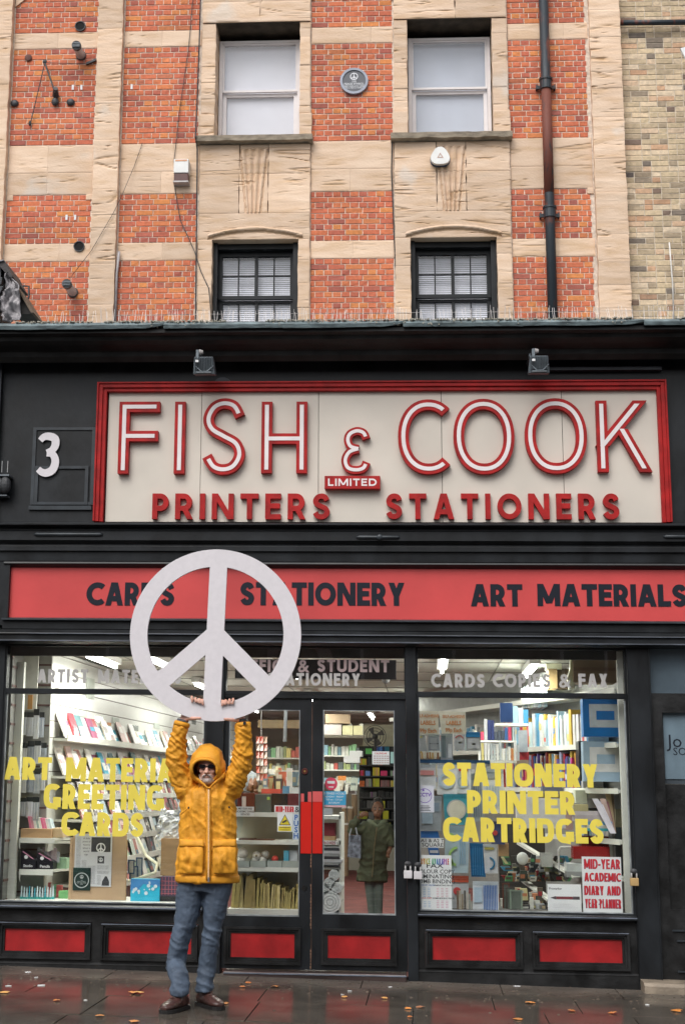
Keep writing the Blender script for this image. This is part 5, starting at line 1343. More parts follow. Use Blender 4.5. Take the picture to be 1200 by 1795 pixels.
# ---- front left display: white upright, shelves, packs
UY = .30
bx('display_upright', (21, 1160, 34, 1583), UY, .06, M_SHELF, 'tall white metal shelving upright at the left end of the window', 'shelf upright')
bx('display_upright', (36, 1150, 66, 1245), .50, .02, flat((.60,.60,.55), .5), 'tall pale card strip hanging at the top left corner of the window', 'card strip')
bx('sample_strip', (49, 1218, 57, 1243), .485, .01, flat((.50,.26,.08)), 'small orange brown sample strip at the top of the hanging packs', 'sample')
def pack(x0, y0, x1, y1, Y, colr, hdr, lab, grp, tilt=0):
    a, b, c, d = rect(x0, y0, x1, y1, Y); t = thing('hanging_pack', lab, 'pack', ((a+b)/2, Y, c), grp)
    rs_ = rnd.uniform(-.006, .006); hh = d-c
    mb = MB(); mb.add([(a, Y+rs_, c), (b, Y-rs_, c), (b+tilt, Y, d), (a+tilt, Y, d), (a+.004, Y+.02, c+.004), (b-.004, Y+.02, c+.004), (b+tilt, Y+.008, d), (a+tilt, Y+.008, d)], [(0,1,2,3),(4,7,6,5),(0,4,5,1),(1,5,6,2),(2,6,7,3),(3,7,4,0)])
    link('sleeve', mb, colr, t)
    mb = MB(); mb.box(a-.002+tilt*.9, b+.002+tilt*.9, Y-.004, Y+.0005, d-hh*.2, d+.004); link('header_card', mb, hdr, t)
    n_ = max(2, int((b-a)/.02)); q = MB()
    for k in range(n_):
        xx = a+(b-a)*(k+.5)/n_; q.box(xx-.0025, xx+.0025, Y-.0045, Y-.001, c+hh*.08, d-hh*.24)
    link('contents', q, flat(rnd.choice([(.55,.57,.62),(.62,.63,.66),(.36,.40,.46),(.5,.5,.5)])), t)
    mb = MB(); mb.tube([((a+b)/2, Y, d-.01), ((a+b)/2, Y+.12, d+.01)], [.003]*2, 5, ref=(1,0,0)); link('hook', mb, M_STEEL, t)
    return t
wht = pm('glossy_white_pack', (.72,.74,.78), .15, .08, 10); wht2 = pm('glossy_grey_pack', (.42,.46,.52), .15, .2, 10); blk = pm('black_header', (.03,.035,.035), .3, .2)
G1 = 'white sleeved packs hanging at the left of the window'
for r_, (ya, yb, xs_) in enumerate(((1247, 1292, (35, 47, 59, 69, 78)), (1300, 1342, (35, 48, 60, 72, 82)), (1346, 1386, (35, 47, 59, 71, 80)), (1398, 1434, (34, 46, 58, 69)))):
    for k in range(len(xs_)-1):
        pack(xs_[k]+rnd.uniform(-1, 1), ya+rnd.uniform(-4, 3), xs_[k+1]-.5, yb+rnd.uniform(-4, 5), .46+.05*(k % 2), rnd.choice([wht, wht, wht2]), blk, 'white sleeved pack with a dark header, in the %s row of hanging packs' % ('top', 'second', 'third', 'lowest')[r_], G1)
for y in (1296, 1394):
    bx('hanging_rail', (33, y, 88, y+2), .6, .01, M_STEEL, 'thin steel rail behind the hanging packs, %s' % ('upper' if y < 1300 else 'lower'), 'rail')
def shelfz(px, Y, dep, lab):
    x0, x1, z0, z1 = rect(*px, Y); t = thing('window_shelf', lab, 'shelf', ((x0+x1)/2, Y, z0))
    mb = MB(); mb.box(x0, x1, Y, Y+dep, z1-.02, z1); mb.box(x0, x1, Y-.003, Y, z0, z1-.0005); link('board', mb, M_SHELF, t)
    mb = MB(); mb.poly([(x0, z1-.02), (x0+.01, z1-.02), (x0+.01, z0-.06), (x0, z0-.02)], Y, Y+.004); link('bracket', mb, M_SHELF, t)
    mb = MB(); mb.add([(x1, Y, z1-.02), (x1+.17, Y+dep+.1, z1-.02), (x1+.17, Y+dep+.12, z1-.02), (x1, Y+.02, z1-.02), (x1, Y, z1), (x1+.17, Y+dep+.1, z1), (x1+.17, Y+dep+.12, z1), (x1, Y+.02, z1)], [(0,1,2,3),(4,7,6,5),(0,4,5,1),(1,5,6,2),(2,6,7,3),(3,7,4,0)]); link('side_arm', mb, M_SHELF, t)
shelfz((34, 1469, 96, 1478), .32, .38, 'white metal shelf under the cardboard tray at far left')
shelfz((34, 1524, 93, 1534), .32, .38, 'white metal shelf under the black boxes at far left')
bx('cardboard_tray', (37, 1453, 90, 1469), .34, .3, M_CARDB, 'shallow open cardboard tray on the white shelf at far left', 'tray')
bx('cardboard_tray', (91, 1452, 110, 1468), .40, .25, pm('cardboard_light', (.48,.36,.22), .8, .1, 5), 'paler cardboard tray end beside the shallow tray', 'tray')
for k, c in enumerate([(.62,.18,.30),(.60,.28,.36),(.66,.66,.66),(.30,.40,.40),(.62,.64,.60),(.62,.12,.25),(.60,.16,.28),(.6,.6,.6),(.45,.55,.6)]):
    x0, x1, z0, z1 = rect(53+k*4.4, 1431+k*.6, 57+k*4.4, 1453, .45); mb = MB(); mb.add([(x0, .45, z0), (x1, .45, z0), (x1-.03, .47, z1), (x0-.03, .47, z1), (x0, .55, z0), (x1, .55, z0), (x1-.03, .57, z1), (x0-.03, .57, z1)], [(0,1,2,3),(4,7,6,5),(0,4,5,1),(1,5,6,2),(2,6,7,3),(3,7,4,0)])
    item('card_pack', mb, flat(c, .3), 'slim pink or white card pack standing in the cardboard tray', 'card pack', 'pink and white card packs in the tray')
def bkbox(px, Y, lab, title):
    x0, x1, z0, z1 = rect(*px, Y); t = thing('display_box', lab, 'box', ((x0+x1)/2, Y, z0))
    mb = MB(); mb.poly([(x0, z0), (x1, z0), (x1, z0+(z1-z0)*.45), (x0, z1)], Y, Y+.12); link('carton', mb, pm('black_carton', (.016,.016,.022), .3, .2), t)
    mb = MB(); mb.poly([(x0+.01, z1-.02), (x1-.02, z0+(z1-z0)*.5), (x1-.02, z0+(z1-z0)*.55), (x0+.02, z1-.015)], Y-.002, Y-.0005); link('stripe', mb, flat((.55,.25,.36)), t)
    n_ = 16; cx_, cz_ = x0+.045, z0+(z1-z0)*.62
    mb = MB(); mb.poly([(cx_+.016*math.cos(6.2832*i/n_), cz_+.016*math.sin(6.2832*i/n_)) for i in range(n_)], Y-.002, Y-.0005); link('roundel', mb, M_PAPER, t)
    btext('lettering', title, (x0+x1)/2, z0+.02, .032, Y-.0012, M_PAPER, t, bold=.02)
bkbox((37, 1489, 63, 1524), .33, 'black display carton with a pink diagonal stripe, left of the two', 'Studio')
bkbox((65, 1492, 94, 1525), .36, 'black display carton of pencils, right of the two', 'Pencils')
for k in range(9):
    x0, x1, z0, z1 = rect(66+k*4, 1488+rnd.uniform(-3, 5), 70+k*4.2, 1512, .46); mb = MB(); mb.box(x0, x1, .45+.01*(k % 3), .462+.01*(k % 3), z0, z1)
    item('blister_pack', mb, rnd.choice([wht, wht2, flat((.5,.42,.46))]), 'slim blister pack standing in the right black carton', 'pack', 'blister packs in the black carton')
bx('green_box', (98, 1504, 117, 1523), .5, .1, flat((.28,.45,.30), .4), 'small pale green box at the right end of the carton shelf', 'box')
for k in range(13):
    x0, x1, z0, z1 = rect(36+k*4.6, 1553+(k % 3)*1.5, 39.6+k*4.6, 1581, .34+.012*(k % 2)); t = thing('glue_tube', 'small white glue tube with a turquoise base at the bottom left corner', 'glue tube', ((x0+x1)/2, .34, z0), 'glue tubes in the bottom left tray')
    Yk = .34+.012*(k % 2)
    mb = MB(); mb.add([(x0, Yk, z0), (x1, Yk, z0), (x1-.006, Yk+.004, z1), (x0+.006, Yk+.004, z1), (x0, Yk+.02, z0), (x1, Yk+.02, z0), (x1-.006, Yk+.012, z1), (x0+.006, Yk+.012, z1)], [(0,1,2,3),(4,7,6,5),(0,4,5,1),(1,5,6,2),(2,6,7,3),(3,7,4,0)]); link('tube', mb, rnd.choice([flat((.62,.68,.70), .3), flat((.55,.66,.70), .3), flat((.08,.36,.45), .3)]), t)
    mb = MB(); mb.box(x0-.001, x1+.001, Yk-.002, Yk+.022, z0, z0+(z1-z0)*.33); link('base', mb, flat((.05,.38,.36), .35), t)
bx('tray', (34, 1576, 88, 1583), .32, .2, flat((.12,.40,.30), .4), 'low green tray holding the glue tubes', 'tray')
for k in range(10):
    x0, x1, z0, z1 = rect(84+(k % 5)*5, 1545+rnd.uniform(0, 8)+(k//5)*8, 89+(k % 5)*5, 1572+(k//5)*5, .5+.06*(k//5)); mb = MB(); mb.box(x0, x1, .5+.06*(k//5), .53+.06*(k//5), z0, z1)
    item('small_pack', mb, flat(rnd.choice([(.4,.25,.22),(.5,.45,.4),(.15,.35,.2),(.2,.3,.4),(.55,.5,.5),(.5,.1,.1)])), 'tiny coloured pack in the crowd right of the glue tubes', 'pack', 'small packs right of the glue tubes')
bx('green_box', (103, 1562, 119, 1576), .42, .1, flat((.16,.40,.16), .4), 'bright green box beside the glue tubes', 'box')
# cardboard board with the newspaper cutting and leaflet
cbt = thing('cardboard_sheet', 'large brown cardboard panel standing in the left window with a newspaper cutting', 'cardboard', tuple(P(172, 1583, .36)))
x0, x1, z0, z1 = rect(122, 1461, 221, 1585, .36)
mb = MB(); mb.box(x0, x0+.022, .352, .372, z0, z1-.04); mb.box(x0+.022, x1, .36, .368, z0, z1); link('board', mb, pm('cardboard_board', (.46,.32,.20), .85, .08, 4, bump=.1), cbt)
mb = MB(); mb.box(x1-.012, x1+.006, .362, .376, z0, z1-.05); link('fold', mb, M_CARDB, cbt)
np_ = thing('newspaper_cutting', 'newspaper page with a peace symbol photograph taped to the cardboard', 'newspaper', tuple(P(165, 1553, .35)))
x0, x1, z0, z1 = rect(131, 1462, 196, 1554, .352); W_, H_ = x1-x0, z1-z0
mb = MB(); mb.box(x0, x1, .352, .3535, z0, z1); link('sheet', mb, pm('newsprint', (.60,.61,.64), .8, .05, 6), np_)
M_INK = pm('newspaper_ink', (.05,.052,.06), .8, .2, 20); M_INKG = pm('grey_column_text', (.36,.37,.40), .8, .3, 60)
def q(u0, u1, v0, v1, mt, nm='photo', y=.3512, par=None): m_ = MB(); m_.box(x0+W_*u0, x0+W_*u1, y, y+.0006, z0+H_*v0, z0+H_*v1); return link(nm, m_, mt, par or np_)
q(.44, .96, .66, .94, M_INK); q(.62, .80, .44, .58, M_INK); 
m_ = MB(); ccx, ccz = x0+W_*.70, z0+H_*.74
peace_mesh(m_, ccx, ccz, W_*.125, W_*.095, W_*.03, .3506, .3511); peace_mesh(m_, x0+W_*.71, z0+H_*.51, W_*.055, W_*.040, W_*.016, .3506, .3511); link('emblem', m_, M_PAPER, np_)
m_ = MB(); m_.poly([(x0+W_*.75, z0+H_*.02), (x0+W_*.95, z0+H_*.02), (x0+W_*.95, z0+H_*.10), (x0+W_*.88, z0+H_*.2), (x0+W_*.84, z0+H_*.2), (x0+W_*.76, z0+H_*.1)], .3508, .3514); link('photo', m_, M_INK, np_)
for k, s_ in enumerate(('A little', 'piece of', 'history', 'about a', 'world', 'sign')): btext('lettering', s_, x0+W_*.31, z0+H_*(.90-.062*k), .024, .3512, M_INK, np_, sx=.9)
m_ = MB()
for c_, (u0, u1, v0, v1) in enumerate(((.04, .17, .05, .94), (.20, .33, .05, .50), (.36, .58, .05, .40), (.62, .74, .04, .22), (.62, .94, .24, .30), (.62, .94, .33, .40))):
    v = v0
    while v < v1: m_.box(x0+W_*u0, x0+W_*(u1-.02*rnd.random()), .3514, .3518, z0+H_*v, z0+H_*(v+.006)); v += .013
link('column_text', m_, M_INKG, np_, kind='stuff')
lf = thing('leaflet', 'small dark green leaflet with a round plaque pinned at the lower left of the newspaper', 'leaflet', tuple(P(143, 1561, .345)))
x0, x1, z0, z1 = rect(128, 1521, 159, 1561, .345); mb = MB(); mb.box(x0, x1, .345, .347, z0, z1); link('sheet', mb, pm('green_black_print', (.012,.040,.036), .4, .3, 4), lf)
cx_, cz_ = (x0+x1)/2, (z0+z1)/2-.01; rr_ = (x1-x0)*.42
m_ = MB(); m_.poly([(cx_+rr_*math.cos(6.2832*i/40), cz_+rr_*math.sin(6.2832*i/40)) for i in range(40)], .3435, .3445, [[(cx_+rr_*.88*math.cos(-6.2832*i/40), cz_+rr_*.88*math.sin(-6.2832*i/40)) for i in range(40)]])
peace_mesh(m_, cx_, cz_+rr_*.45, rr_*.24, rr_*.17, rr_*.07, .3435, .3445); link('emblem', m_, flat((.42,.45,.46)), lf)
for k in range(4): btext('lettering', ['THE', 'PEACE SYMBOL', 'FIRST DISPLAYED', 'HERE'][k], cx_, cz_-.004-.011*k, .011, .344, flat((.5,.52,.52)), lf)
# boxes right of the board
bx('cardboard_box', (282, 1470, 322, 1535), .55, .3, M_CARDB, 'brown cardboard box behind the man at his right side', 'box')
mb = MB(); c = P(300, 1446, .62)
for j in range(15):
    for i in range(13):
        u, v = i/12-.5, j/14-.5; mb.v.append((c.x+u*(.24-.08*v), c.y+.06*N3(u*4, v*5, 1)+.03*N3(u*11, v*12, 2), c.z+v*.27+.02*N3(u*5, v*3, 7)))
mb.f = [(j*13+i, j*13+i+1, j*13+i+14, j*13+i+13) for j in range(14) for i in range(12)]; mb.m = [0]*len(mb.f)
item('foam_wrap', mb, pm('white_foam', (.68,.70,.74), .4, .08, 8, bump=.4), 'crumpled white plastic sheet rising behind the cardboard box', 'wrapping')
gb = thing('gift_bag', 'turquoise gift bag printed with snowflake dots, standing on the window floor', 'gift bag', tuple(P(255, 1585, .3)))
x0, x1, z0, z1 = rect(229, 1541, 280, 1587, .3); mb = MB(); mb.box(x0, x1, .3, .38, z0, z1); link('bag', mb, pm('turquoise_print', (.03,.42,.62), .35, .12, 4), gb)
mb = MB(); mb.poly([(x0, z1-.09), (x0, z1), (x1, z1), (x1, z1-.06), (x0+.11, z1-.04), (x0+.06, z1-.10)], .2975, .2985); link('print_patch', mb, flat((.05,.22,.50)), gb)
mb = MB()
for k in range(14):
    a, b, r0 = x0+.02+rnd.random()*(x1-x0-.04), z1-.02-rnd.random()*.10, rnd.uniform(.004, .016); mb.poly([(a+r0*math.cos(6.2832*i/14), b+r0*math.sin(6.2832*i/14)) for i in range(14)], .2955-.0001*k, .297)
link('print_dot', mb, flat((.55,.66,.72)), gb, kind='stuff')
tb = thing('gift_box', 'dark tartan patterned gift bag on a black base beside the turquoise bag', 'gift bag', tuple(P(296, 1586, .32)))
x0, x1, z0, z1 = rect(281, 1537, 316, 1586, .32); mb = MB(); mb.box(x0, x1, .32, .40, z0+.07, z1); link('bag', mb, flat((.07,.05,.09)), tb); mb = MB(); mb.box(x0, x1, .319, .401, z0, z0+.0695); link('base', mb, flat((.012,.012,.014)), tb)
mb = MB()
for k in range(5): mb.box(x0+.012+k*.028, x0+.018+k*.028, .3175, .319, z0+.08, z1)
for k in range(4): mb.box(x0, x1, .316, .3174, z0+.09+k*.034, z0+.096+k*.034)
link('tartan_line', mb, flat((.34,.10,.13)), tb)
for k, (a, b, c_, d) in enumerate(((224, 1507, 236, 1532), (227, 1518, 242, 1542), (238, 1503, 250, 1538))):
    x0, x1, z0, z1 = rect(a, b, c_, d, .5+.03*k); mb = MB(); mb.frame(x0, x1, z0, z1, .01, .01, .01, .01, .5+.03*k, .51+.03*k); pf = item('picture_frame', mb, flat((.05,.09,.16)), ['small blue photo frame nearest the cardboard panel', 'small blue photo frame in the middle of three', 'dark frame right of the two blue photo frames'][k], 'frame'); mb = MB(); mb.box(x0+.01, x1-.01, .506+.03*k, .509+.03*k, z0+.01, z1-.01); link('print', mb, flat((.35,.36,.36)), pf)
# pale rack frame sloping behind
mb = MB(); mb.tube([P(228, 1440, .9), P(256, 1500, .8), P(276, 1515, .7), P(272, 1530, .6), P(225, 1545, .5)], [.014]*5, 6); item('rack_arm', mb, flat((.50,.50,.38), .5), 'pale bent metal rack arm sloping down behind the gift bag', 'rack')

# ---- shelf unit seen through the left door leaf
su = thing('shelf_unit', 'white shelf unit behind the left door leaf, with files above and envelopes below', 'shelf unit', tuple(P(465, 1605, .8)))
SY = .55
def su_rect(px, y0, y1, mt, nm='shelf'):
    x0, x1, z0, z1 = rect(*px, y0); mb = MB(); mb.box(x0, x1, y0, y1, z0, z1); return link(nm, mb, mt, su)
su_rect((398, 1424, 527, 1432), SY, SY+.5, M_SHELF); su_rect((398, 1473.5, 527, 1480), SY, SY+.45, M_SHELF); su_rect((398, 1520, 527, 1528), SY, SY+.45, M_SHELF); su_rect((398, 1594, 527, 1606), SY-.05, SY+.45, M_SHELF)
mb = MB(); a = at(398, 1500, SY)[0]; b = at(610, 1500, SY)[0]; mb.box(a, at(527, 1500, SY)[0], SY+.46, SY+.48, .2, 1.27); link('back_panel', mb, pm('grey_green_back', (.30,.31,.27), .7, .1, 3), su)
mb = MB(); mb.box(at(594, 1500, SY)[0], at(597.5, 1500, SY)[0], SY, SY+.5, .2, 1.27); link('side_panel', mb, M_SHELF, su)
su_rect((560, 1430, 597, 1436), SY, SY+.5, M_SHELF); su_rect((560, 1474, 597, 1480.5), SY, SY+.5, M_SHELF); su_rect((560, 1520, 597, 1523), SY, SY+.5, M_SHELF); su_rect((560, 1600, 597, 1606), SY, SY+.5, M_SHELF)
# files on the top shelf
for (a, c_, lb, nm) in (((416, 1390, 446, 1424), (.14,.028,.022), 'maroon box file with a white spine label on the counter shelf', 'box_file'), ((447, 1393, 475, 1430), (.10,.13,.12), 'clear plastic pouch of dark folders beside the maroon file', 'folder'), ((476, 1391, 503, 1424), (.018,.018,.020), 'black ring binder on the counter shelf', 'ring_binder'), ((504, 1391, 527, 1424), (.15,.028,.030), 'maroon binder at the right end of the counter shelf', 'ring_binder')):
    o = bx(nm, a, SY+.02, .22, flat(c_, .35), lb, 'file')
bx('label_patch', (424, 1396, 431, 1415), SY+.012, .004, flat((.66,.55,.5)), 'white and red price label on the maroon box file', 'label')
bx('folder_edge', (468, 1397, 473, 1402), SY+.01, .004, flat((.42,.62,.10)), 'small lime green tag on the dark folders', 'label')
cs = bx('shelf_sign', (414, 1414, 445, 1431), SY-.02, .004, M_PAPER, 'white printed diary card propped on the counter shelf edge', 'sign')
for k, s_ in enumerate(('MID YEAR AND', 'ACADEMIC DIARIES', 'REDUCED')): btext('lettering', s_, *[(v) for v in at(430, 1419+k*5, SY-.021)], .022, SY-.0215, M_INK, cs, sx=.8, bold=.02)
for (a, c_, lb) in (((445, 1472, 478, 1475), (.10,.03,.02), 'thin dark wooden box on the middle shelf'), ((418, 1470, 445, 1474), (.06,.03,.03), 'flat dark folder lying on the middle shelf')):
    bx('flat_box', a, SY+.05, .2, flat(c_), lb, 'box')
# trays with string balls
for k, (a, b) in enumerate(((414, 437), (439, 466), (468, 494), (495, 525))):
    x0, x1, z0, z1 = rect(a, 1509, b, 1520.5, SY); t = thing('clear_tray', ['grey tray with a white label, leftmost of four on the string shelf', 'grey tray holding two string balls, second from left', 'grey tray with one red ball, third from left', 'grey tray with small cartons, rightmost of four'][k], 'tray', ((x0+x1)/2, SY, z0))
    mb = MB(); mb.box(x0, x1, SY-.0, SY+.006, z0, z1); mb.box(x0, x0+.004, SY+.006, SY+.25, z0, z1); mb.box(x1-.004, x1, SY+.006, SY+.25, z0, z1); mb.box(x0+.004, x1-.004, SY+.006, SY+.25, z0, z0+.004); link('tray', mb, pm('grey_tray', (.36,.40,.37), .4, .1, 6), t)
M_STR = pm('white_string', (.66,.65,.60), .8, .15, 30, bump=.6, bsc=120, stretch=(1,1,4))
for (a, b, r0, mt, lb) in ((425, 1496, 9.5, M_STR, 'large white string ball, leftmost on the shelf'), (424, 1507, 7, M_STR, 'white string ball half sunk in the leftmost tray'), (450, 1500, 7.5, M_STR, 'white string ball with an open core, top of the pair'), (447, 1508, 6, M_STR, 'small white string ball at the left of the second tray'), (461, 1508, 6.5, M_STR, 'small white string ball at the right of the second tray'), (465, 1498, 7, pm('grey_string', (.40,.41,.38), .8, .2, 30, bump=.6, bsc=100), 'greyish string ball behind the second tray'), (482, 1506, 6, pm('red_ball', (.55,.05,.04), .5, .1), 'small red ball in the third tray')):
    c = P(a, b, SY+.09); mb = MB(); mb.ell(c, r0/196, 18, 12); o = item('string_ball', mb, mt, lb, 'string ball', smooth=True)
    if mt is M_STR and r0 in (7.5,): mb = MB(); mb.tube([c+Vector((0, -.039, 0)), c+Vector((0, -.03, 0))], [.011]*2, 12, ref=(1,0,0)); link('core', mb, flat((.12,.12,.1)), o)
bx('small_carton', (497, 1491, 506, 1510), SY+.05, .05, flat((.06,.30,.42)), 'slim blue carton standing in the rightmost tray', 'box'); bx('small_carton', (505, 1491, 521, 1512), SY+.08, .05, flat((.58,.60,.62)), 'white carton behind the slim blue one', 'box')
# envelopes
M_MAN = [pm('manila_%d' % k, c_, .8, .15, 6, stretch=(1,1,3)) for k, c_ in enumerate([(.36,.29,.10),(.30,.24,.08),(.42,.34,.13),(.25,.19,.07),(.46,.38,.17)])]
x_ = 404; k = 0
tops = [(400, 1538), (420, 1531), (440, 1537), (456, 1545), (470, 1550), (490, 1556), (505, 1562), (526, 1546)]
while x_ < 524:
    for j in range(len(tops)-1):
        if tops[j][0] <= x_ <= tops[j+1][0]: ty = tops[j][1]+(tops[j+1][1]-tops[j][1])*(x_-tops[j][0])/(tops[j+1][0]-tops[j][0])
    wd = rnd.uniform(2.2, 5.5) if x_ > 438 else rnd.uniform(6, 10)
    x0, x1, z0, z1 = rect(x_, ty+rnd.uniform(-3, 4), x_+wd-.6, 1594, SY+.03); le = rnd.uniform(-.012, .03)
    mb = MB(); y0, y1 = SY+.03+rnd.uniform(0, .03), SY+.36
    mb.add([(x0, y0, z0), (x1, y0, z0), (x1+le, y0+.01, z1), (x0+le, y0+.01, z1), (x0, y1, z0), (x1, y1, z0), (x1+le, y1, z1), (x0+le, y1, z1)], [(0,1,2,3),(4,7,6,5),(0,4,5,1),(1,5,6,2),(2,6,7,3),(3,7,4,0)])
    item('envelope', mb, rnd.choice(M_MAN), ['tall','tall','shorter','shorter'][min(3, int((x_-404)/30))]+' manila envelope pack, '+['at the left end','left of the middle','right of the middle','at the right end'][min(3, int((x_-404)/30))]+' of the bottom shelf row', 'envelope', 'manila envelopes filed upright on the bottom shelf'); x_ += wd; k += 1
# right part of unit: red box, label, magazines, bubble wrap
bx('storage_box', (566, 1443, 587, 1465), SY+.1, .2, flat((.20,.02,.03)), 'dark red box on the shelf behind the right door leaf', 'box'); bx('storage_box', (566, 1465.5, 587, 1474), SY+.1, .2, M_CARDB, 'flat cardboard box under the dark red box', 'box')
o = bx('shelf_label', (565, 1474, 590, 1481), SY-.012, .004, M_PAPER, 'white shelf label with red capitals BOXES', 'label'); xx, zz = at(577.5, 1480, SY-.013); btext('lettering', 'BOXES', xx, zz, .034, SY-.0135, M_SRED, o, bold=.02)
y_ = 1484
while y_ < 1519:
    x0, x1, z0, z1 = rect(564, y_, 594+rnd.uniform(-2, 8 if y_ > 1503 else 1), y_+2.1, SY-.03); mb = MB(); mb.box(x0, x1, SY-.03, SY+.22, z0, z1)
    item('magazine', mb, flat([(.62,.62,.64),(.05,.05,.06),(.35,.36,.36)][int(y_) % 3], .3), 'flat magazine lying in the black and white stack behind the right door', 'magazine', 'flat stack of magazines behind the right door'); y_ += 2.5
M_BUB = pm('bubble_wrap', (.80,.83,.82), .25, .1, 60, bump=.8, bsc=70)
for (a, b, r0, lb) in ((585, 1534, 9, 'upper bubble wrap roll'), (577, 1548, 9, 'bubble wrap roll in the middle, half hidden by the door stile'), (590, 1556, 9, 'smaller bubble wrap roll resting above the largest'), (568, 1558, 9, 'bubble wrap roll at the left edge of the door glass'), (578, 1581, 18.5, 'largest bubble wrap roll at the bottom')):
    c = P(a, b, SY-.02); r_ = r0/193; mb = MB(); mb.tube([c, c+Vector((0, .35, 0))], [r_]*2, 24, ref=(1,0,0)); o = item('bubble_wrap_roll', mb, M_BUB, lb, 'roll', smooth=False)
    mb = MB()
    for k in range(3): mb.poly([(c.x+r_*(.82-.25*k)*math.cos(6.2832*i/24), c.z+r_*(.82-.25*k)*math.sin(6.2832*i/24)) for i in range(24)], c.y-.002-.001*k, c.y-.0005, [[(c.x+r_*(.76-.25*k)*math.cos(-6.2832*i/24), c.z+r_*(.76-.25*k)*math.sin(-6.2832*i/24)) for i in range(24)]])
    link('roll_edge', mb, flat((.42,.46,.45)), o)
# cardboard postal tubes
for (a, b, c_, d, Y) in ((616, 1393, 626, 1475, 4.9), (609, 1417, 618, 1475, 4.8), (599, 1417, 608, 1475, 4.8), (603, 1446, 611, 1520, 4.7)):
    x0, x1, z0, z1 = rect(a, b, c_, d, Y); mb = MB(); r_ = (x1-x0)/2; mb.tube([((x0+x1)/2, Y, z0-.1), ((x0+x1)/2, Y, z1)], [r_]*2, 16); o = item('postal_tube', mb, pm('kraft_tube', (.26,.18,.11), .8, .1, 8), 'brown cardboard postal tube standing behind the shelf unit, %s' % {616: 'tallest', 609: 'middle', 599: 'leftmost', 603: 'shortest in front'}[a], 'tube')
    mb = MB(); mb.tube([((x0+x1)/2, Y, z1), ((x0+x1)/2, Y, z1+.02)], [r_*1.05]*2, 16); link('cap', mb, flat((.66,.66,.62)), o)
# things behind the counter (left door): boxes, red trays, snack strips, rear shelves
LBC = [(.62,.60,.52),(.60,.62,.50),(.48,.44,.30),(.66,.66,.62),(.18,.28,.34),(.62,.58,.32),(.10,.10,.10),(.5,.14,.08)]
def crowd(px, Y, n, wr, hr, cols, nm, lab, cat, grp, seed, lean=0):
    r_ = random.Random(seed); a, b, c_, d = px
    for k in range(n):
        w_ = r_.uniform(*wr); h_ = r_.uniform(*hr); x = r_.uniform(a, c_-w_); yb_ = d-r_.choice([0, 0, 0, .25, .45])*(d-b-h_ if d-b > h_ else 0)
        YY = Y+r_.uniform(0, .5); x0, x1, z0, z1 = rect(x, yb_-h_, x+w_, yb_, YY); mb = MB(); le = r_.uniform(-lean, lean); k_ = r_.choice(cols)
        mb.add([(x0, YY, z0), (x1, YY, z0), (x1+le, YY, z1), (x0+le, YY, z1), (x0, YY+.06, z0), (x1, YY+.06, z0), (x1+le, YY+.06, z1), (x0+le, YY+.06, z1)], [(0,1,2,3),(4,7,6,5),(0,4,5,1),(1,5,6,2),(2,6,7,3),(3,7,4,0)])
        o = item(nm, mb, flat(k_, .4), '%s %s, %s' % (cname(k_), lab, ('left' if x < a+(c_-a)*.33 else 'middle' if x < a+(c_-a)*.66 else 'right')+' side'), cat, grp)
        if w_ > 6:
            q = MB(); q.box(x0+(x1-x0)*.15, x1-(x1-x0)*.15, YY-.003, YY-.0005, z0+(z1-z0)*r_.uniform(.2, .5), z0+(z1-z0)*r_.uniform(.6, .85)); link('printed_label', q, flat(r_.choice(cols), .4), o)
crowd((452, 1340, 525, 1388), 1.5, 34, (5, 13), (14, 44), LBC, 'stationery_item', 'item crowded on the counter behind the left door', 'stationery', 'stationery crowded on the counter', 5, .04)
bx('tray', (458, 1383, 492, 1391), 1.2, .2, flat((.55,.07,.05)), 'red tray on the counter in front of the pale envelopes', 'tray')
bx('box', (495, 1378, 506, 1391), 1.2, .1, flat((.10,.26,.42)), 'small blue box at the right of the red tray', 'box'); bx('box', (507, 1380, 524, 1391), 1.2, .1, flat((.60,.62,.62)), 'small white box at the right of the blue one', 'box')
hs_ = thing('snack_strip', 'hanging strip of red foil packets behind the left door glass', 'packets', tuple(P(458, 1370, 1.6)))
for j in range(6):
    for k in range(3):
        x0, x1, z0, z1 = rect(449+k*6.5, 1291+j*13, 455+k*6.5, 1303+j*13, 1.6); mb = MB(); mb.add([(x0, 1.6, z0), (x1, 1.59, z0), (x1-.004, 1.61, z1), (x0-.002, 1.6, z1), (x0, 1.62, z0), (x1, 1.62, z0), (x1, 1.63, z1), (x0, 1.63, z1)], [(0,1,2,3),(4,7,6,5),(0,4,5,1),(1,5,6,2),(2,6,7,3),(3,7,4,0)])
        link('packet', mb, [flat((.42,.12,.08), .2), flat((.50,.10,.07), .2), flat((.34,.22,.16), .2), flat((.55,.5,.46), .2)][(j*2+k+(j > 3)) % 4], hs_)
mb = MB(); mb.tube([P(458, 1245, 1.62), P(458, 1372, 1.62)], [.006]*2, 5); link('strip', mb, M_STEEL, hs_)
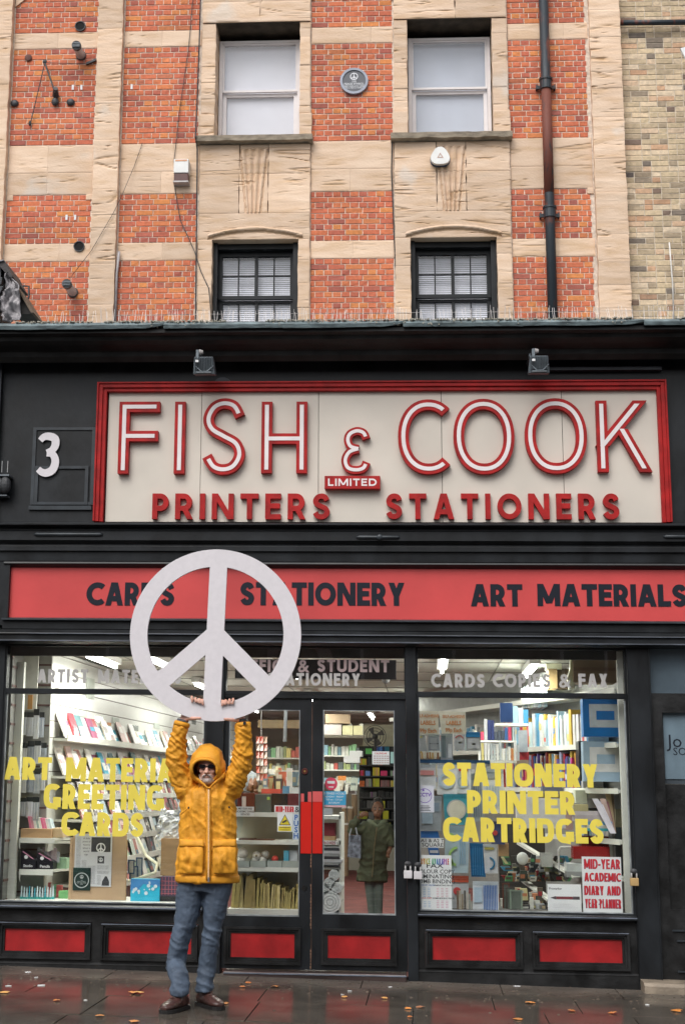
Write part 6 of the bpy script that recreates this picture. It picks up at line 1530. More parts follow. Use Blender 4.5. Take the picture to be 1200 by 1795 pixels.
# rear wall shelves seen over the counter, both leaves
def rear_shelf(px0, px1, pys, Y, seed, lab):
    r_ = random.Random(seed)
    for j, (py, hh) in enumerate(pys):
        x0, x1, z0, z1 = rect(px0, py, px1, py+2.4, Y); mb = MB(); mb.box(x0, x1, Y, Y+.35, z0, z1); item('rear_shelf', mb, M_SHELF, 'white shelf board %s, %s' % (lab, ['top', 'second', 'third', 'fourth', 'fifth', 'sixth'][j]), 'shelf')
        x = px0+1
        while x < px1-5:
            w_ = r_.uniform(4, 10); h_ = hh*r_.uniform(.55, 1); a, b, c_, d = rect(x, py-h_, x+w_-.8, py, Y+.05); mb = MB(); mb.box(a, b, Y+.05, Y+.25, c_, d)
            q_ = r_.choice([(.55,.56,.50),(.40,.42,.34),(.62,.62,.58),(.30,.35,.16),(.18,.30,.36),(.45,.10,.08),(.60,.52,.20),(.10,.12,.12),(.20,.38,.20)]); item('boxed_goods', mb, flat(q_, .4), '%s boxed goods on the %s shelf %s' % (cname(q_), ['top', 'second', 'third', 'fourth'][j], lab), 'box', 'boxed goods on the shelves '+lab); x += w_
rear_shelf(462, 527, [(1328, 22), (1350, 13), (1368, 12)], 4.6, 21, 'deep inside behind the left door')
rear_shelf(566, 636, [(1290, 22), (1324, 22), (1349, 16), (1372, 14)], 7.5, 22, 'deep inside behind the right door')
for (a, b, c_, d, col, lb) in ((568, 1270, 598, 1291, (.42,.38,.36), 'grey white carton on the top rear shelf'), (600, 1272, 618, 1291, (.50,.48,.28), 'cream archive box on the top rear shelf, middle'), (619, 1272, 634, 1291, (.48,.45,.26), 'cream archive box on the top rear shelf, right'), (570, 1252, 612, 1268, (.33,.24,.15), 'long brown carton under the ceiling at the back')):
    bx('archive_box', (a, b, c_, d), 7.3, .3, flat(col), lb, 'box')
bx('ceiling_beam', (452, 1262, 530, 1276), 4.2, .2, flat((.40,.30,.17)), 'brown boarded beam crossing under the ceiling behind the left door', 'beam'); bx('ceiling_beam', (562, 1288, 640, 1293), 5.2, .1, flat((.60,.58,.48)), 'pale beam crossing behind the right door', 'beam')
mb = MB(); mb.tube([P(501, 1243, 2.2), P(499, 1300, 2.2)], [.018]*2, 8); item('ceiling_pole', mb, flat((.10,.11,.12), .4), 'dark pole hanging from the ceiling behind the left door', 'pole')
# white stacks
for (a, b, c_, d, lb) in ((602, 1326, 630, 1337, 'lower'), (612, 1316, 634, 1326, 'upper')): bx('paper_pack', (a, b, c_, d), 3.6, .25, M_PAPER, 'white paper pack stacked behind the right door glass, %s of two' % lb, 'paper')
crowd((585, 1345, 628, 1392), 3.0, 16, (5, 13), (10, 26), [(.62,.62,.56),(.40,.44,.38),(.55,.5,.4),(.16,.2,.2),(.6,.6,.6)], 'stationery_item', 'item in the heap behind the pink sticker', 'stationery', 'small items heaped behind the right door', 9, .02)
bx('small_sign', (592, 1360, 606, 1368), 2.6, .01, flat((.62,.22,.05)), 'small orange sign among the goods right of the pink sticker', 'sign')
# dark stationery rack at right of the aisle, full of coloured pens
dr = thing('pen_rack', 'dark rack packed with brightly coloured pens and markers, deep behind the right door', 'rack', tuple(P(663, 1470, 5.2)))
x0, x1, z0, z1 = rect(629, 1308, 700, 1475, 5.4); mb = MB(); mb.box(x0, x1, 5.45, 5.5, z0, z1); link('back_panel', mb, flat((.02,.022,.02)), dr)
for k in range(8):
    x0, x1, z0, z1 = rect(629, 1322+k*19, 700, 1324+k*19, 5.2); mb = MB(); mb.box(x0, x1, 5.2, 5.45, z0, z1); link('shelf', mb, flat((.03,.03,.03)), dr)
r_ = random.Random(4)
for k in range(8):
    x = 630
    while x < 696:
        w_ = r_.uniform(6, 16); h_ = r_.uniform(8, 15); col = r_.choice([(.10,.45,.12),(.60,.12,.04),(.55,.50,.05),(.05,.18,.45),(.45,.04,.05),(.03,.03,.03),(.02,.02,.03),(.25,.28,.25),(.5,.5,.46),(.30,.14,.08)] if k < 4 else [(.03,.03,.03),(.05,.07,.12),(.38,.40,.04),(.03,.03,.03),(.08,.08,.08)])
        n_ = max(1, int(w_/2.2)) if r_.random() < .6 else 1
        for j in range(n_):
            a, b, c_, d = rect(x+j*w_/n_, 1322+k*19-h_, x+(j+.75)*w_/n_, 1322+k*19, 5.22); mb = MB(); mb.box(a, b, 5.22, 5.3, c_, d); cc = tuple(max(.01, v*r_.uniform(.6, 1.1)) for v in col) if n_ > 1 else col
            link('marker_pen' if n_ > 1 else 'pack', mb, flat(tuple(round(v, 1)+.01 for v in cc), .4), dr)
        x += w_+2
# fan
fc = P(657, 1291, 5.0)
fan = thing('wall_fan', 'dark round electric fan high at the back of the aisle behind the right door', 'fan', tuple(fc+Vector((0, 0, -.15))))
mb = MB()
for r0 in (.13, .10, .065):
    mb.tube([fc+Vector((r0*math.cos(6.2832*i/24), -.02, r0*math.sin(6.2832*i/24))) for i in range(25)], [.004]*25, 5, ref=(0,1,0))
link('guard', mb, flat((.05,.05,.05)), fan)
for k in range(4):
    a = k*math.pi/2+.5; mb = MB(); mb.poly([(fc.x+.025*math.cos(a), fc.z+.025*math.sin(a)), (fc.x+.115*math.cos(a-.35), fc.z+.115*math.sin(a-.35)), (fc.x+.12*math.cos(a+.25), fc.z+.12*math.sin(a+.25)), (fc.x+.03*math.cos(a+.6), fc.z+.03*math.sin(a+.6))], 5.0, 5.008); link('blade', mb, flat((.09,.085,.08)), fan)
mb = MB(); mb.ell(fc, (.035, .04, .035)); mb.tube([fc+Vector((0, .03, 0)), fc+Vector((0, .06, -.24))], [.015]*2, 8); link('motor', mb, flat((.04,.04,.04)), fan)
x0, x1, z0, z1 = rect(636, 1270, 690, 1312, 5.6); mb = MB(); mb.box(x0, x1, 5.6, 5.62, z0, z1); item('pegboard', mb, flat((.42,.40,.30)), 'cream board on the wall behind the fan', 'board')
# red/pink leaflets on glass (posters sit just inside the glass)
GY = .028
def poster(px, mt, lab, rows=(), y=GY, cat='poster', **k):
    x0, x1, z0, z1 = rect(*px, y); mb = MB(); mb.box(x0, x1, y, y+.0012, z0, z1); o = item('poster', mb, mt, lab, cat)
    for (s_, u, v, sz, mm_, sx) in rows: btext('lettering', s_, x0+(x1-x0)*u, z0+(z1-z0)*v, sz, y-.0006, mm_, o, sx=sx, bold=.015)
    return o
M_PBLUE = pm('print_blue', (.03,.13,.42), .5, .05); M_PRED2 = pm('print_red', (.55,.02,.03), .5, .05); M_POR = pm('print_orange', (.62,.20,.03), .5, .05)
o = poster((652, 1317, 682, 1340), M_PAPER, 'white calendar sheet with red lines on the right door glass', [('CALENDAR', .5, .78, .020, M_PRED2, 1)], cat='notice')
mb = MB(); x0, x1, z0, z1 = rect(653, 1322, 681, 1339, GY-.001)
for k in range(6):
    for j in range(4): mb.box(x0+.008+k*.022, x0+.024+k*.022, GY-.0012, GY-.0006, z0+.006+j*.018, z0+.014+j*.018)
link('print_block', mb, flat((.50,.36,.36)), o)
poster((684, 1318, 691, 1338), flat((.30,.48,.45)), 'narrow green and red strip beside the calendar on the door glass', cat='notice')
x, z = at(580, 1374, GY); mb = MB(); mb.poly([(x+.053*math.cos(6.2832*i/36), z+.053*math.sin(6.2832*i/36)) for i in range(36)], GY, GY+.001); o = item('round_sticker', mb, flat((.62,.06,.12)), 'round pink red sticker at the top left of the right door glass', 'sticker')
mb = MB(); mb.box(x-.032, x+.032, GY-.0008, GY-.0002, z+.002, z+.024); mb.box(x-.022, x+.022, GY-.0008, GY-.0002, z-.03, z-.022); link('print_block', mb, M_PAPER, o)
bl = pm('sky_blue_sign', (.06,.36,.62), .4, .05)
o = poster((565, 1387, 606, 1411), bl, 'sky blue opening hours sign on the right door glass', [('BUSINESS HOURS', .5, .76, .026, M_PAPER, .9), ('MONDAY - FRIDAY', .5, .54, .021, M_PAPER, .9), ('9.00 am - 5.30 pm', .5, .33, .021, M_PAPER, .9), ('SATURDAY', .5, .10, .021, M_PAPER, .9)], cat='sign')
poster((565, 1411.4, 606, 1415), flat((.66,.40,.44)), 'thin pink strip under the sky blue opening hours sign', cat='sign')
o = poster((566, 1417, 583, 1429), M_PAPER, 'small white notice below the opening hours sign', cat='notice', y=.3)
o = poster((481, 1412, 525.5, 1424.5), M_PAPER, 'white strip reading MID-YEAR in dark red on the left door glass', [], cat='sign')
x0, x1, z0, z1 = rect(483, 1413.5, 513, 1423.5, GY); word('lettering', 'MID-YEAR', x0, x0+.155, z0, z1, .011, GY-.0012, GY-.0004, M_PRED2, o, gap=.06); word('lettering', '&', x0+.165, x0+.197, z0, z1, .009, GY-.0012, GY-.0004, M_INK, o); 
# fluorescent pair reflection etc are real lights. warning sticker
o = poster((486, 1425, 512.5, 1458), M_PAPER, 'white sticker with a yellow warning triangle on the left door glass', cat='sticker')
x0, x1, z0, z1 = rect(486, 1425, 512.5, 1458, GY); W_, H_ = x1-x0, z1-z0
mb = MB(); mb.poly([(x0+W_*.12, z0+H_*.35), (x0+W_*.88, z0+H_*.35), (x0+W_*.5, z0+H_*.93)], GY-.001, GY-.0003); link('triangle', mb, M_INK, o)
mb = MB(); mb.poly([(x0+W_*.19, z0+H_*.385), (x0+W_*.81, z0+H_*.385), (x0+W_*.5, z0+H_*.86)], GY-.0018, GY-.0011); mb.box(x0+W_*.08, x0+W_*.92, GY-.001, GY-.0003, z0+H_*.04, z0+H_*.29); link('triangle', mb, pm('warning_yellow', (.75,.60,.03), .5, .05), o)
mb = MB(); mb.obox((x0+W_*.35, GY-.0024, z0+H_*.44), (W_*.3, 0, H_*.12), (0, .0004, 0), (-.006, 0, .014)); mb.box(x0+W_*.16, x0+W_*.84, GY-.0016, GY-.0011, z0+H_*.2, z0+H_*.23); mb.box(x0+W_*.2, x0+W_*.8, GY-.0016, GY-.0011, z0+H_*.09, z0+H_*.11); link('print_block', mb, M_INK, o)
o = poster((513, 1427, 524.5, 1472), pm('pale_blue_sticker', (.60,.66,.74), .5, .04), 'tall white sticker reading PUSH in blue on the left door glass', cat='sticker')
x0, x1, z0, z1 = rect(513, 1427, 524.5, 1472, GY); H_ = z1-z0
for k, ch in enumerate('PUSH'): btext('lettering', ch, (x0+x1)/2, z1-H_*(.225+.24*k), .060, GY-.0008, M_PBLUE, o, bold=.03)

# hanging sign behind the middle transom
x0, x1, z0, z1 = rect(412, 1156, 694, 1190, .7); mb = MB(); mb.box(x0, x1, .7, .72, z0, z1); o = item('hanging_sign', mb, pm('dark_sign_board', (.035,.035,.045), .5, .3, 2), 'dark board hanging under the ceiling behind the middle transom window', 'sign')
btext('lettering', 'photo', x0+.28, z0+.10, .10, .699, flat((.10,.10,.11)), o); btext('lettering', 'print', x0+.25, z0+.01, .10, .699, flat((.10,.10,.11)), o)
mb = MB(); mb.ell(P(676, 1193, 1.2), (.035, .035, .03)); item('ceiling_spotlight', mb, flat((.2,.2,.2)), 'small grey spotlight under the ceiling near the right end of the transom', 'spotlight')

# ---- right window ------------------------------------------------------------
bx('display_upright', (1088, 1142, 1101, 1600), .14, .06, M_SHELF, 'pale metal shelving upright at the right end of the window', 'shelf upright')
# splayed shelving: direction from near right to deep left
A0 = Vector((1.60, .22, 0)); AD = Vector((-.62, 1.75, 0)).normalized(); AN = Vector((-AD.y, AD.x, 0)); AN = -AN if AN.x > 0 else AN   # towards the shop middle
def az(px, py, s): 
    """height on the splayed shelf line at run s for a pixel row"""
    p = A0+AD*s; return at(px, py, p.y)[1]
def aw(s, off, z): return A0+AD*s+AN*off+Vector((0,0,z))
bk = MB(); bk.obox(aw(-.05, -.30, .4), AD*6.5, AN*-.02, Vector((0,0,2.25))); item('back_panel', bk, pm('shelf_back_grey', (.30,.31,.30), .6, .1), 'grey back board of the splayed book shelving in the right window', 'shelf back')
SHZ = [(2.345, 'top box'), (1.885, 'upper book'), (1.50, 'lower book'), (1.08, 'paper'), (.78, 'bottom')]
for z, nm in SHZ:
    L = 6.2 if z > 1.2 else 1.5
    mb = MB(); mb.obox(aw(0, 0, z-.03), AD*L, AN*-.28, Vector((0,0,.03))); mb.obox(aw(0, .001, z-.035), AD*L, AN*.008, Vector((0,0,.045))); item('book_shelf', mb, M_SHELF, 'long splayed %s shelf in the right window, white metal edge' % nm, 'shelf')
    for s in (1.25, 2.5, 3.8):
        if s < L:
            pass
def spines(z, s0, s1, hr, tr, cols, grp, lab, nm='book', cat='book', off=-.02, seed=1, lean=.0):
    r_ = random.Random(seed); s = s0
    while s < s1:
        t = r_.uniform(*tr); h_ = r_.uniform(*hr); mb = MB(); le = AD*(r_.uniform(-lean, lean)); o_ = off-r_.uniform(0, .03)
        mb.obox(aw(s, o_, z+.0005), AD*(t*.92), AN*-.2, Vector((0,0,h_))+le)
        c_ = r_.choice(cols); o = item(nm, mb, flat(c_, .35), '%s %s, %s' % (cname(c_), lab, 'near end' if s < 1.1 else 'middle' if s < 1.8 else 'left end'), cat, grp)
        if r_.random() < .6:
            q = MB(); f0 = r_.uniform(.1, .6); q.obox(aw(s+t*.1, o_+.001, z+h_*f0)+le*f0, AD*t*.7, AN*.001, Vector((0,0,h_*r_.uniform(.12, .3)))); link('spine_label', q, flat(r_.choice([(.66,.66,.66),(.6,.1,.08),(.1,.25,.5),(.62,.55,.2)]), .4), o)
        s += t
BK1 = [(.58,.60,.62),(.50,.05,.06),(.62,.62,.62),(.35,.50,.60),(.60,.64,.66),(.60,.40,.06),(.66,.66,.66),(.08,.28,.45),(.64,.62,.60),(.45,.55,.58)]
BK2 = [(.03,.10,.30),(.42,.03,.04),(.60,.30,.05),(.45,.03,.20),(.60,.58,.5),(.12,.08,.30),(.62,.50,.10),(.30,.02,.03),(.30,.35,.5),(.02,.03,.06),(.15,.32,.42),(.6,.6,.6)]
spines(1.885, .62, 2.6, (.25, .33), (.03, .055), BK1, 'tall pads and books on the upper splayed shelf', 'tall pale or coloured pad on the upper splayed book shelf', seed=3)
spines(1.50, .78, 2.6, (.27, .34), (.025, .05), BK2, 'bright notebooks on the lower splayed shelf', 'bright coloured notebook on the lower splayed book shelf', seed=5)
spines(1.885, 2.9, 5.8, (.2, .3), (.05, .1), BK1, 'pads far along the upper splayed shelf', 'pad standing far along the upper splayed shelf', seed=6)
spines(1.50, 2.9, 5.8, (.15, .3), (.05, .12), BK1+LBC, 'goods far along the lower splayed shelf', 'pad or box standing far along the lower splayed shelf', seed=8)
spines(1.08, .35, 1.1, (.12, .26), (.05, .1), LBC+BK1, 'packs on the paper shelf', 'small pack or pad at the back of the paper shelf', nm='pack', cat='pack', off=-.12, seed=8)
# boxes with a square window emblem (big blue and pale blue cartons)
def wincarton(px, Y, col, col2, lab):
    x0, x1, z0, z1 = rect(*px, Y); t = thing('storage_carton', lab, 'carton', ((x0+x1)/2, Y, z0)); W_, H_ = x1-x0, z1-z0
    mb = MB(); mb.box(x0, x1, Y, Y+.18, z0, z1); link('carton', mb, col, t)
    mb = MB(); mb.frame(x0+W_*.17, x1+.002, z0+H_*.24, z0+H_*.86, W_*.19, W_*.16, H_*.20, H_*.18, Y-.004, Y-.0008); link('emblem', mb, col2, t)
wincarton((1021, 1225, 1086, 1291), .42, pm('bright_blue_carton', (.01,.17,.50), .35, .08), flat((.52,.58,.62)), 'bright blue carton with a pale square emblem on the upper shelf')
wincarton((1022, 1300, 1087, 1370), .42, pm('pale_blue_carton', (.32,.44,.56), .4, .08), flat((.62,.63,.63)), 'pale blue carton with a white square emblem on the lower shelf')
mb = MB(); x0, x1, z0, z1 = rect(1014, 1299, 1040, 1369, .62); mb.poly([(x0, z0), (x1, z0), (x1, z1-.06), (x1-.02, z1-.02), (x1-.06, z1), (x0, z1)], .62, .86); item('magazine_file', mb, flat((.02,.02,.022), .3), 'black curved magazine file between the notebooks and the pale blue carton', 'file')
bx('cardboard_box', (1004, 1152, 1079, 1196), .55, .3, pm('top_carton_brown', (.30,.22,.15), .8, .1, 4), 'large brown carton on the top shelf behind the transom window', 'box'); bx('tape_strip', (1004, 1170, 1079, 1176), .547, .003, flat((.24,.16,.11)), 'brown tape across the large carton', 'tape')
mb = MB(); c = P(1002, 1185, .62); mb.poly([(c.x-.03, c.z-.12), (c.x+.015, c.z-.11), (c.x+.02, c.z+.15), (c.x-.01, c.z+.17), (c.x-.02, c.z+.05), (c.x-.045, c.z-.02)], .6, .7); item('carrier_bag', mb, flat((.58,.60,.42), .3), 'crumpled pale plastic bag at the left side of the large carton', 'bag')
bx('cardboard_box', (961, 1172, 976, 1206), 1.4, .3, flat((.42,.30,.14)), 'narrow cardboard box on the top shelf left of the large carton', 'box'); bx('cardboard_box', (976, 1172, 997, 1206), 1.45, .3, flat((.10,.07,.04)), 'dark narrow box beside the pale plastic bag', 'box'); bx('plastic_tub', (957, 1163, 984, 1173), 1.4, .2, flat((.55,.56,.40), .3), 'cream lid on top of the narrow cardboard box', 'lid')
for k in range(9):
    a, b, c_, d = rect(913+k*5, 1207-k*2.6, 918+k*5, 1224-k*.5, 2.2-k*.06); mb = MB(); mb.box(a, b, 2.2-k*.06, 2.4, c_-.1, d); item('pad', mb, flat(rnd.choice([(.62,.62,.6),(.4,.5,.55),(.55,.6,.5)])), 'pale pad end on the far part of the top shelf', 'pad', 'pads far along the top shelf')
# papers, stacks on the paper shelf
for k, (a, b, c_, d, col) in enumerate(((1028, 1452, 1074, 1457, (.05,.35,.42)), (1028, 1446, 1073, 1452, (.50,.50,.46)), (1026, 1440, 1072, 1446, (.10,.30,.55)), (1006, 1429, 1062, 1440, (.42,.38,.42)), (1000, 1422, 1060, 1429, (.50,.46,.50)), (1004, 1410, 1030, 1422, (.40,.36,.20)))):
    bx('paper_ream', (a, b, c_, d), .42, .2, flat(col), ['teal paper pack at the bottom of the stack on the paper shelf', 'cream paper pack second from the bottom', 'blue edged paper pack third from the bottom', 'lilac paper pack above the blue edged one', 'pale lilac paper pack near the top of the stack', 'olive pad on top of the paper stack'][k], 'paper')
for k in range(7):
    x0, z0 = at(1079, 1461, .36+.02*k); xt, zt_ = at(1042+k*4.5, 1400+(k % 3)*5-(k > 4)*20, .36+.02*k); mb = MB(); Yk = .36+.02*k
    mb.add([(x0, Yk, z0), (x0-.05+.008*k, Yk, z0), (xt-.02, Yk+.05, zt_), (xt+.03, Yk+.05, zt_), (x0, Yk+.006, z0), (x0-.05+.008*k, Yk+.006, z0), (xt-.02, Yk+.056, zt_), (xt+.03, Yk+.056, zt_)], [(0,1,2,3),(4,7,6,5),(0,4,5,1),(1,5,6,2),(2,6,7,3),(3,7,4,0)])
    item('drawing_pad', mb, flat([(.62,.60,.68),(.5,.48,.62),(.64,.62,.66),(.45,.32,.28),(.35,.12,.16),(.45,.34,.20),(.20,.14,.09)][k], .4), 'pad leaning against the right upright on the paper shelf, %s of seven' % ['front', 'second', 'third', 'fourth', 'fifth', 'sixth', 'rearmost'][k], 'pad')
for k, (a, b, c_, d, col, Y) in enumerate(((905, 1392, 938, 1452, (.62,.62,.64), .9), (938, 1400, 990, 1452, (.60,.60,.62), .9), (990, 1400, 1003, 1455, (.45,.30,.28), .9), (950, 1378, 985, 1392, (.12,.14,.2), 1.2), (1008, 1385, 1028, 1408, (.50,.54,.42), .8), (1030, 1380, 1056, 1400, (.40,.40,.36), .8))):
    bx('paper_ream', (a, b, c_, d), Y, .2, flat(col), ['tall block of white cards behind the letters PRINTER', 'wide block of white cards behind the letters TER', 'pinkish narrow pack right of the white card blocks', 'dark case on top of the white card blocks', 'pale green pack under the lower book shelf', 'grey green pack under the pale blue carton'][k], 'paper')
# bottom shelf: red bag, ring file, glossy binders
for k, (a, b, c_, d, col, Y, lb) in enumerate(((1004, 1484, 1068, 1506, (.28,.015,.015), .5, 'glossy dark red satchel on the bottom shelf'), (1018, 1466, 1066, 1484, (.12,.01,.012), .62, 'dark maroon case behind the red satchel'), (992, 1514, 1020, 1538, (.56,.60,.60), .42, 'stack of pale files left of the diary poster'), (992, 1528, 1024, 1538, (.30,.31,.31), .40, 'grey file under the pale files'), (948, 1496, 968, 1520, (.40,.42,.40), .8, 'grey packed item right of the white disc'), (1078, 1450, 1090, 1540, (.03,.04,.045), .5, 'dark gap board at the right of the bottom shelf'))):
    bx('office_item', (a, b, c_, d), Y, .2, flat(col, .2), lb, 'bag' if k < 2 else 'file')
mb = MB(); mb.tube([P(979, 1525, .45), P(978, 1490, .45), P(982, 1485, .45), P(1000, 1485, .45)], [.009]*4, 6); item('chrome_frame', mb, flat((.5,.5,.5), .2), 'bent chrome frame left of the red satchel', 'frame')
# low sloping shelves running left and down with clutter
for (p, q_, lb) in (((1004, 1540, .35), (905, 1480, 1.9), 'upper sloping white shelf edge across the cluttered floor display'), ((958, 1580, .35), (905, 1540, 1.5), 'lower sloping white shelf edge at the bottom of the floor display')):
    a = P(*p); b = P(*q_); mb = MB(); mb.obox(a, b-a, Vector((.0, .02, 0)), Vector((0, 0, .022))); mb.obox(a+Vector((0, .02, .008)), b-a, Vector((.06, .03, 0)), Vector((0, 0, .008))); item('sloping_shelf', mb, M_SHELF, lb, 'shelf')
CL = [(.05,.05,.05),(.30,.02,.03),(.03,.03,.03),(.10,.08,.06),(.05,.07,.06),(.55,.55,.50),(.06,.28,.45),(.10,.30,.12),(.60,.56,.30),(.16,.16,.15),(.42,.34,.22),(.4,.42,.44),(.03,.04,.05),(.5,.2,.1)]
bx('dark_gap_board', (874, 1440, 1012, 1600), 2.4, .05, flat((.035,.033,.03)), 'added dark board standing in for the dark gaps behind the floor display', 'board')  # board added to darken the gaps between the jumbled stock
crowd((880, 1465, 1000, 1545), .95, 74, (5, 17), (6, 20), CL, 'art_supply', 'art packet in the jumble left of the satchel', 'art supplies', 'jumble of art supplies at the bottom right', 31, .05)
crowd((878, 1535, 960, 1597), .45, 46, (6, 18), (8, 24), CL, 'art_supply', 'art box on the floor left of the pen card', 'art supplies', 'boxed art supplies on the right window floor', 33, .03)
mb = MB(); mb.ell(P(915, 1505, .8), (.052, .02, .055)); item('white_disc', mb, flat((.60,.62,.60), .3), 'white oval disc among the jumbled art supplies', 'disc', smooth=True)
# mid left column of hanging packs -------------------------------------------------
o = None
def hpack(px, Y, body, lab, extra=()):
    x0, x1, z0, z1 = rect(*px, Y); t = thing('hanging_pack', lab, 'pack', ((x0+x1)/2, Y, z0)); W_, H_ = x1-x0, z1-z0; j = rnd.uniform(-.02, .02)
    mb = MB(); mb.add([(x0, Y+.005, z0), (x1, Y-.004, z0), (x1+j, Y, z1), (x0+j, Y, z1), (x0, Y+.02, z0), (x1, Y+.012, z0), (x1+j, Y+.008, z1), (x0+j, Y+.008, z1)], [(0,1,2,3),(4,7,6,5),(0,4,5,1),(1,5,6,2),(2,6,7,3),(3,7,4,0)]); link('backing_card', mb, body, t)
    for nm, kind, arg, mt in extra:
        m_ = MB()
        if kind == 'box': u0, u1, v0, v1 = arg; m_.box(x0+W_*u0+j*v0, x0+W_*u1+j*v0, Y-.010, Y-.0045, z0+H_*v0, z0+H_*v1)
        elif kind == 'ring': u, v, r0, r1 = arg; cx_, cz_ = x0+W_*u, z0+H_*v; m_.poly([(cx_+r0*W_*math.cos(6.2832*i/32), cz_+r0*W_*math.sin(6.2832*i/32)) for i in range(32)], Y-.014, Y-.0045, [[(cx_+r1*W_*math.cos(-6.2832*i/32), cz_+r1*W_*math.sin(-6.2832*i/32)) for i in range(32)]] if r1 else [])
        elif kind == 'arc': u, v, r0, r1, a0, a1 = arg; cx_, cz_ = x0+W_*u, z0+H_*v; pts = [(cx_+r0*W_*math.cos(R(a)), cz_+r0*W_*math.sin(R(a))) for a in range(a0, a1+1, 8)]; A, B = ribbon(pts, r1*W_); m_.poly(A+B[::-1], Y-.012, Y-.0045)
        elif kind == 'strips':
            n_, u0, u1, v0, v1 = arg
            for k in range(n_): xa_ = x0+W_*(u0+(u1-u0)*k/n_); m_.box(xa_, xa_+W_*(u1-u0)/n_*.45, Y-.012, Y-.0045, z0+H_*v0, z0+H_*v1)
        link(nm, m_, mt, t)
    m_ = MB(); m_.box(x0+j, x1+j, Y-.016, Y-.0145, z1-H_*.14, z1+.003); link('hanger_tab', m_, M_SLEEVE, t)
    return t
c_w = flat((.58,.60,.64), .3); c_g = flat((.30,.33,.36), .3); c_b = flat((.05,.22,.45), .3); c_s = flat((.45,.47,.49), .25); c_k = flat((.03,.035,.04), .3); c_lb = flat((.38,.48,.58), .3); c_y = flat((.66,.58,.15), .4); c_r = flat((.5,.06,.06), .4); c_gr = flat((.30,.50,.15), .4); c_cl = flat((.26,.42,.56), .3)
for px, lb in (((731, 1246, 768, 1287), 'left'), ((773, 1248, 816, 1286), 'right')):
    x0, x1, z0, z1 = rect(*px, .42); mb = MB(); mb.add([(x0, .42, z0), (x1, .42, z0), (x1+.0, .44, z1), (x0-.02 if lb == 'right' else x0, .44, z1-(.02 if lb == 'left' else -.01)), (x0, .424, z0), (x1, .424, z0), (x1, .444, z1), (x0, .444, z1)], [(0,1,2,3),(4,7,6,5),(0,4,5,1),(1,5,6,2),(2,6,7,3),(3,7,4,0)])
    o = item('price_sign', mb, flat((.62,.60,.50)), 'hand lettered SELF-ADHESIVE LABELS sign in orange, %s of two' % lb, 'sign')
    c = (x0+x1)/2
    for s_, v, sz in (('SELF-ADHESIVE', .72, .036), ('LABELS', .40, .052), ('99p Each', .07, .050)): btext('lettering', s_, c, z0+(z1-z0)*v, sz, .4185, M_POR, o, sx=.8, bold=.02)
hpack((731, 1288, 748, 1317), .44, c_s, 'grey silver pouch at the far left of the right window hook row', [('clip', 'box', (.3, .7, .82, .9), c_y)])
hpack((750, 1287, 770, 1316), .45, c_g, 'pack with a black and white speckled panel', [('speckle', 'strips', (6, .2, .8, .1, .75), c_w), ('speckle', 'box', (.1, .9, .4, .45), c_k)])
hpack((772, 1285, 793, 1333), .47, c_g, 'long translucent grey sleeve', [('strip', 'box', (.1, .4, .1, .9), flat((.12,.16,.18))), ('strip', 'box', (.6, .9, .1, .6), c_w)])
hpack((795, 1286, 814, 1315), .44, c_w, 'white boxed pack with a red arch on its header', [('arc', 'arc', (.5, .62, .38, .08, 20, 160), c_r), ('body', 'box', (.12, .85, .05, .6), c_s), ('clip', 'box', (.4, .7, .4, .5), c_y)])
hpack((817, 1283, 842, 1316), .44, c_s, 'clear pouch with a blue header card', [('header', 'box', (.0, 1, .72, .98), flat((.04,.25,.55), .3)), ('clip', 'box', (.4, .65, .3, .4), c_y), ('body', 'box', (.1, .9, .12, .65), c_w)])
for k in range(8): bx('brass_pack', (733+k*4.6, 1318+(k % 2), 736.6+k*4.6, 1330), .5, .02, flat([(.42,.26,.12),(.55,.36,.15),(.6,.55,.45),(.28,.15,.08)][k % 4], .3), 'tiny brown or gold pack in the short row under the speckled pack', 'pack', 'tiny brown packs under the speckled pack')
bx('rail', (731, 1332, 858, 1338), .40, .02, flat((.02,.07,.16), .3), 'dark navy rail across the hanging packs in the right window', 'rail')
for k in range(14): bx('bottle', (838+k*5.2, 1318-rnd.uniform(4, 20), 842+k*5.2, 1333), 1.4, .05, flat(rnd.choice([(.62,.62,.6),(.5,.2,.08),(.55,.48,.2),(.4,.44,.46),(.6,.6,.6)]), .3), 'small white or amber bottle on the narrow shelf behind the letters', 'bottle', 'small bottles on the narrow middle shelf')
bx('narrow_shelf', (800, 1333, 905, 1337), 1.35, .2, M_SHELF, 'narrow white shelf with small bottles in the right window middle', 'shelf')
for k in range(12): bx('ink_box', (830+k*6, 1290-rnd.uniform(4, 30), 835.4+k*6, 1297+(k % 3)*2), 2.4, .08, flat(rnd.choice([(.02,.03,.10),(.05,.06,.08),(.45,.05,.10),(.03,.03,.03),(.35,.36,.38),(.5,.48,.4),(.04,.10,.25)]), .3), 'dark ink or tape box on the middle upper shelf', 'box', 'dark boxes on the middle upper shelf')
bx('narrow_shelf', (826, 1298, 905, 1301), 2.3, .3, M_SHELF, 'white shelf with dark boxes in the right window middle', 'shelf')
bx('cd_case', (876, 1232, 898, 1266), 1.6, .1, flat((.015,.035,.10), .3), 'navy blue box with pale lines standing high on the middle shelf', 'box')
for k in range(3): bx('pad', (899+k*9, 1238+k*3, 907+k*9, 1268+k*2), 1.7, .1, flat([(.25,.42,.50),(.5,.56,.58),(.03,.18,.36)][k]), 'blue pad beside the navy box, %s of three' % ['left', 'middle', 'right'][k], 'pad')
bx('narrow_shelf', (868, 1268, 925, 1272), 1.6, .3, M_SHELF, 'white shelf under the navy box and blue pads', 'shelf')
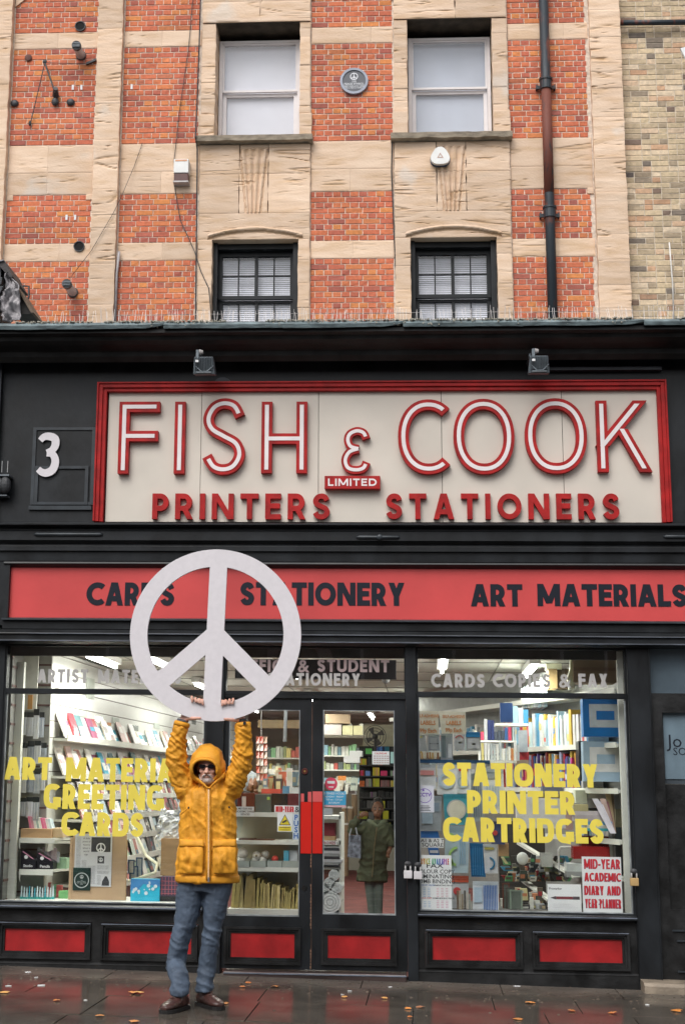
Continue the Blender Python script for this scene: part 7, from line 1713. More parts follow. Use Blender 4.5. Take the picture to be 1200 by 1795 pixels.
bx('binder', (909, 1280, 924, 1318), 1.5, .15, flat((.32,.36,.40)), 'grey lever file hanging over the shelf edge', 'file'); bx('red_box', (903, 1318, 926, 1332), 1.6, .15, flat((.35,.02,.03)), 'dark red box under the grey lever file', 'box'); bx('brown_box', (903, 1332, 926, 1345), 1.6, .15, flat((.28,.22,.17)), 'brown box under the dark red box', 'box')
crowd((858, 1305, 905, 1332), 1.8, 12, (5, 11), (8, 20), LBC, 'stationery_item', 'small carton behind the letters of the right window', 'stationery', 'small cartons in the middle of the right window', 41, .01)
pr = 'protractor'
hpack((731, 1340, 764, 1382), .36, c_w, 'white pack with a red and white label behind the CCTV sticker', [('label', 'box', (.05, .9, .55, .75), flat((.60,.25,.25)))])
hpack((765, 1340, 800, 1393), .37, c_w, 'clear pack with a large ring protractor, left of two', [(pr, 'ring', (.5, .45, .40, .27), c_lb)])
hpack((797, 1342, 824, 1391), .42, c_w, 'clear pack with a ring protractor, right of two', [(pr, 'ring', (.5, .40, .36, .26), c_lb), ('label', 'box', (.2, .8, .8, .92), c_r)])
hpack((826, 1356, 848, 1440), .5, c_g, 'tall grey translucent sleeve behind the letter R', [('ruler', 'strips', (4, .15, .85, .1, .9), flat((.16,.2,.24)))])
hpack((846, 1345, 884, 1425), .43, c_w, 'pale grey calculator pack under the letter I', [('label', 'box', (.1, .9, .75, .9), c_g), ('keys', 'strips', (5, .15, .8, .15, .6), c_lb)])
hpack((735, 1395, 772, 1456), .37, c_g, 'folded blue grey pouch below the CCTV sticker', [('fold', 'box', (.1, .6, .2, .5), c_lb), ('fold', 'box', (.3, .9, .55, .8), flat((.2,.26,.34)))])
hpack((779, 1392, 820, 1446), .36, pm('teal_round_pack', (.06,.30,.38), .3, .1), 'turquoise pack with a round cream compass dial', [('dial', 'ring', (.5, .50, .42, .36), c_s), ('dial', 'ring', (.5, .50, .36, .0), flat((.58,.56,.48))), ('mark', 'box', (.35, .65, .5, .53), c_gr), ('mark', 'box', (.45, .7, .36, .39), c_gr)])
hpack((777, 1448, 819, 1530), .36, pm('pale_blue_card', (.36,.46,.52), .4, .08), 'pale blue pack holding a green french curve and a set of compasses', [('curve', 'arc', (.28, .75, .16, .07, -60, 190), c_gr), ('curve', 'arc', (.60, .35, .36, .10, 95, 260), c_gr), ('curve', 'arc', (.15, .22, .20, .08, -40, 90), c_gr), ('rod', 'strips', (3, .66, .95, .2, .85), c_cl)])
hpack((733, 1457, 770, 1469), .40, flat((.03,.16,.48), .3), 'bright blue T square head above the T SQUARE label', [])
hpack((752, 1484, 770, 1500), .40, flat((.03,.16,.48), .3), 'bright blue pack under the T SQUARE label', [('label', 'box', (.1, .9, .3, .6), c_w)])
hpack((825, 1478, 850, 1537), .40, pm('deep_blue_sleeve', (.015,.13,.30), .3, .15), 'deep blue transparent ruler sleeve', [('ruler', 'strips', (5, .1, .9, .05, .9), c_b)])
hpack((849, 1480, 872, 1531), .38, c_w, 'white pack with a thick blue curved ruler', [('curve', 'arc', (.30, .35, .42, .10, -80, 80), flat((.02,.20,.42), .3)), ('label', 'box', (.1, .8, .82, .9), c_y)])
hpack((860, 1440, 884, 1480), .5, flat((.05,.07,.16), .3), 'dark blue pack with a red star mark under CARTRIDGES', [('star', 'ring', (.3, .5, .18, 0), c_r)])
bx('cardboard_box', (873, 1478, 891, 1501), .55, .05, M_CARDB, 'small square of brown cardboard right of the curved ruler pack', 'box')
hpack((790, 1534, 820, 1596), .40, c_s, 'clear bag with a red and black header card on the window floor', [('header', 'box', (.0, 1, .80, .98), flat((.55,.10,.05), .3)), ('logo', 'ring', (.35, .55, .22, 0), c_r)])
for k in range(6): bx('wooden_ruler', (800+k*4.2, 1561+(k % 3)*3-(k == 1)*3, 803.4+k*4.2, 1597), .33, .01, flat([(.20,.14,.09),(.42,.38,.30),(.30,.24,.17),(.10,.09,.08),(.45,.42,.36),(.25,.26,.24)][k]), 'narrow wooden ruler or frame end standing left of the striped blue pack', 'ruler', 'wooden rulers standing at the window floor')
hpack((828, 1545, 873, 1598), .32, c_w, 'white and blue striped pack of plastic pockets on the window floor', [('stripe', 'strips', (9, .42, .98, .03, .88), flat((.05,.16,.45), .3)), ('label', 'box', (.05, .36, .3, .8), c_lb)])
for k, (a, b, c_, d, col) in enumerate(((880, 1548, 893, 1596, (.12,.035,.02)), (886, 1555, 902, 1595, (.07,.06,.05)), (893, 1560, 915, 1597, (.20,.26,.20)))):
    x0, x1, z0, z1 = rect(a, b, c_, d, .5-.05*k); mb = MB(); mb.frame(x0, x1, z0, z1, .012, .012, .012, .012, .5-.05*k, .515-.05*k); o = item('picture_frame', mb, flat(col), ['thin red brown picture frame leaning on the window floor', 'black picture frame in front of the red brown one', 'green grey picture frame nearest the glass'][k], 'frame'); mb = MB(); mb.box(x0+.012, x1-.012, .507-.05*k, .511-.05*k, z0+.012, z1-.012); link('print', mb, flat((.10,.12,.10)), o)
# T square label and service sheet, cctv, diary poster, pen card
poster((738, 1469, 777, 1486), M_PAPER, 'white label reading A1 & A2 T SQUARE', [('A1 & A2 T', .5, .56, .042, M_INK, 1.05), ('SQUARE', .5, .12, .042, M_INK, 1.15)], cat='label', y=.20)
o = poster((730, 1377, 760, 1424), pm('sticker_lilac_white', (.64,.64,.72), .5, .04), 'white CCTV sticker with a purple ring on the glass', cat='sticker')
x0, x1, z0, z1 = rect(730, 1377, 760, 1424, GY); cx_, cz_ = x0+(x1-x0)*.46, z0+(z1-z0)*.62; rr_ = (x1-x0)*.42; M_PUR = pm('print_purple', (.14,.04,.42), .5, .05)
mb = MB(); mb.poly([(cx_+rr_*math.cos(6.2832*i/40), cz_+rr_*math.sin(6.2832*i/40)) for i in range(40)], GY-.001, GY-.0003, [[(cx_+rr_*.92*math.cos(-6.2832*i/40), cz_+rr_*.92*math.sin(-6.2832*i/40)) for i in range(40)]]); mb.ell((cx_-.01, GY-.001, cz_+.045), (.008, .001, .008)); link('emblem', mb, M_PUR, o)
btext('lettering', 'CCTV', cx_, cz_-.006, .042, GY-.0008, M_PUR, o, bold=.03, sx=.95)
mb = MB()
for k in range(4): mb.box(x0+.012, x1-.03-.01*(k % 2), GY-.001, GY-.0003, z0+.014+.012*k, z0+.019+.012*k)
link('print_block', mb, M_INK, o)
o = poster((730, 1499, 791, 1595), M_PAPER, 'white service price sheet listing fax, colour copy, laminating and comb binding', cat='notice')
x0, x1, z0, z1 = rect(730, 1499, 791, 1595, GY); W_, H_ = x1-x0, z1-z0
RB = [(.55,.05,.04),(.50,.20,.03),(.50,.40,.04),(.25,.42,.08),(.08,.35,.20),(.05,.20,.45),(.10,.08,.40),(.35,.05,.35)]
s_ = 'SERVICE AVAILABLE'; lx = layout(s_.replace(' ', ' '), x0+.006, x1-.02, .05, .007, .05)
for k, (ch, x, wd) in enumerate(lx):
    if ch != ' ':
        mb = MB(); stroke_mesh(mb, gl(ch, wd, .048, .007), x, z1-.075, .007, 0, GY-.0012, GY-.0003); link('lettering', mb, pm('rainbow_%d' % (k//2 % 8), RB[k//2 % 8], .5, .05), o)
for s_, v, sz, sx in (('FAX', .765, .052, 1.5), ('COLOUR COPY', .665, .046, 1.0), ('LAMINATING', .575, .046, 1.15), ('COMB BINDING', .485, .046, 1.0)): btext('lettering', s_, x0+W_*.52, z0+H_*v, sz, GY-.0008, M_INK, o, sx=sx, bold=.015)
for u, v, s_, mt in ((.24, .435, 'PHOTOCOPY PRICES', M_PBLUE), (.76, .435, 'LAMINATING PRICES', M_INK), (.76, .20, 'COMB BINDING PRICES', M_INK), (.22, .20, 'COLOUR COPY', M_PRED2)): btext('lettering', s_, x0+W_*u, z0+H_*v, .017, GY-.0008, mt, o, bold=.02)
for cx0, v0, n_, col in ((.05, .24, 6, (.25,.40,.62)), (.56, .24, 6, (.60,.30,.38)), (.56, .04, 5, (.60,.25,.38)), (.06, .05, 4, (.30,.44,.62))):
    mb = MB()
    for k in range(n_):
        for j in range(3): mb.box(x0+W_*(cx0+.13*j), x0+W_*(cx0+.13*j+.075), GY-.001, GY-.0003, z0+H_*(v0+.03*k), z0+H_*(v0+.03*k+.009))
    link('print_block', mb, flat(col), o)
o = poster((1020, 1502, 1089, 1600), M_PAPER, 'white poster reading MID-YEAR ACADEMIC DIARY AND YEAR PLANNER in red', cat='poster')
M_SHD = pm('poster_shadow_print', (.10,.11,.20), .5, .05)
for s_, a, b, c_, d in (('MID-YEAR', 1023, 1086, 1506, 1523), ('ACADEMIC', 1023.5, 1087, 1530, 1545), ('DIARY AND', 1023.5, 1087, 1553, 1569), ('YEAR PLANNER', 1025, 1088, 1576, 1592)):
    x0, x1, z0, z1 = rect(a, c_, b, d, GY); tt = .0125 if s_ != 'YEAR PLANNER' else .0095
    word('lettering', s_, x0-.003, x1-.003, z0-.003, z1-.003, tt, GY-.0010, GY-.0003, M_SHD, o, gap=.06)
    word('lettering', s_, x0, x1, z0, z1, tt*.95, GY-.0026, GY-.0018, M_PRED2, o, gap=.06)
o = poster((959, 1550, 1018, 1598), M_PAPER, 'white card printed with a marker pen, left of the diary poster', [('Promarker', .24, .80, .024, M_INK, 1)], y=.10, cat='card')
x0, x1, z0, z1 = rect(959, 1550, 1018, 1598, .10); W_, H_ = x1-x0, z1-z0; zz = z0+H_*.50
mb = MB(); mb.poly([(x0+W_*.08, zz), (x0+W_*.22, zz+.012), (x0+W_*.26, zz+.012), (x0+W_*.26, zz-.012), (x0+W_*.22, zz-.012)], .0985, .0995); mb.box(x0+W_*.75, x0+W_*.95, .0985, .0995, zz-.012, zz+.012); link('pen_print', mb, flat((.09,.07,.08)), o)
mb = MB(); mb.box(x0+W_*.262, x0+W_*.748, .0985, .0995, zz-.011, zz+.011); link('pen_print', mb, flat((.22,.05,.06)), o)
mb = MB()
for k in range(3): mb.box(x0+W_*.15, x0+W_*(.9-.1*k), .099, .0996, z0+H_*(.14+.06*k), z0+H_*(.148+.06*k))
link('print_block', mb, flat((.55,.55,.57)), o)

# display floor inside both windows
mb = MB(); mb.box(-3.60, -1.87, .13, .75, .44, .515); item('window_bench', mb, M_SHELF, 'white raised floor of the left window display', 'display base')
mb = MB(); mb.box(-.085, 1.665, .13, 1.2, .42, .495); item('window_bench', mb, pm('dark_bench', (.08,.08,.075), .6, .2), 'dark raised floor of the right window display', 'display base')

# ---- padlocks on the door piers
def padlock(px, py, s, mt, lab):
    c = P(px, py, -.09); t = thing('padlock', lab, 'padlock', tuple(c))
    w_ = .034*s; h_ = .062*s; mb = MB(); mb.box(c.x-w_, c.x+w_, c.y-.014, c.y+.014, c.z-h_, c.z); link('body', mb, mt, t, bev=.004)
    mb = MB(); mb.tube([(c.x-w_*.6, c.y, c.z), (c.x-w_*.6, c.y, c.z+.028)]+[(c.x-w_*.6*math.cos(a), c.y, c.z+.028+w_*.7*math.sin(a)) for a in [math.pi*i/8 for i in range(1, 8)]]+[(c.x+w_*.6, c.y, c.z+.028), (c.x+w_*.6, c.y, c.z)], [.0065]*11, 7); link('shackle', mb, pm('silvery_lock', (.6,.6,.6), .35, .1), t, smooth=True)
    mb = MB(); mb.box(c.x-.018, c.x+.018, c.y+.004, -.045, c.z+.03, c.z+.07); mb.ell((c.x, c.y-.0, c.z+.052), (.03, .018, .022), 8, 6); link('hasp', mb, M_IRON, t)
pl_ = pm('pale_lock_body', (.62,.60,.62), .4, .1)
padlock(714.5, 1526, 1.0, pl_, 'pale padlock on the pier right of the doors, left of the pair'); padlock(732, 1527.5, 1.0, pl_, 'pale padlock at the right window edge, right of the pair'); padlock(1110.5, 1539, 1.0, pm('lock_brass_body', (.42,.28,.12), .45, .15), 'brass padlock on the pilaster right of the diary poster')

# ================================================================== people
def ground(px, py):
    lo, hi = -11.0, 0.0
    for _ in range(50):
        mid = (lo+hi)/2; x, z = at(px, py, mid)
        if z < gz(x): hi = mid
        else: lo = mid
    # nearer depth gives higher z on a downward ray
    x, z = at(px, py, (lo+hi)/2); return Vector((x, (lo+hi)/2, gz(x)))
def voxel(nm, mb, mts, parent, vox=.008, smooth=4, disp=None, matf=None):
    me = bpy.data.meshes.new('tmp'); me.from_pydata([tuple(v) for v in mb.v], [], mb.f)
    bm = bmesh.new(); bm.from_mesh(me); bmesh.ops.recalc_face_normals(bm, faces=bm.faces); bm.to_mesh(me); bm.free()
    o = bpy.data.objects.new('tmp', me); COL.objects.link(o)
    r_ = o.modifiers.new('r', 'REMESH'); r_.mode = 'VOXEL'; r_.voxel_size = vox; r_.use_smooth_shade = True
    s_ = o.modifiers.new('s', 'SMOOTH'); s_.iterations = smooth; s_.factor = .5
    dg = bpy.context.evaluated_depsgraph_get(); m2 = bpy.data.meshes.new_from_object(o.evaluated_get(dg))
    bpy.data.objects.remove(o)
    if disp:
        nn = [v.normal.copy() for v in m2.vertices]
        for v, n in zip(m2.vertices, nn): v.co += n*disp(v.co, n)
    xs = [v.co.x for v in m2.vertices]; ys = [v.co.y for v in m2.vertices]; zs = [v.co.z for v in m2.vertices]
    o3 = Vector(((min(xs)+max(xs))/2, (min(ys)+max(ys))/2, min(zs)))
    m2.materials.clear()
    for mt in (mts if isinstance(mts, (list, tuple)) else [mts]): m2.materials.append(mt)
    if matf:
        for p in m2.polygons: p.material_index = matf(p.center)
    for v in m2.vertices: v.co -= o3
    m2.shade_smooth(); m2.name = nm
    ob = bpy.data.objects.new(nm, m2); COL.objects.link(ob); ob.parent = parent; ob.location = o3-wloc(parent)
    return ob
def N3(x, y, z): return noise.noise(Vector((x, y, z)))
def ridg(v): return 1-2*min(1, abs(v)*2.2)

M_SKIN = pm('skin_ruddy', (.60,.33,.25), .5, .12, 14, bump=.1, subs=.15)
M_BEARD = pm('grey_beard', (.56,.46,.42), .75, .2, 60, bump=.5, bsc=220, stretch=(1,1,.4))
M_JACK = pm('mustard_raincoat', (.69,.305,.022), .66, .17, 11, bump=.7, bsc=26, rvar=.08, spec=.35)
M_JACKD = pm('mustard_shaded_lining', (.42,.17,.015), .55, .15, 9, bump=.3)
M_TROU = pm('slate_blue_trousers', (.064,.090,.132), .75, .22, 8, bump=.4, bsc=40)
M_SHOE = pm('brown_leather_shoe', (.055,.024,.020), .32, .3, 14, bump=.3, bsc=60)
M_SOLE = pm('dark_rubber_sole', (.012,.011,.011), .5, .2)
M_DARKG = pm('dark_lens', (.008,.007,.008), .12, .1)
MY = -1.75
def B(px, py, dy=0.0): return P(px, py, MY+dy)
gL = ground(292, 1778); gR = ground(377, 1770)
man = thing('person', 'person in a mustard hooded raincoat holding the large white peace sign overhead', 'person', ((gL.x+gR.x)/2, MY, gz(-1.6)))
def pathtube(mb, pts, seg=14, **k): mb.tube([p for p, _ in pts], [r for _, r in pts], seg, **k)
# --- body
mb = MB()
hc = B(366, 1345.5, -.062)
mb.ell(hc+Vector((0, .015, .020)), (.076, .096, .098), 20, 14)
mb.ell(hc+Vector((0, -.02, -.055)), (.060, .070, .058), 18, 12)
mb.ell(hc+Vector((0, -.040, -.088)), (.036, .040, .026), 14, 10)      # chin
mb.tube([hc+Vector((0, -.075, .012)), hc+Vector((0, -.098, -.018)), hc+Vector((0, -.108, -.032)), hc+Vector((0, -.088, -.040))], [.009, .0125, .0165, .012], 10, ref=(1,0,0))
for s in (-1, 1):
    mb.ell(hc+Vector((s*.012, -.096, -.034)), (.010, .011, .009), 8, 6)
    mb.ell(hc+Vector((s*.036, -.070, -.026)), (.022, .016, .018), 10, 8)    # cheeks
    mb.ell(hc+Vector((s*.032, -.078, .018)), (.024, .010, .008), 10, 8)    # brows
    mb.ell(hc+Vector((s*.078, .012, -.008)), (.010, .018, .030), 10, 8)    # ears
    mb.ell(hc+Vector((s*.031, -.070, .0)), (.013, .012, .012), 10, 8)
mb.ell(hc+Vector((0, -.084, -.060)), (.024, .009, .006), 10, 6); mb.ell(hc+Vector((0, -.083, -.070)), (.021, .009, .006), 10, 6)
pathtube(mb, [(hc+Vector((0, .02, -.03)), .055), (B(365, 1378, .0), .058), (B(364, 1392, .01), .07)])
# torso, hips, legs inside the clothes
pathtube(mb, [(B(365, 1382, .01), (.10, .07)), (B(365, 1400, .01), (.165, .095)), (B(365, 1440, .0), (.16, .10)), (B(364, 1490), (.145, .095)), (B(364, 1535), (.155, .10)), (B(362, 1552), (.12, .09))], ref=(0,1,0))
Ank = [(gL+Vector((.055, .20, .09))), (gR+Vector((-.09, .13, .09)))]
legL = [(B(340, 1545), .065), (B(329, 1600), .055), (B(319, 1637, -.01), .042), (B(309, 1690, -.022), .042), (Ank[0]+Vector((0,0,.06)), .034), (Ank[0], .034), (gL+Vector((.02, .12, .045)), .025)]
legR = [(B(383, 1545), .065), (B(375, 1600), .052), (B(371.5, 1637, .0), .040), (B(364, 1690, .03), .042), (Ank[1]+Vector((0,0,.06)), .034), (Ank[1], .034), (gR+Vector((-.05, .08, .045)), .025)]
pathtube(mb, legL); pathtube(mb, legR)
RY = MY-.145     # plane of the sign
armL = [(B(336, 1395), .055), (B(322, 1378), .062), (B(309, 1348, -.03), .052), (B(304, 1326, -.06), .046), (B(310, 1298, -.085), .042), (B(319, 1272, -.10), .031), (B(322, 1263, -.10), .029)]
armR = [(B(395, 1395), .055), (B(410, 1378), .062), (B(424, 1350, -.03), .052), (B(431, 1326, -.06), .046), (B(429, 1298, -.085), .042), (B(427, 1270, -.10), .031), (B(423, 1261, -.10), .029)]
pathtube(mb, armL, 12); pathtube(mb, armR, 12)
def Q(px, py, y): return P(px, py, y)
def hand(side):
    s = side; wx = 322 if s < 0 else 423
    X = lambda u: wx-s*u          # towards the middle bar
    # palm behind the board
    mb.tube([Q(X(-1), 1262, RY+.045), Q(X(7), 1250, RY+.042), Q(X(15), 1238, RY+.038)], [(.028, .020), (.040, .019), (.042, .015)], 12)
    for k, (u, ty) in enumerate(((13.5, 1.5), (20, 0), (26.5, -.3), (32.5, 1.2))):
        a = X(u*.62+1.5); b = X(u+.8)
        yi = 1114+math.sqrt(max(1, 118**2-(b-378)**2))
        mb.tube([Q(a, 1242, RY+.036), Q((a+b)/2, yi+5, RY+.034), Q(b, yi-1.6, RY+.026), Q(b, yi-3.2, RY+.004), Q(b-s*(-.3), yi-1.2, RY-.019), Q(b-s*.4, yi+2.5, RY-.024), Q(b-s*.8, yi+5.6+ty, RY-.023)], [.0105, .0105, .0100, .0098, .0096, .0090, .0076], 9)
    # thumb along the lower front edge
    yo = lambda x: 1114+math.sqrt(150**2-(x-378)**2)
    mb.tube([Q(X(3), 1262, RY+.03), Q(X(10), yo(X(10))+2.0, RY+.012), Q(X(18), yo(X(18))+.3, RY-.018), Q(X(25), yo(X(25))-1.8, RY-.027), Q(X(31), yo(X(31))-3.2, RY-.026)], [.017, .0145, .0125, .0115, .0085], 10)
hand(-1); hand(1)
voxel('body', mb, M_SKIN, man, vox=.0052, smooth=2)
# --- beard, moustache
mb = MB()
mb.ell(hc+Vector((0, -.046, -.094)), (.040, .040, .026), 16, 10); mb.ell(hc+Vector((0, -.066, -.088)), (.026, .026, .024), 14, 8)
for s in (-1, 1):
    mb.tube([hc+Vector((s*.006, -.099, -.050)), hc+Vector((s*.024, -.092, -.056)), hc+Vector((s*.032, -.080, -.070)), hc+Vector((s*.030, -.068, -.086))], [.0065, .008, .008, .010], 8, ref=(1,0,0))
    mb.tube([hc+Vector((s*.062, -.020, -.050)), hc+Vector((s*.050, -.040, -.078)), hc+Vector((s*.030, -.055, -.094))], [.010, .014, .014], 8)
voxel('beard', mb, M_BEARD, man, vox=.005, smooth=2, disp=lambda c, n: .0018*N3(c.x*160, c.y*160, c.z*60))
# --- glasses
mb = MB()
for s in (-1, 1):
    pts = [(hc.x+s*.031+.0235*math.cos(a)*(1 if abs(math.cos(a)) < .8 else 1.0), hc.z+.007+.0150*math.copysign(abs(math.sin(a))**.8, math.sin(a))) for a in [2*math.pi*i/24 for i in range(24)]]
    mb.poly(pts, hc.y-.100, hc.y-.094)
mb.box(hc.x-.008, hc.x+.008, hc.y-.102, hc.y-.097, hc.z+.006, hc.z+.012)
for s in (-1, 1): mb.tube([hc+Vector((s*.060, -.097, .010)), hc+Vector((s*.074, -.04, .010)), hc+Vector((s*.078, .02, .006))], [.003]*3, 6)
link('glasses', mb, M_DARKG, man)
# --- jacket
def jdisp(c, n):
    a = 0
    el = at(300, 1390, MY)[1]
    armz = (c.z > at(364, 1383, MY)[1]) and (abs(c.x-B(365, 1400).x) > .13)
    if armz:
        t = N3(c.x*9+3, c.y*8, c.z*24+c.x*16); a += .0062*ridg(t)+.0055*N3(c.x*14, c.y*12, c.z*32-c.x*18)+.0035*ridg(N3(c.x*20, c.y*9, c.z*19+7))+.002*N3(c.x*30, c.y*30, c.z*50)
    else:
        t = N3(c.x*15+c.z*3, c.y*8, c.z*4.0); a += .010*ridg(t)*(.3+.7*max(0,N3(c.x*4,c.y*4,c.z*4+5)+.4))+.009*N3(c.x*11, c.y*8, c.z*6)+.0035*N3(c.x*24+c.z*9, c.y*18, c.z*15)
        t2 = N3(c.x*5, c.y*5, c.z*15+c.x*9*(1 if c.x > B(365, 0).x else -1)); a += .0045*ridg(t2)
    return a+.0025*N3(c.x*50, c.y*50, c.z*50)
mb = MB()
T_ = [(1368,361,398-343,.07),(1376,365,66,.098),(1386,365,88,.120),(1398,365,97,.138),(1415,365,99,.146),(1440,364.5,101,.148),(1470,364.5,103,.148),(1492,364,106,.152),(1515,363.5,110,.158),(1538,363.5,109,.160),(1545,363.5,106,.156)]
mb.tube([B(c, y, .005) for y, c, w_, d in T_], [(w_/2/248, d) for y, c, w_, d in T_], 26, ref=(0,1,0), pw=.9)
aL = [(B(345, 1402), .080), (B(331, 1386), .090), (B(318, 1362, -.02), .084), (B(311, 1340, -.045), .077), (B(309, 1318, -.065), .072), (B(312, 1296, -.085), .063), (B(316, 1278, -.098), .058), (B(319, 1269, -.10), .052)]
aR = [(B(386, 1402), .080), (B(400, 1386), .090), (B(414, 1362, -.02), .084), (B(423, 1340, -.045), .077), (B(426, 1318, -.065), .072), (B(427, 1296, -.085), .063), (B(427, 1278, -.098), .058), (B(426, 1270, -.10), .053)]
pathtube(mb, aL, 16); pathtube(mb, aR, 16)
jk = voxel('jacket', mb, M_JACK, man, vox=.0072, smooth=3, disp=jdisp)
# hem band
def ring_band(nm, cx, py0, py1, wpx, d, grow, mt, par, tilt=0):
    mb = MB(); n = 48; vs_ = []
    for zz, g in ((py0, grow*.6), (py0*.7+py1*.3, grow), (py1*.8+py0*.2, grow), (py1, grow*.4)):
        c = B(cx, zz, .005)
        for i in range(n):
            a = 2*math.pi*i/n; ca, sa = math.copysign(abs(math.cos(a))**.9, math.cos(a)), math.copysign(abs(math.sin(a))**.9, math.sin(a))
            wv_ = .003*N3(a*3, zz*.1, 1)
            vs_.append((c.x+(wpx/2/248+g+wv_)*ca, c.y+(d+g+wv_)*sa, c.z+tilt*ca))
    fs = []
    for r_ in range(3):
        for i in range(n): fs.append((r_*n+i, r_*n+(i+1) % n, (r_+1)*n+(i+1) % n, (r_+1)*n+i))
    mb.add(vs_, fs); o = link(nm, mb, mt, par, smooth=True); s_ = o.modifiers.new('s', 'SOLIDIFY'); s_.thickness = .006; return o
ring_band('hem', 363.5, 1533, 1546, 109, .160, .010, M_JACK, jk)
# front placket with zip
fy = lambda py: MY+.005-.148-.010
mb = MB(); pts = [(1380, -.128), (1386, -.138), (1400, -.150), (1430, -.158), (1470, -.160), (1500, -.164), (1542, -.172)]
vs_ = []
for py, dy in pts:
    for px2, e in ((361.2, .004), (361.8, -.008), (369.2, -.008), (369.8, .004)): p_ = B(px2-(1542-py)*.0-(.6 if py > 1500 else 0), py, dy+e); vs_.append(p_)
fs = []
for r_ in range(len(pts)-1):
    for i in range(3): fs.append((r_*4+i, r_*4+i+1, r_*4+i+5, r_*4+i+4))
mb.add(vs_, fs); o = link('placket', mb, M_JACK, jk, smooth=True); s_ = o.modifiers.new('s', 'SOLIDIFY'); s_.thickness = .005
mb = MB(); vs_ = []
for py, dy in pts:
    for px2 in (364.5, 366.9): vs_.append(B(px2-(.6 if py > 1500 else 0), py, dy-.0115))
mb.add(vs_, [(2*i, 2*i+1, 2*i+3, 2*i+2) for i in range(len(pts)-1)]); link('zip', mb, pm('brass_zip', (.74,.46,.24), .4, .25, 120), jk)
mb = MB(); p_ = B(365.7, 1541, -.186); mb.box(p_.x-.006, p_.x+.006, p_.y, p_.y+.006, p_.z-.02, p_.z+.012); link('zip_pull', mb, M_STEEL, jk)
# pockets with flaps, slanted hand pockets
def patch(nm, corners, bulge, mt, par, nu=10, nv=8, th=.006, seed=1):
    mb = MB(); c00, c10, c11, c01 = [Vector(c) for c in corners]
    for j in range(nv+1):
        for i in range(nu+1):
            u, v = i/nu, j/nv; p_ = (c00*(1-u)+c10*u)*(1-v)+(c01*(1-u)+c11*u)*v
            e = math.sin(math.pi*u)**.6*math.sin(math.pi*v)**.6
            p_ = p_+Vector((0, -1, 0))*(bulge*e+.012*(1-2*min(1, abs(N3(u*2.2+v*1.5+seed, v*1.6-u, seed))*2.4))*e*(bulge > .02)+.005*N3(u*4+seed, v*4, seed)*e+.004*N3(u*9, v*9+seed, seed)*e); mb.v.append(tuple(p_))
    for j in range(nv):
        for i in range(nu): a = j*(nu+1)+i; mb.f.append((a, a+1, a+nu+2, a+nu+1)); mb.m.append(0)
    o = link(nm, mb, mt, par, smooth=True); s_ = o.modifiers.new('s', 'SOLIDIFY'); s_.thickness = th; s_.offset = -1; return o
for k, (a, b) in enumerate(((315, 356), (374, 413))):
    patch('pocket', [B(a+1, 1531, -.135 if k == 0 else -.172), B(b-1, 1531, -.172 if k == 0 else -.135), B(b, 1483, -.165 if k == 0 else -.128), B(a, 1483, -.125 if k == 0 else -.165)], .024, M_JACK, jk, 22, 20, .01, seed=k+2)
    patch('pocket_flap', [B(a-1, 1484.5, -.142 if k == 0 else -.184), B(b+1, 1484.5, -.184 if k == 0 else -.142), B(b+1, 1471, -.165 if k == 0 else -.128), B(a-1, 1471, -.125 if k == 0 else -.165)], .014, M_JACK, jk, 14, 5, .006, seed=k+5)
for k, (a, b, c_, d) in enumerate(((331, 1415, 317, 1428), (402, 1414, 414, 1424))):
    p0, p1 = B(a, b, -.150), B(c_, d, -.118); mb = MB(); mb.tube([p0, (p0+p1)/2+Vector((0, -.006, 0)), p1], [.004, .005, .004], 6); link('pocket_welt', mb, M_JACK, jk, smooth=True)
    mb = MB(); mb.ell(p0+Vector((0, -.006, -.004)), (.006, .005, .009), 8, 6); link('zip_pull', mb, M_SOLE, jk)
# cuffs
for (c0, c1) in ((B(318, 1273, -.099), B(320, 1265, -.10)), (B(426.3, 1274, -.099), B(425.5, 1266, -.10))):
    mb = MB(); mb.tube([c0, c0*.5+c1*.5, c1], [.056, .060, .054], 20); o = link('cuff', mb, M_JACK, jk, smooth=True)
mb = MB(); mb.tube([B(320.3, 1264.5, -.10), B(321, 1261, -.10)], [.044, .040], 16); link('inner_cuff', mb, pm('grey_knit', (.10,.10,.115), .9, .3, 40), man)
mb = MB(); mb.tube([B(424.8, 1265, -.10), B(424, 1260.5, -.10)], [.037, .035], 16); wt = link('watch', mb, pm('black_strap', (.015,.015,.016), .4, .2), man)
mb = MB(); mb.tube([B(428.5, 1268, -.147), B(428.8, 1267.5, -.165)], [.012, .012], 10, ref=(0,0,1)); link('watch_face', mb, M_SOLE, wt)
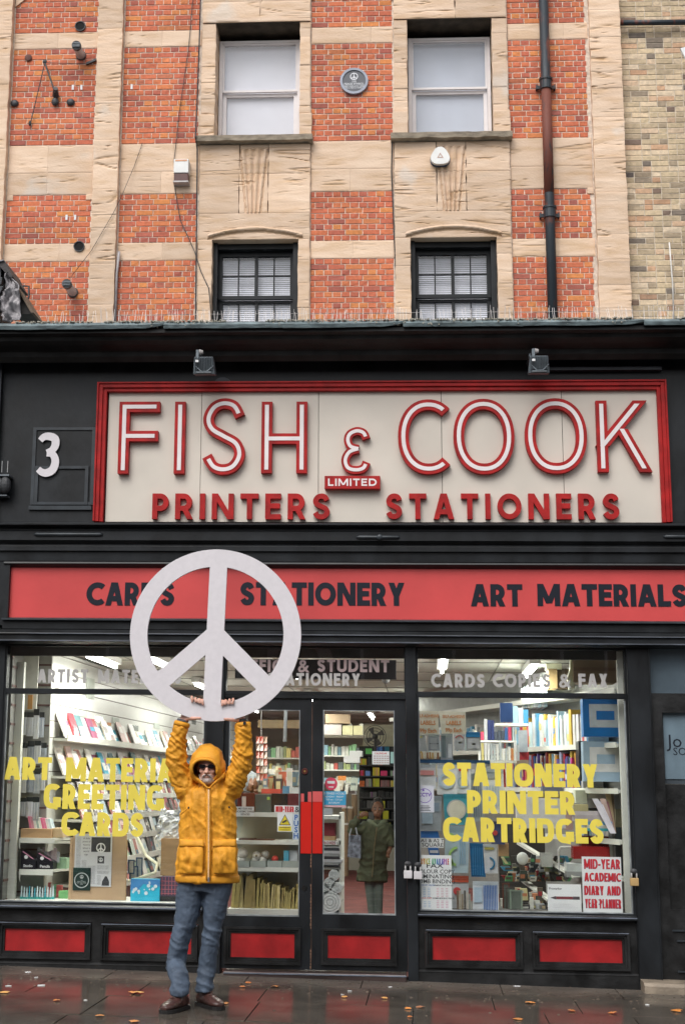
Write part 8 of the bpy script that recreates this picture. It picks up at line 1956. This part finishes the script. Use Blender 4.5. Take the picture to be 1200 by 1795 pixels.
# hood
mb = MB(); n = 56; rings = 22; hx, hz = B(364.5, 1349, 0).x, B(364.5, 1349, 0).z; yf = MY-.150; ym = MY-.005; yb = MY+.155
for j in range(rings+1):
    t = j/rings
    for i in range(n):
        ph = 2*math.pi*i/n; c, s = math.cos(ph), math.sin(ph)
        rx0, rz0 = .090, (.068 if s > 0 else .092); rx1, rz1 = .128, (.182 if s > 0 else .115)
        if s > 0: c_ = math.copysign(abs(c)**.85, c)
        else: c_ = c
        bx_ = -.012*max(0, s) 
        if t <= .4:
            k = t/.4; q_ = math.sin(k*math.pi/2); rx, rz = rx0+(rx1-rx0)*q_, rz0+(rz1-rz0)*q_; y = (yf+bx_+.035*max(0, -s)) + (ym-yf-bx_)*(1-math.cos(k*math.pi/2))
        else:
            k = (t-.4)/.6; q_ = math.cos(k*math.pi/2); rx, rz = rx1*q_, rz1*q_; y = ym+(yb-ym)*math.sin(k*math.pi/2)
        x = hx+rx*c_; z = hz+rz*s
        w_ = .006*ridg(N3(x*16, y*9, z*13))*min(1, t*5)+.003*N3(x*40, y*40, z*40)
        mb.v.append((x+c*w_, y, z+s*w_))
for j in range(rings):
    for i in range(n): mb.f.append((j*n+i, j*n+(i+1) % n, (j+1)*n+(i+1) % n, (j+1)*n+i)); mb.m.append(0)
o = link('hood', mb, M_JACK, jk, smooth=True); s_ = o.modifiers.new('s', 'SOLIDIFY'); s_.thickness = .009
# brim roll
mb = MB(); pts = []
for i in range(29):
    ph = math.pi*(-.12+1.24*i/28); c, s = math.cos(ph), math.sin(ph); pts.append((hx+.091*math.copysign(abs(c)**.85, c), yf-.010-.012*max(0, s)+.035*max(0, -s), hz+(.069 if s > 0 else .088)*s))
mb.tube(pts, [.006]+[.010]*27+[.006], 8, ref=(0,1,0)); link('hood_brim', mb, M_JACK, jk, smooth=True)
# collar flaps that meet under the chin
for s in (-1, 1):
    c0, c1, c2, c3 = B(365.5+s*.8, 1383, -.155), B(365+s*30, 1362, -.09), B(365+s*30, 1352, -.075), B(365.5+s*7, 1373.5, -.150)
    cs_ = [c0, c1, c2, c3] if s > 0 else [c1, c0, c3, c2]
    patch('collar_flap', cs_, .012, M_JACK, jk, 10, 5, .012, seed=7+s)
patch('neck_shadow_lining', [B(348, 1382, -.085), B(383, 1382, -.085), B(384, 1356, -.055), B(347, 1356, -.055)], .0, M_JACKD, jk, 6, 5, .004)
# --- trousers
def tdisp(c, n):
    kz = at(345, 1635, MY)[1]; k2 = at(345, 1725, MY)[1]
    f = math.exp(-((c.z-kz)/.10)**2)+.8*math.exp(-((c.z-k2)/.09)**2)+.35
    return .0052*f*ridg(N3(c.x*7, c.y*7, c.z*19+c.x*8))+.004*N3(c.x*20, c.y*20, c.z*16)+.0018*N3(c.x*55, c.y*55, c.z*55)
mb = MB()
mb.tube([B(364, 1515), B(364, 1540), B(361, 1562)], [(.165, .115), (.185, .125), (.175, .115)], 20, ref=(0,1,0))
tl = [(B(340, 1540), (.10,.115)), (B(333, 1565), (.098,.11)), (B(329, 1600), (.088,.10)), (B(319, 1635, -.01), (.068,.085)), (B(312, 1665, -.015), (.069,.082)), (B(308, 1695, -.025), (.070,.080)), (Ank[0]+Vector((-.002, 0, .11)), (.064,.075)), (Ank[0]+Vector((-.004, -.01, .035)), (.066,.082)), (Ank[0]+Vector((-.004, -.01, .005)), (.064,.080))]
tr_ = [(B(385, 1540), (.10,.115)), (B(380, 1565), (.096,.11)), (B(375, 1600), (.080,.095)), (B(371.5, 1635), (.064,.08)), (B(367, 1665, .015), (.062,.078)), (B(363, 1695, .03), (.064,.078)), (Ank[1]+Vector((-.0, 0, .11)), (.059,.072)), (Ank[1]+Vector((-.004, -.01, .04)), (.063,.080)), (Ank[1]+Vector((-.004, -.01, .010)), (.061,.078))]
pathtube(mb, tl, 16, ref=(0,1,0)); pathtube(mb, tr_, 16, ref=(0,1,0))
voxel('trousers', mb, M_TROU, man, vox=.0075, smooth=2, disp=tdisp)
# --- shoes
def shoe(g, ang, ank):
    d = Vector((math.sin(ang), -math.cos(ang), 0)); r_ = Vector((d.y, -d.x, 0)); zz = Vector((0, 0, 1))
    base = Vector((ank.x, ank.y, g.z))
    L = .29
    o0 = base-d*.075
    sec = [(0, .034, .062, .060), (.03, .044, .070, .080), (.08, .047, .074, .088), (.13, .049, .066, .076), (.18, .054, .052, .058), (.23, .055, .044, .048), (.27, .046, .036, .038), (.297, .024, .030, .024)]
    mb = MB(); vs_ = []; n = 16
    for s_, w_, zc_, h_ in sec:
        c = o0+d*s_+zz*(.022+zc_*.5)
        for i in range(n):
            a = 2*math.pi*i/n; vs_.append(c+r_*(w_*math.cos(a))+zz*(h_*.62*math.sin(a)))
    fs = []
    for j in range(len(sec)-1):
        for i in range(n): fs.append((j*n+i, j*n+(i+1) % n, (j+1)*n+(i+1) % n, (j+1)*n+i))
    fs += [tuple(range(n))[::-1], tuple((len(sec)-1)*n+i for i in range(n))]
    mb.add(vs_, fs); mb.tube([base+zz*.05, base+zz*.145], [(.050, .060), (.052, .062)], 14)
    sh = voxel('shoe', mb, M_SHOE, man, vox=.0055, smooth=2, disp=lambda c, n_: .002*N3(c.x*40, c.y*40, c.z*40))
    mb = MB(); out = []
    for s_, w_, *_ in sec: out.append((s_, w_+.006))
    loop = [o0+d*(s_-.004)+r_*w_ for s_, w_ in out]+[o0+d*.303]+[o0+d*(s_-.004)-r_*w_ for s_, w_ in out[::-1]]+[o0-d*.010]
    N_ = len(loop); vs_ = [p+zz*.002 for p in loop]+[p+zz*.027 for p in loop]
    mb.add(vs_, [tuple(range(N_))[::-1], tuple(N_+i for i in range(N_))]+[(i, (i+1) % N_, N_+(i+1) % N_, N_+i) for i in range(N_)])
    link('sole', mb, M_SOLE, sh)
    mb = MB()
    for k in range(4):
        s_ = .095+.024*k; zt_ = [.128, .116, .102, .089][k]; c = o0+d*s_+zz*(zt_+.004); mb.tube([c-r_*.022-zz*.006, c+zz*.003, c+r_*.022-zz*.006], [.0028]*3, 6)
    link('lace', mb, pm('shoe_lace', (.10,.06,.05), .8, .2), sh)
shoe(gL, R(-20), Ank[0]); shoe(gR, R(38), Ank[1])

# --- the peace sign
c0, c1 = P(378, 963, RY), P(378, 1265, RY); cx_ = P(377.5, 1114, RY)
Ro = (at(527.5, 1114, RY)[0]-at(228, 1114, RY)[0])/2
mb = MB(); peace_mesh(mb, cx_.x, (c0.z+c1.z)/2, Ro, Ro*.795, Ro*.205, RY-.009, RY+.009, tilt=R(-1.8), dang=43, wd=Ro*.215)
ps = link('peace_sign', mb, pm('peace_sign_white', (.66,.63,.66), .6, .03, 30, bump=.05), bev=.0012)
tag(ps, 'large round white peace symbol board held up by the person in the mustard raincoat', 'peace sign')

# --- child inside the door
CY = 4.3
def Cc(px, py, dy=0.0): return P(px, py, CY+dy)
kid = thing('person', 'child in an olive parka standing inside the right door, one hand raised', 'person', tuple(Cc(655, 1600)))
M_DSK = pm('skin_brown', (.16,.075,.042), .5, .12, 14, subs=.1); M_HAIR = pm('black_hair', (.010,.009,.009), .6, .3, 60, bump=.5); M_PARK = pm('olive_parka', (.050,.060,.032), .8, .25, 9, bump=.4, bsc=40); M_LEG = pm('grey_green_tights', (.10,.13,.12), .8, .15)
mb = MB(); h = Cc(661.5, 1419, -.02)
mb.ell(h+Vector((0, .01, .012)), (.064, .078, .088), 18, 12); mb.ell(h+Vector((0, -.02, -.045)), (.048, .055, .048), 14, 10)
mb.tube([h+Vector((0, -.065, 0)), h+Vector((0, -.082, -.022)), h+Vector((0, -.072, -.028))], [.008, .013, .010], 8, ref=(1,0,0)); mb.ell(h+Vector((0, -.070, -.046)), (.020, .008, .008), 8, 6)
for s in (-1, 1): mb.ell(h+Vector((s*.064, .01, -.005)), (.008, .014, .022), 8, 6)
pathtube(mb, [(h+Vector((0, .01, -.04)), .036), (Cc(662, 1442), .04)])
pathtube(mb, [(Cc(661, 1442), (.08, .05)), (Cc(660, 1460), (.12, .075)), (Cc(656, 1500), (.11, .075)), (Cc(654, 1530), (.12, .08)), (Cc(653, 1545), (.08, .06))], ref=(0,1,0))
pathtube(mb, [(Cc(647, 1540), .055), (Cc(647.5, 1562), .043), (Cc(649.5, 1585), .036), (Cc(651, 1606), .028), (Cc(652, 1618), .028)], ref=(0,1,0)); pathtube(mb, [(Cc(663, 1540), .055), (Cc(663, 1556), .045), (Cc(664, 1585), .037), (Cc(664, 1606), .028), (Cc(665, 1618), .028)], ref=(0,1,0))
pathtube(mb, [(Cc(645, 1447), .045), (Cc(630, 1452, -.03), .04), (Cc(615, 1453, -.06), .035), (Cc(622, 1441, -.1), .028), (Cc(629, 1433, -.12), .023)], ref=(0,1,0))
hb = Cc(631, 1431, -.12); mb.tube([hb, Cc(636, 1427, -.12), Cc(640, 1425, -.115)], [(.026, .014), (.032, .014), (.026, .012)], 10)
for k in range(4): mb.tube([Cc(638, 1426+k*1.5, -.12), Cc(642, 1424.5+k*1.8, -.118), Cc(645.5, 1424+k*2.2, -.105)], [.008, .007, .006], 7)
mb.tube([Cc(634, 1426, -.12), Cc(638, 1423, -.125), Cc(641, 1422.5, -.125)], [.009, .008, .006], 7)
pathtube(mb, [(Cc(678, 1447), .045), (Cc(683, 1465), .04), (Cc(685, 1480, -.02), .033), (Cc(683, 1487, -.04), .024)], ref=(0,1,0))
mb.tube([Cc(683, 1488, -.04), Cc(681, 1493, -.05), Cc(679, 1497, -.05)], [(.022, .014), (.026, .014), (.022, .012)], 10)
for k in range(4): mb.tube([Cc(677.5+k*1.6, 1496+k*.3, -.05), Cc(676.5+k*1.8, 1500+k*.5, -.055), Cc(677+k*1.8, 1503+k*.5, -.045)], [.007, .0065, .0055], 7)
mb.tube([Cc(679, 1491, -.055), Cc(675.5, 1494, -.062), Cc(674, 1497, -.062)], [.008, .007, .006], 7)
voxel('body', mb, M_DSK, kid, vox=.006, smooth=2)
mb = MB(); mb.ell(h+Vector((0, .034, .034)), (.074, .080, .084), 16, 12); mb.ell(h+Vector((0, .045, .10)), (.05, .05, .04), 12, 8); voxel('hair', mb, M_HAIR, kid, vox=.008, smooth=1, disp=lambda c, n: .005*N3(c.x*60, c.y*60, c.z*60))
mb = MB()
for s in (-1, 1): mb.ell(h+Vector((s*.026, -.066, .004)), (.013, .007, .007), 8, 6)
link('eyes', mb, flat((.30,.28,.26)), kid)
mb = MB()
for s in (-1, 1): mb.ell(h+Vector((s*.026, -.0725, .004)), (.0065, .003, .0065), 8, 6); mb.tube([h+Vector((s*.012, -.069, .020)), h+Vector((s*.028, -.071, .024)), h+Vector((s*.042, -.060, .019))], [.003]*3, 6)
link('pupils', mb, flat((.01,.01,.01)), kid)
mb = MB()
mb.tube([Cc(661, 1438), Cc(661, 1446), Cc(660, 1462), Cc(656, 1490), Cc(654, 1515), Cc(651, 1541), Cc(651, 1545)], [(.09, .07), (.165, .095), (.172, .115), (.150, .12), (.160, .125), (.182, .135), (.17, .125)], 20, ref=(0,1,0))
pathtube(mb, [(Cc(645, 1449), .07), (Cc(630, 1453, -.03), .062), (Cc(616, 1454, -.06), .058), (Cc(620, 1443, -.09), .05), (Cc(627, 1434.5, -.115), .040)], ref=(0,1,0)); pathtube(mb, [(Cc(675, 1449), .07), (Cc(682, 1465), .062), (Cc(685, 1480, -.02), .052), (Cc(684, 1486, -.035), .042)], ref=(0,1,0))
pk = voxel('parka', mb, M_PARK, kid, vox=.010, smooth=2, disp=lambda c, n: .010*ridg(N3(c.x*9, c.y*9, c.z*9))+.004*N3(c.x*30, c.y*30, c.z*30))
mb = MB(); mb.tube([Cc(646, 1440, .02), Cc(652, 1443, -.06), Cc(661, 1449, -.09), Cc(669, 1443, -.06), Cc(676, 1440, .02)], [.03, .034, .02, .036, .03], 10, ref=(0,0,1)); link('hood_roll', mb, pm('olive_hood_edge', (.10,.12,.075), .8, .2), pk, smooth=True)
mb = MB(); mb.tube([Cc(660, 1450, -.125), Cc(655, 1490, -.135), Cc(652, 1538, -.15)], [.006]*3, 5); link('zip', mb, flat((.15,.12,.06)), pk)
mb = MB(); pathtube(mb, [(Cc(647, 1538), .062), (Cc(647.5, 1562), .050), (Cc(649.5, 1585), .042), (Cc(651, 1608), .034)], ref=(0,1,0)); pathtube(mb, [(Cc(663, 1538), .062), (Cc(663, 1556), .055), (Cc(664, 1585), .043), (Cc(664, 1608), .034)], ref=(0,1,0)); voxel('tights', mb, M_LEG, kid, vox=.008, smooth=2)
for a, b in ((651, 1612), (665, 1612)):
    mb = MB(); c = Cc(a, b); mb.ell(Vector((c.x, c.y-.06, .03)), (.04, .11, .045), 12, 8); link('shoe', mb, M_SOLE, kid, smooth=True)
bag = thing('tote_bag', 'grey blue patterned tote bag hanging from the elbow of the child', 'bag', tuple(Cc(621, 1503, -.06)))
mb = MB(); x0, x1, z0, z1 = rect(609, 1464, 632, 1504, CY-.09); mb.add([(x0-.0, CY-.13, z0+.01), (x1, CY-.13, z0), (x1+.0, CY-.10, z1), (x0+.015, CY-.10, z1), (x0, CY-.04, z0+.01), (x1, CY-.04, z0), (x1, CY-.07, z1), (x0+.015, CY-.07, z1)], [(0,1,2,3),(4,7,6,5),(0,4,5,1),(1,5,6,2),(2,6,7,3),(3,7,4,0)])
link('bag', mb, pm('patterned_cloth', (.20,.23,.30), .8, .6, 26, col2=(.03,.035,.05)), bag)
mb = MB(); mb.tube([Cc(612, 1465, -.1), Cc(617, 1448, -.11), Cc(623, 1450, -.11), Cc(626, 1464, -.1)], [.009]*4, 6); link('handle', mb, flat((.30,.33,.38)), bag)

# --- person behind the counter in a grey hood
SYP = 2.1
def Ss(px, py, dy=0.0): return P(px, py, SYP+dy)
st_ = thing('person', 'person in a grey head covering behind the counter, seen past the raincoat', 'person', tuple(Ss(437, 1480)))
mb = MB(); h = Ss(439, 1374, -.03); mb.ell(h, (.075, .085, .098), 16, 12); mb.ell(h+Vector((.02, -.06, -.02)), (.04, .04, .06), 12, 8); mb.tube([h+Vector((.03, -.09, .0)), h+Vector((.04, -.11, -.02))], [.010, .013], 8, ref=(1,0,0))
pathtube(mb, [(h, .05), (Ss(433, 1395), .06)]); pathtube(mb, [(Ss(431, 1388), (.10, .07)), (Ss(430, 1410), (.18, .11)), (Ss(430, 1480), (.17, .11))], ref=(0,1,0))
pathtube(mb, [(Ss(443, 1398), .05), (Ss(452, 1420, -.1), .04), (Ss(449, 1400, -.3), .03), (Ss(447, 1391, -.34), .025)])
for k in range(4): mb.tube([Ss(446+k*1.6, 1391, -.34), Ss(446+k*1.8, 1386, -.36), Ss(446+k*1.8, 1383+k*.4, -.35)], [.009, .008, .006], 7)
voxel('body', mb, M_DSK, st_, vox=.007, smooth=2)
mb = MB(); mb.ell(h+Vector((-.018, .02, .012)), (.098, .105, .118), 18, 12); mb.ell(h+Vector((-.035, .03, -.075)), (.095, .09, .07), 14, 10); voxel('headscarf', mb, pm('grey_headscarf', (.22,.25,.27), .8, .15, 20, bump=.4), st_, vox=.009, smooth=2, disp=lambda c, n: .005*ridg(N3(c.x*16, c.y*10, c.z*10))-.012*max(0, min(1, (c.x-h.x-.03)*30))*max(0, min(1, (h.y-.02-c.y)*40)))
mb = MB(); mb.tube([Ss(431, 1386), Ss(429, 1396), Ss(428, 1412), Ss(428, 1480)], [(.11, .09), (.19, .12), (.215, .13), (.20, .13)], 16, ref=(0,1,0)); pathtube(mb, [(Ss(441, 1399), .065), (Ss(452, 1421, -.1), .055), (Ss(449.5, 1403, -.28), .042)]); voxel('top', mb, pm('black_top', (.010,.010,.012), .8, .2), st_, vox=.010, smooth=2)

# ================================================================== leaves and litter on the pavement
M_LEAF = [pm('autumn_leaf_%d' % k, c_, .55, .25, 30, bump=.3) for k, c_ in enumerate([(.55,.20,.035),(.48,.15,.03),(.60,.30,.08),(.30,.11,.04)])]
def leaf(px, py, s, k, lab, rot, lobed=True):
    g = ground(px, py); r_ = random.Random(int(px*7+py)); pts = []
    n = 25; s *= .85
    for i in range(n):
        a = 2*math.pi*i/n; r0 = s*(.55+.45*abs(math.cos(2.5*a)))*(1 if lobed else .8)*r_.uniform(.9, 1.1); pts.append((r0*math.cos(a+rot), r0*math.sin(a+rot)))
    mb = MB(); c = [(g.x, g.y, g.z+.008)]
    mid = [(g.x+p[0]*.5, g.y+p[1]*.5, g.z+.009+.006*r_.random()) for p in pts]; rim = [(g.x+p[0], g.y+p[1], g.z+.006+s*.30*max(0, N3(p[0]*18+px, p[1]*18, 3))) for p in pts]
    mb.add(c+mid+rim, [(0, 1+i, 1+(i+1) % n) for i in range(n)]+[(1+i, 1+n+i, 1+n+(i+1) % n, 1+(i+1) % n) for i in range(n)])
    tag(link('fallen_leaf', mb, M_LEAF[k], smooth=True), lab, 'leaf', 'fallen leaves on the pavement')
for a in [(241, 1741, .055, 2, 'large curled orange leaf on the slabs left of the person'), (233, 1741, .04, 0, 'smaller leaf touching the large curled one'), (8, 1741, .05, 2, 'orange leaf at the left edge of the pavement'), (100, 1755, .035, 1, 'small orange leaf over the leftmost red reflection'),
          (175, 1782, .038, 0, 'flat orange leaf near the bottom between two red reflections'), (236, 1792, .045, 0, 'orange leaf at the bottom edge left of the person'), (392, 1760, .045, 0, 'orange leaf just right of the shoes'), (435, 1724, .033, 1, 'small dark orange leaf below the door step'),
          (483, 1731, .048, 0, 'curled orange leaf in front of the left door leaf'), (603, 1749, .03, 2, 'pale torn leaf in front of the right door leaf'), (674, 1751, .03, 2, 'small pale leaf right of the pale torn one'), (715, 1769, .035, 0, 'orange leaf right of the door step end'), (718, 1784, .025, 1, 'tiny orange leaf below the one by the step end'),
          (928, 1759, .05, 0, 'bright orange leaf below the right window'), (1001, 1773, .036, 1, 'orange leaf between the bright one and the step'), (907, 1788, .045, 0, 'orange leaf at the bottom edge below the right window'), (1073, 1777, .045, 1, 'flat brown orange leaf near the stone step'), (1185, 1773, .055, 0, 'orange leaf at the right edge below the stone step'),
          (425, 1731, .03, 1, 'dull brown leaf under the small dark orange one'), (736, 1767, .045, 3, 'faded brown leaf beside the orange one by the step end')]: leaf(*a, rot=a[0]*.7)
def litter(px, py, s, lab, mt):
    g = ground(px, py); r_ = random.Random(px); n = 8; mb = MB(); pts = [(g.x+s*r_.uniform(.6, 1.2)*math.cos(6.283*i/n), g.y+s*.6*r_.uniform(.6, 1.2)*math.sin(6.283*i/n)) for i in range(n)]
    mb.add([(p[0], p[1], g.z+.004+r_.uniform(0, .003)) for p in pts]+[(p[0], p[1], g.z+.002) for p in pts], [tuple(range(n)), tuple(range(2*n-1, n-1, -1))]+[(i, n+i, n+(i+1) % n, (i+1) % n) for i in range(n)])
    tag(link('paper_scrap', mb, mt), lab, 'litter')
for a in [(50, 1705, .028, 'white paper scrap against the left plinth'), (73, 1728, .036, 'larger white scrap below the left red panel'), (15, 1729, .020, 'small pale scrap at the far left'), (64, 1714, .016, 'tiny pale scrap between the two left scraps'), (906, 1729.5, .035, 'flat white scrap against the right plinth'), (1133, 1762, .020, 'small white scrap right of the plinth corner'), (150, 1754, .013, 'tiny white speck over the dark slab at left'), (612, 1738, .018, 'white speck in front of the right door leaf'), (684, 1731, .018, 'white speck near the end of the door step'), (600, 1744, .012, 'tiny white speck by the pale torn leaf')]: litter(a[0], a[1], a[2], a[3], M_PAPER)
# grit and dark bits
mb = MB()
for i in range(420):
    x = rnd.uniform(-4.2, 2.6); y = -.06-abs(rnd.gauss(0, .55)); s = rnd.uniform(.003, .012); z = gz(x)+.002; a = rnd.uniform(0, 3)
    mb.v += [(x, y-s*.6, z), (x+s*1.4, y, z), (x, y+s*.6, z), (x-s*1.4, y, z), (x, y, z+s*.5)]; k = len(mb.v)-5; mb.f += [(k, k+1, k+4), (k+1, k+2, k+4), (k+2, k+3, k+4), (k+3, k, k+4)]; mb.m += [0]*4
link('grit', mb, pm('dark_leaf_grit', (.035,.025,.018), .8, .6, 3, col2=(.16,.12,.09)), kind='stuff')

# ================================================================== settle everything along the sloping street
done = set()
for o in bpy.data.objects:
    if o.type == 'CAMERA' or (o.type == 'LIGHT' and o.data.type == 'SUN'): continue
    if o.name == 'road': continue
    o.location.z += SLOPE*o.location.x
    if o.type == 'MESH' and o.data.name not in done:
        done.add(o.data.name)
        me = o.data; n = len(me.vertices); co = [0.0]*(3*n); me.vertices.foreach_get('co', co)
        for i in range(n): co[3*i+2] += SLOPE*co[3*i]
        me.vertices.foreach_set('co', co); me.update()
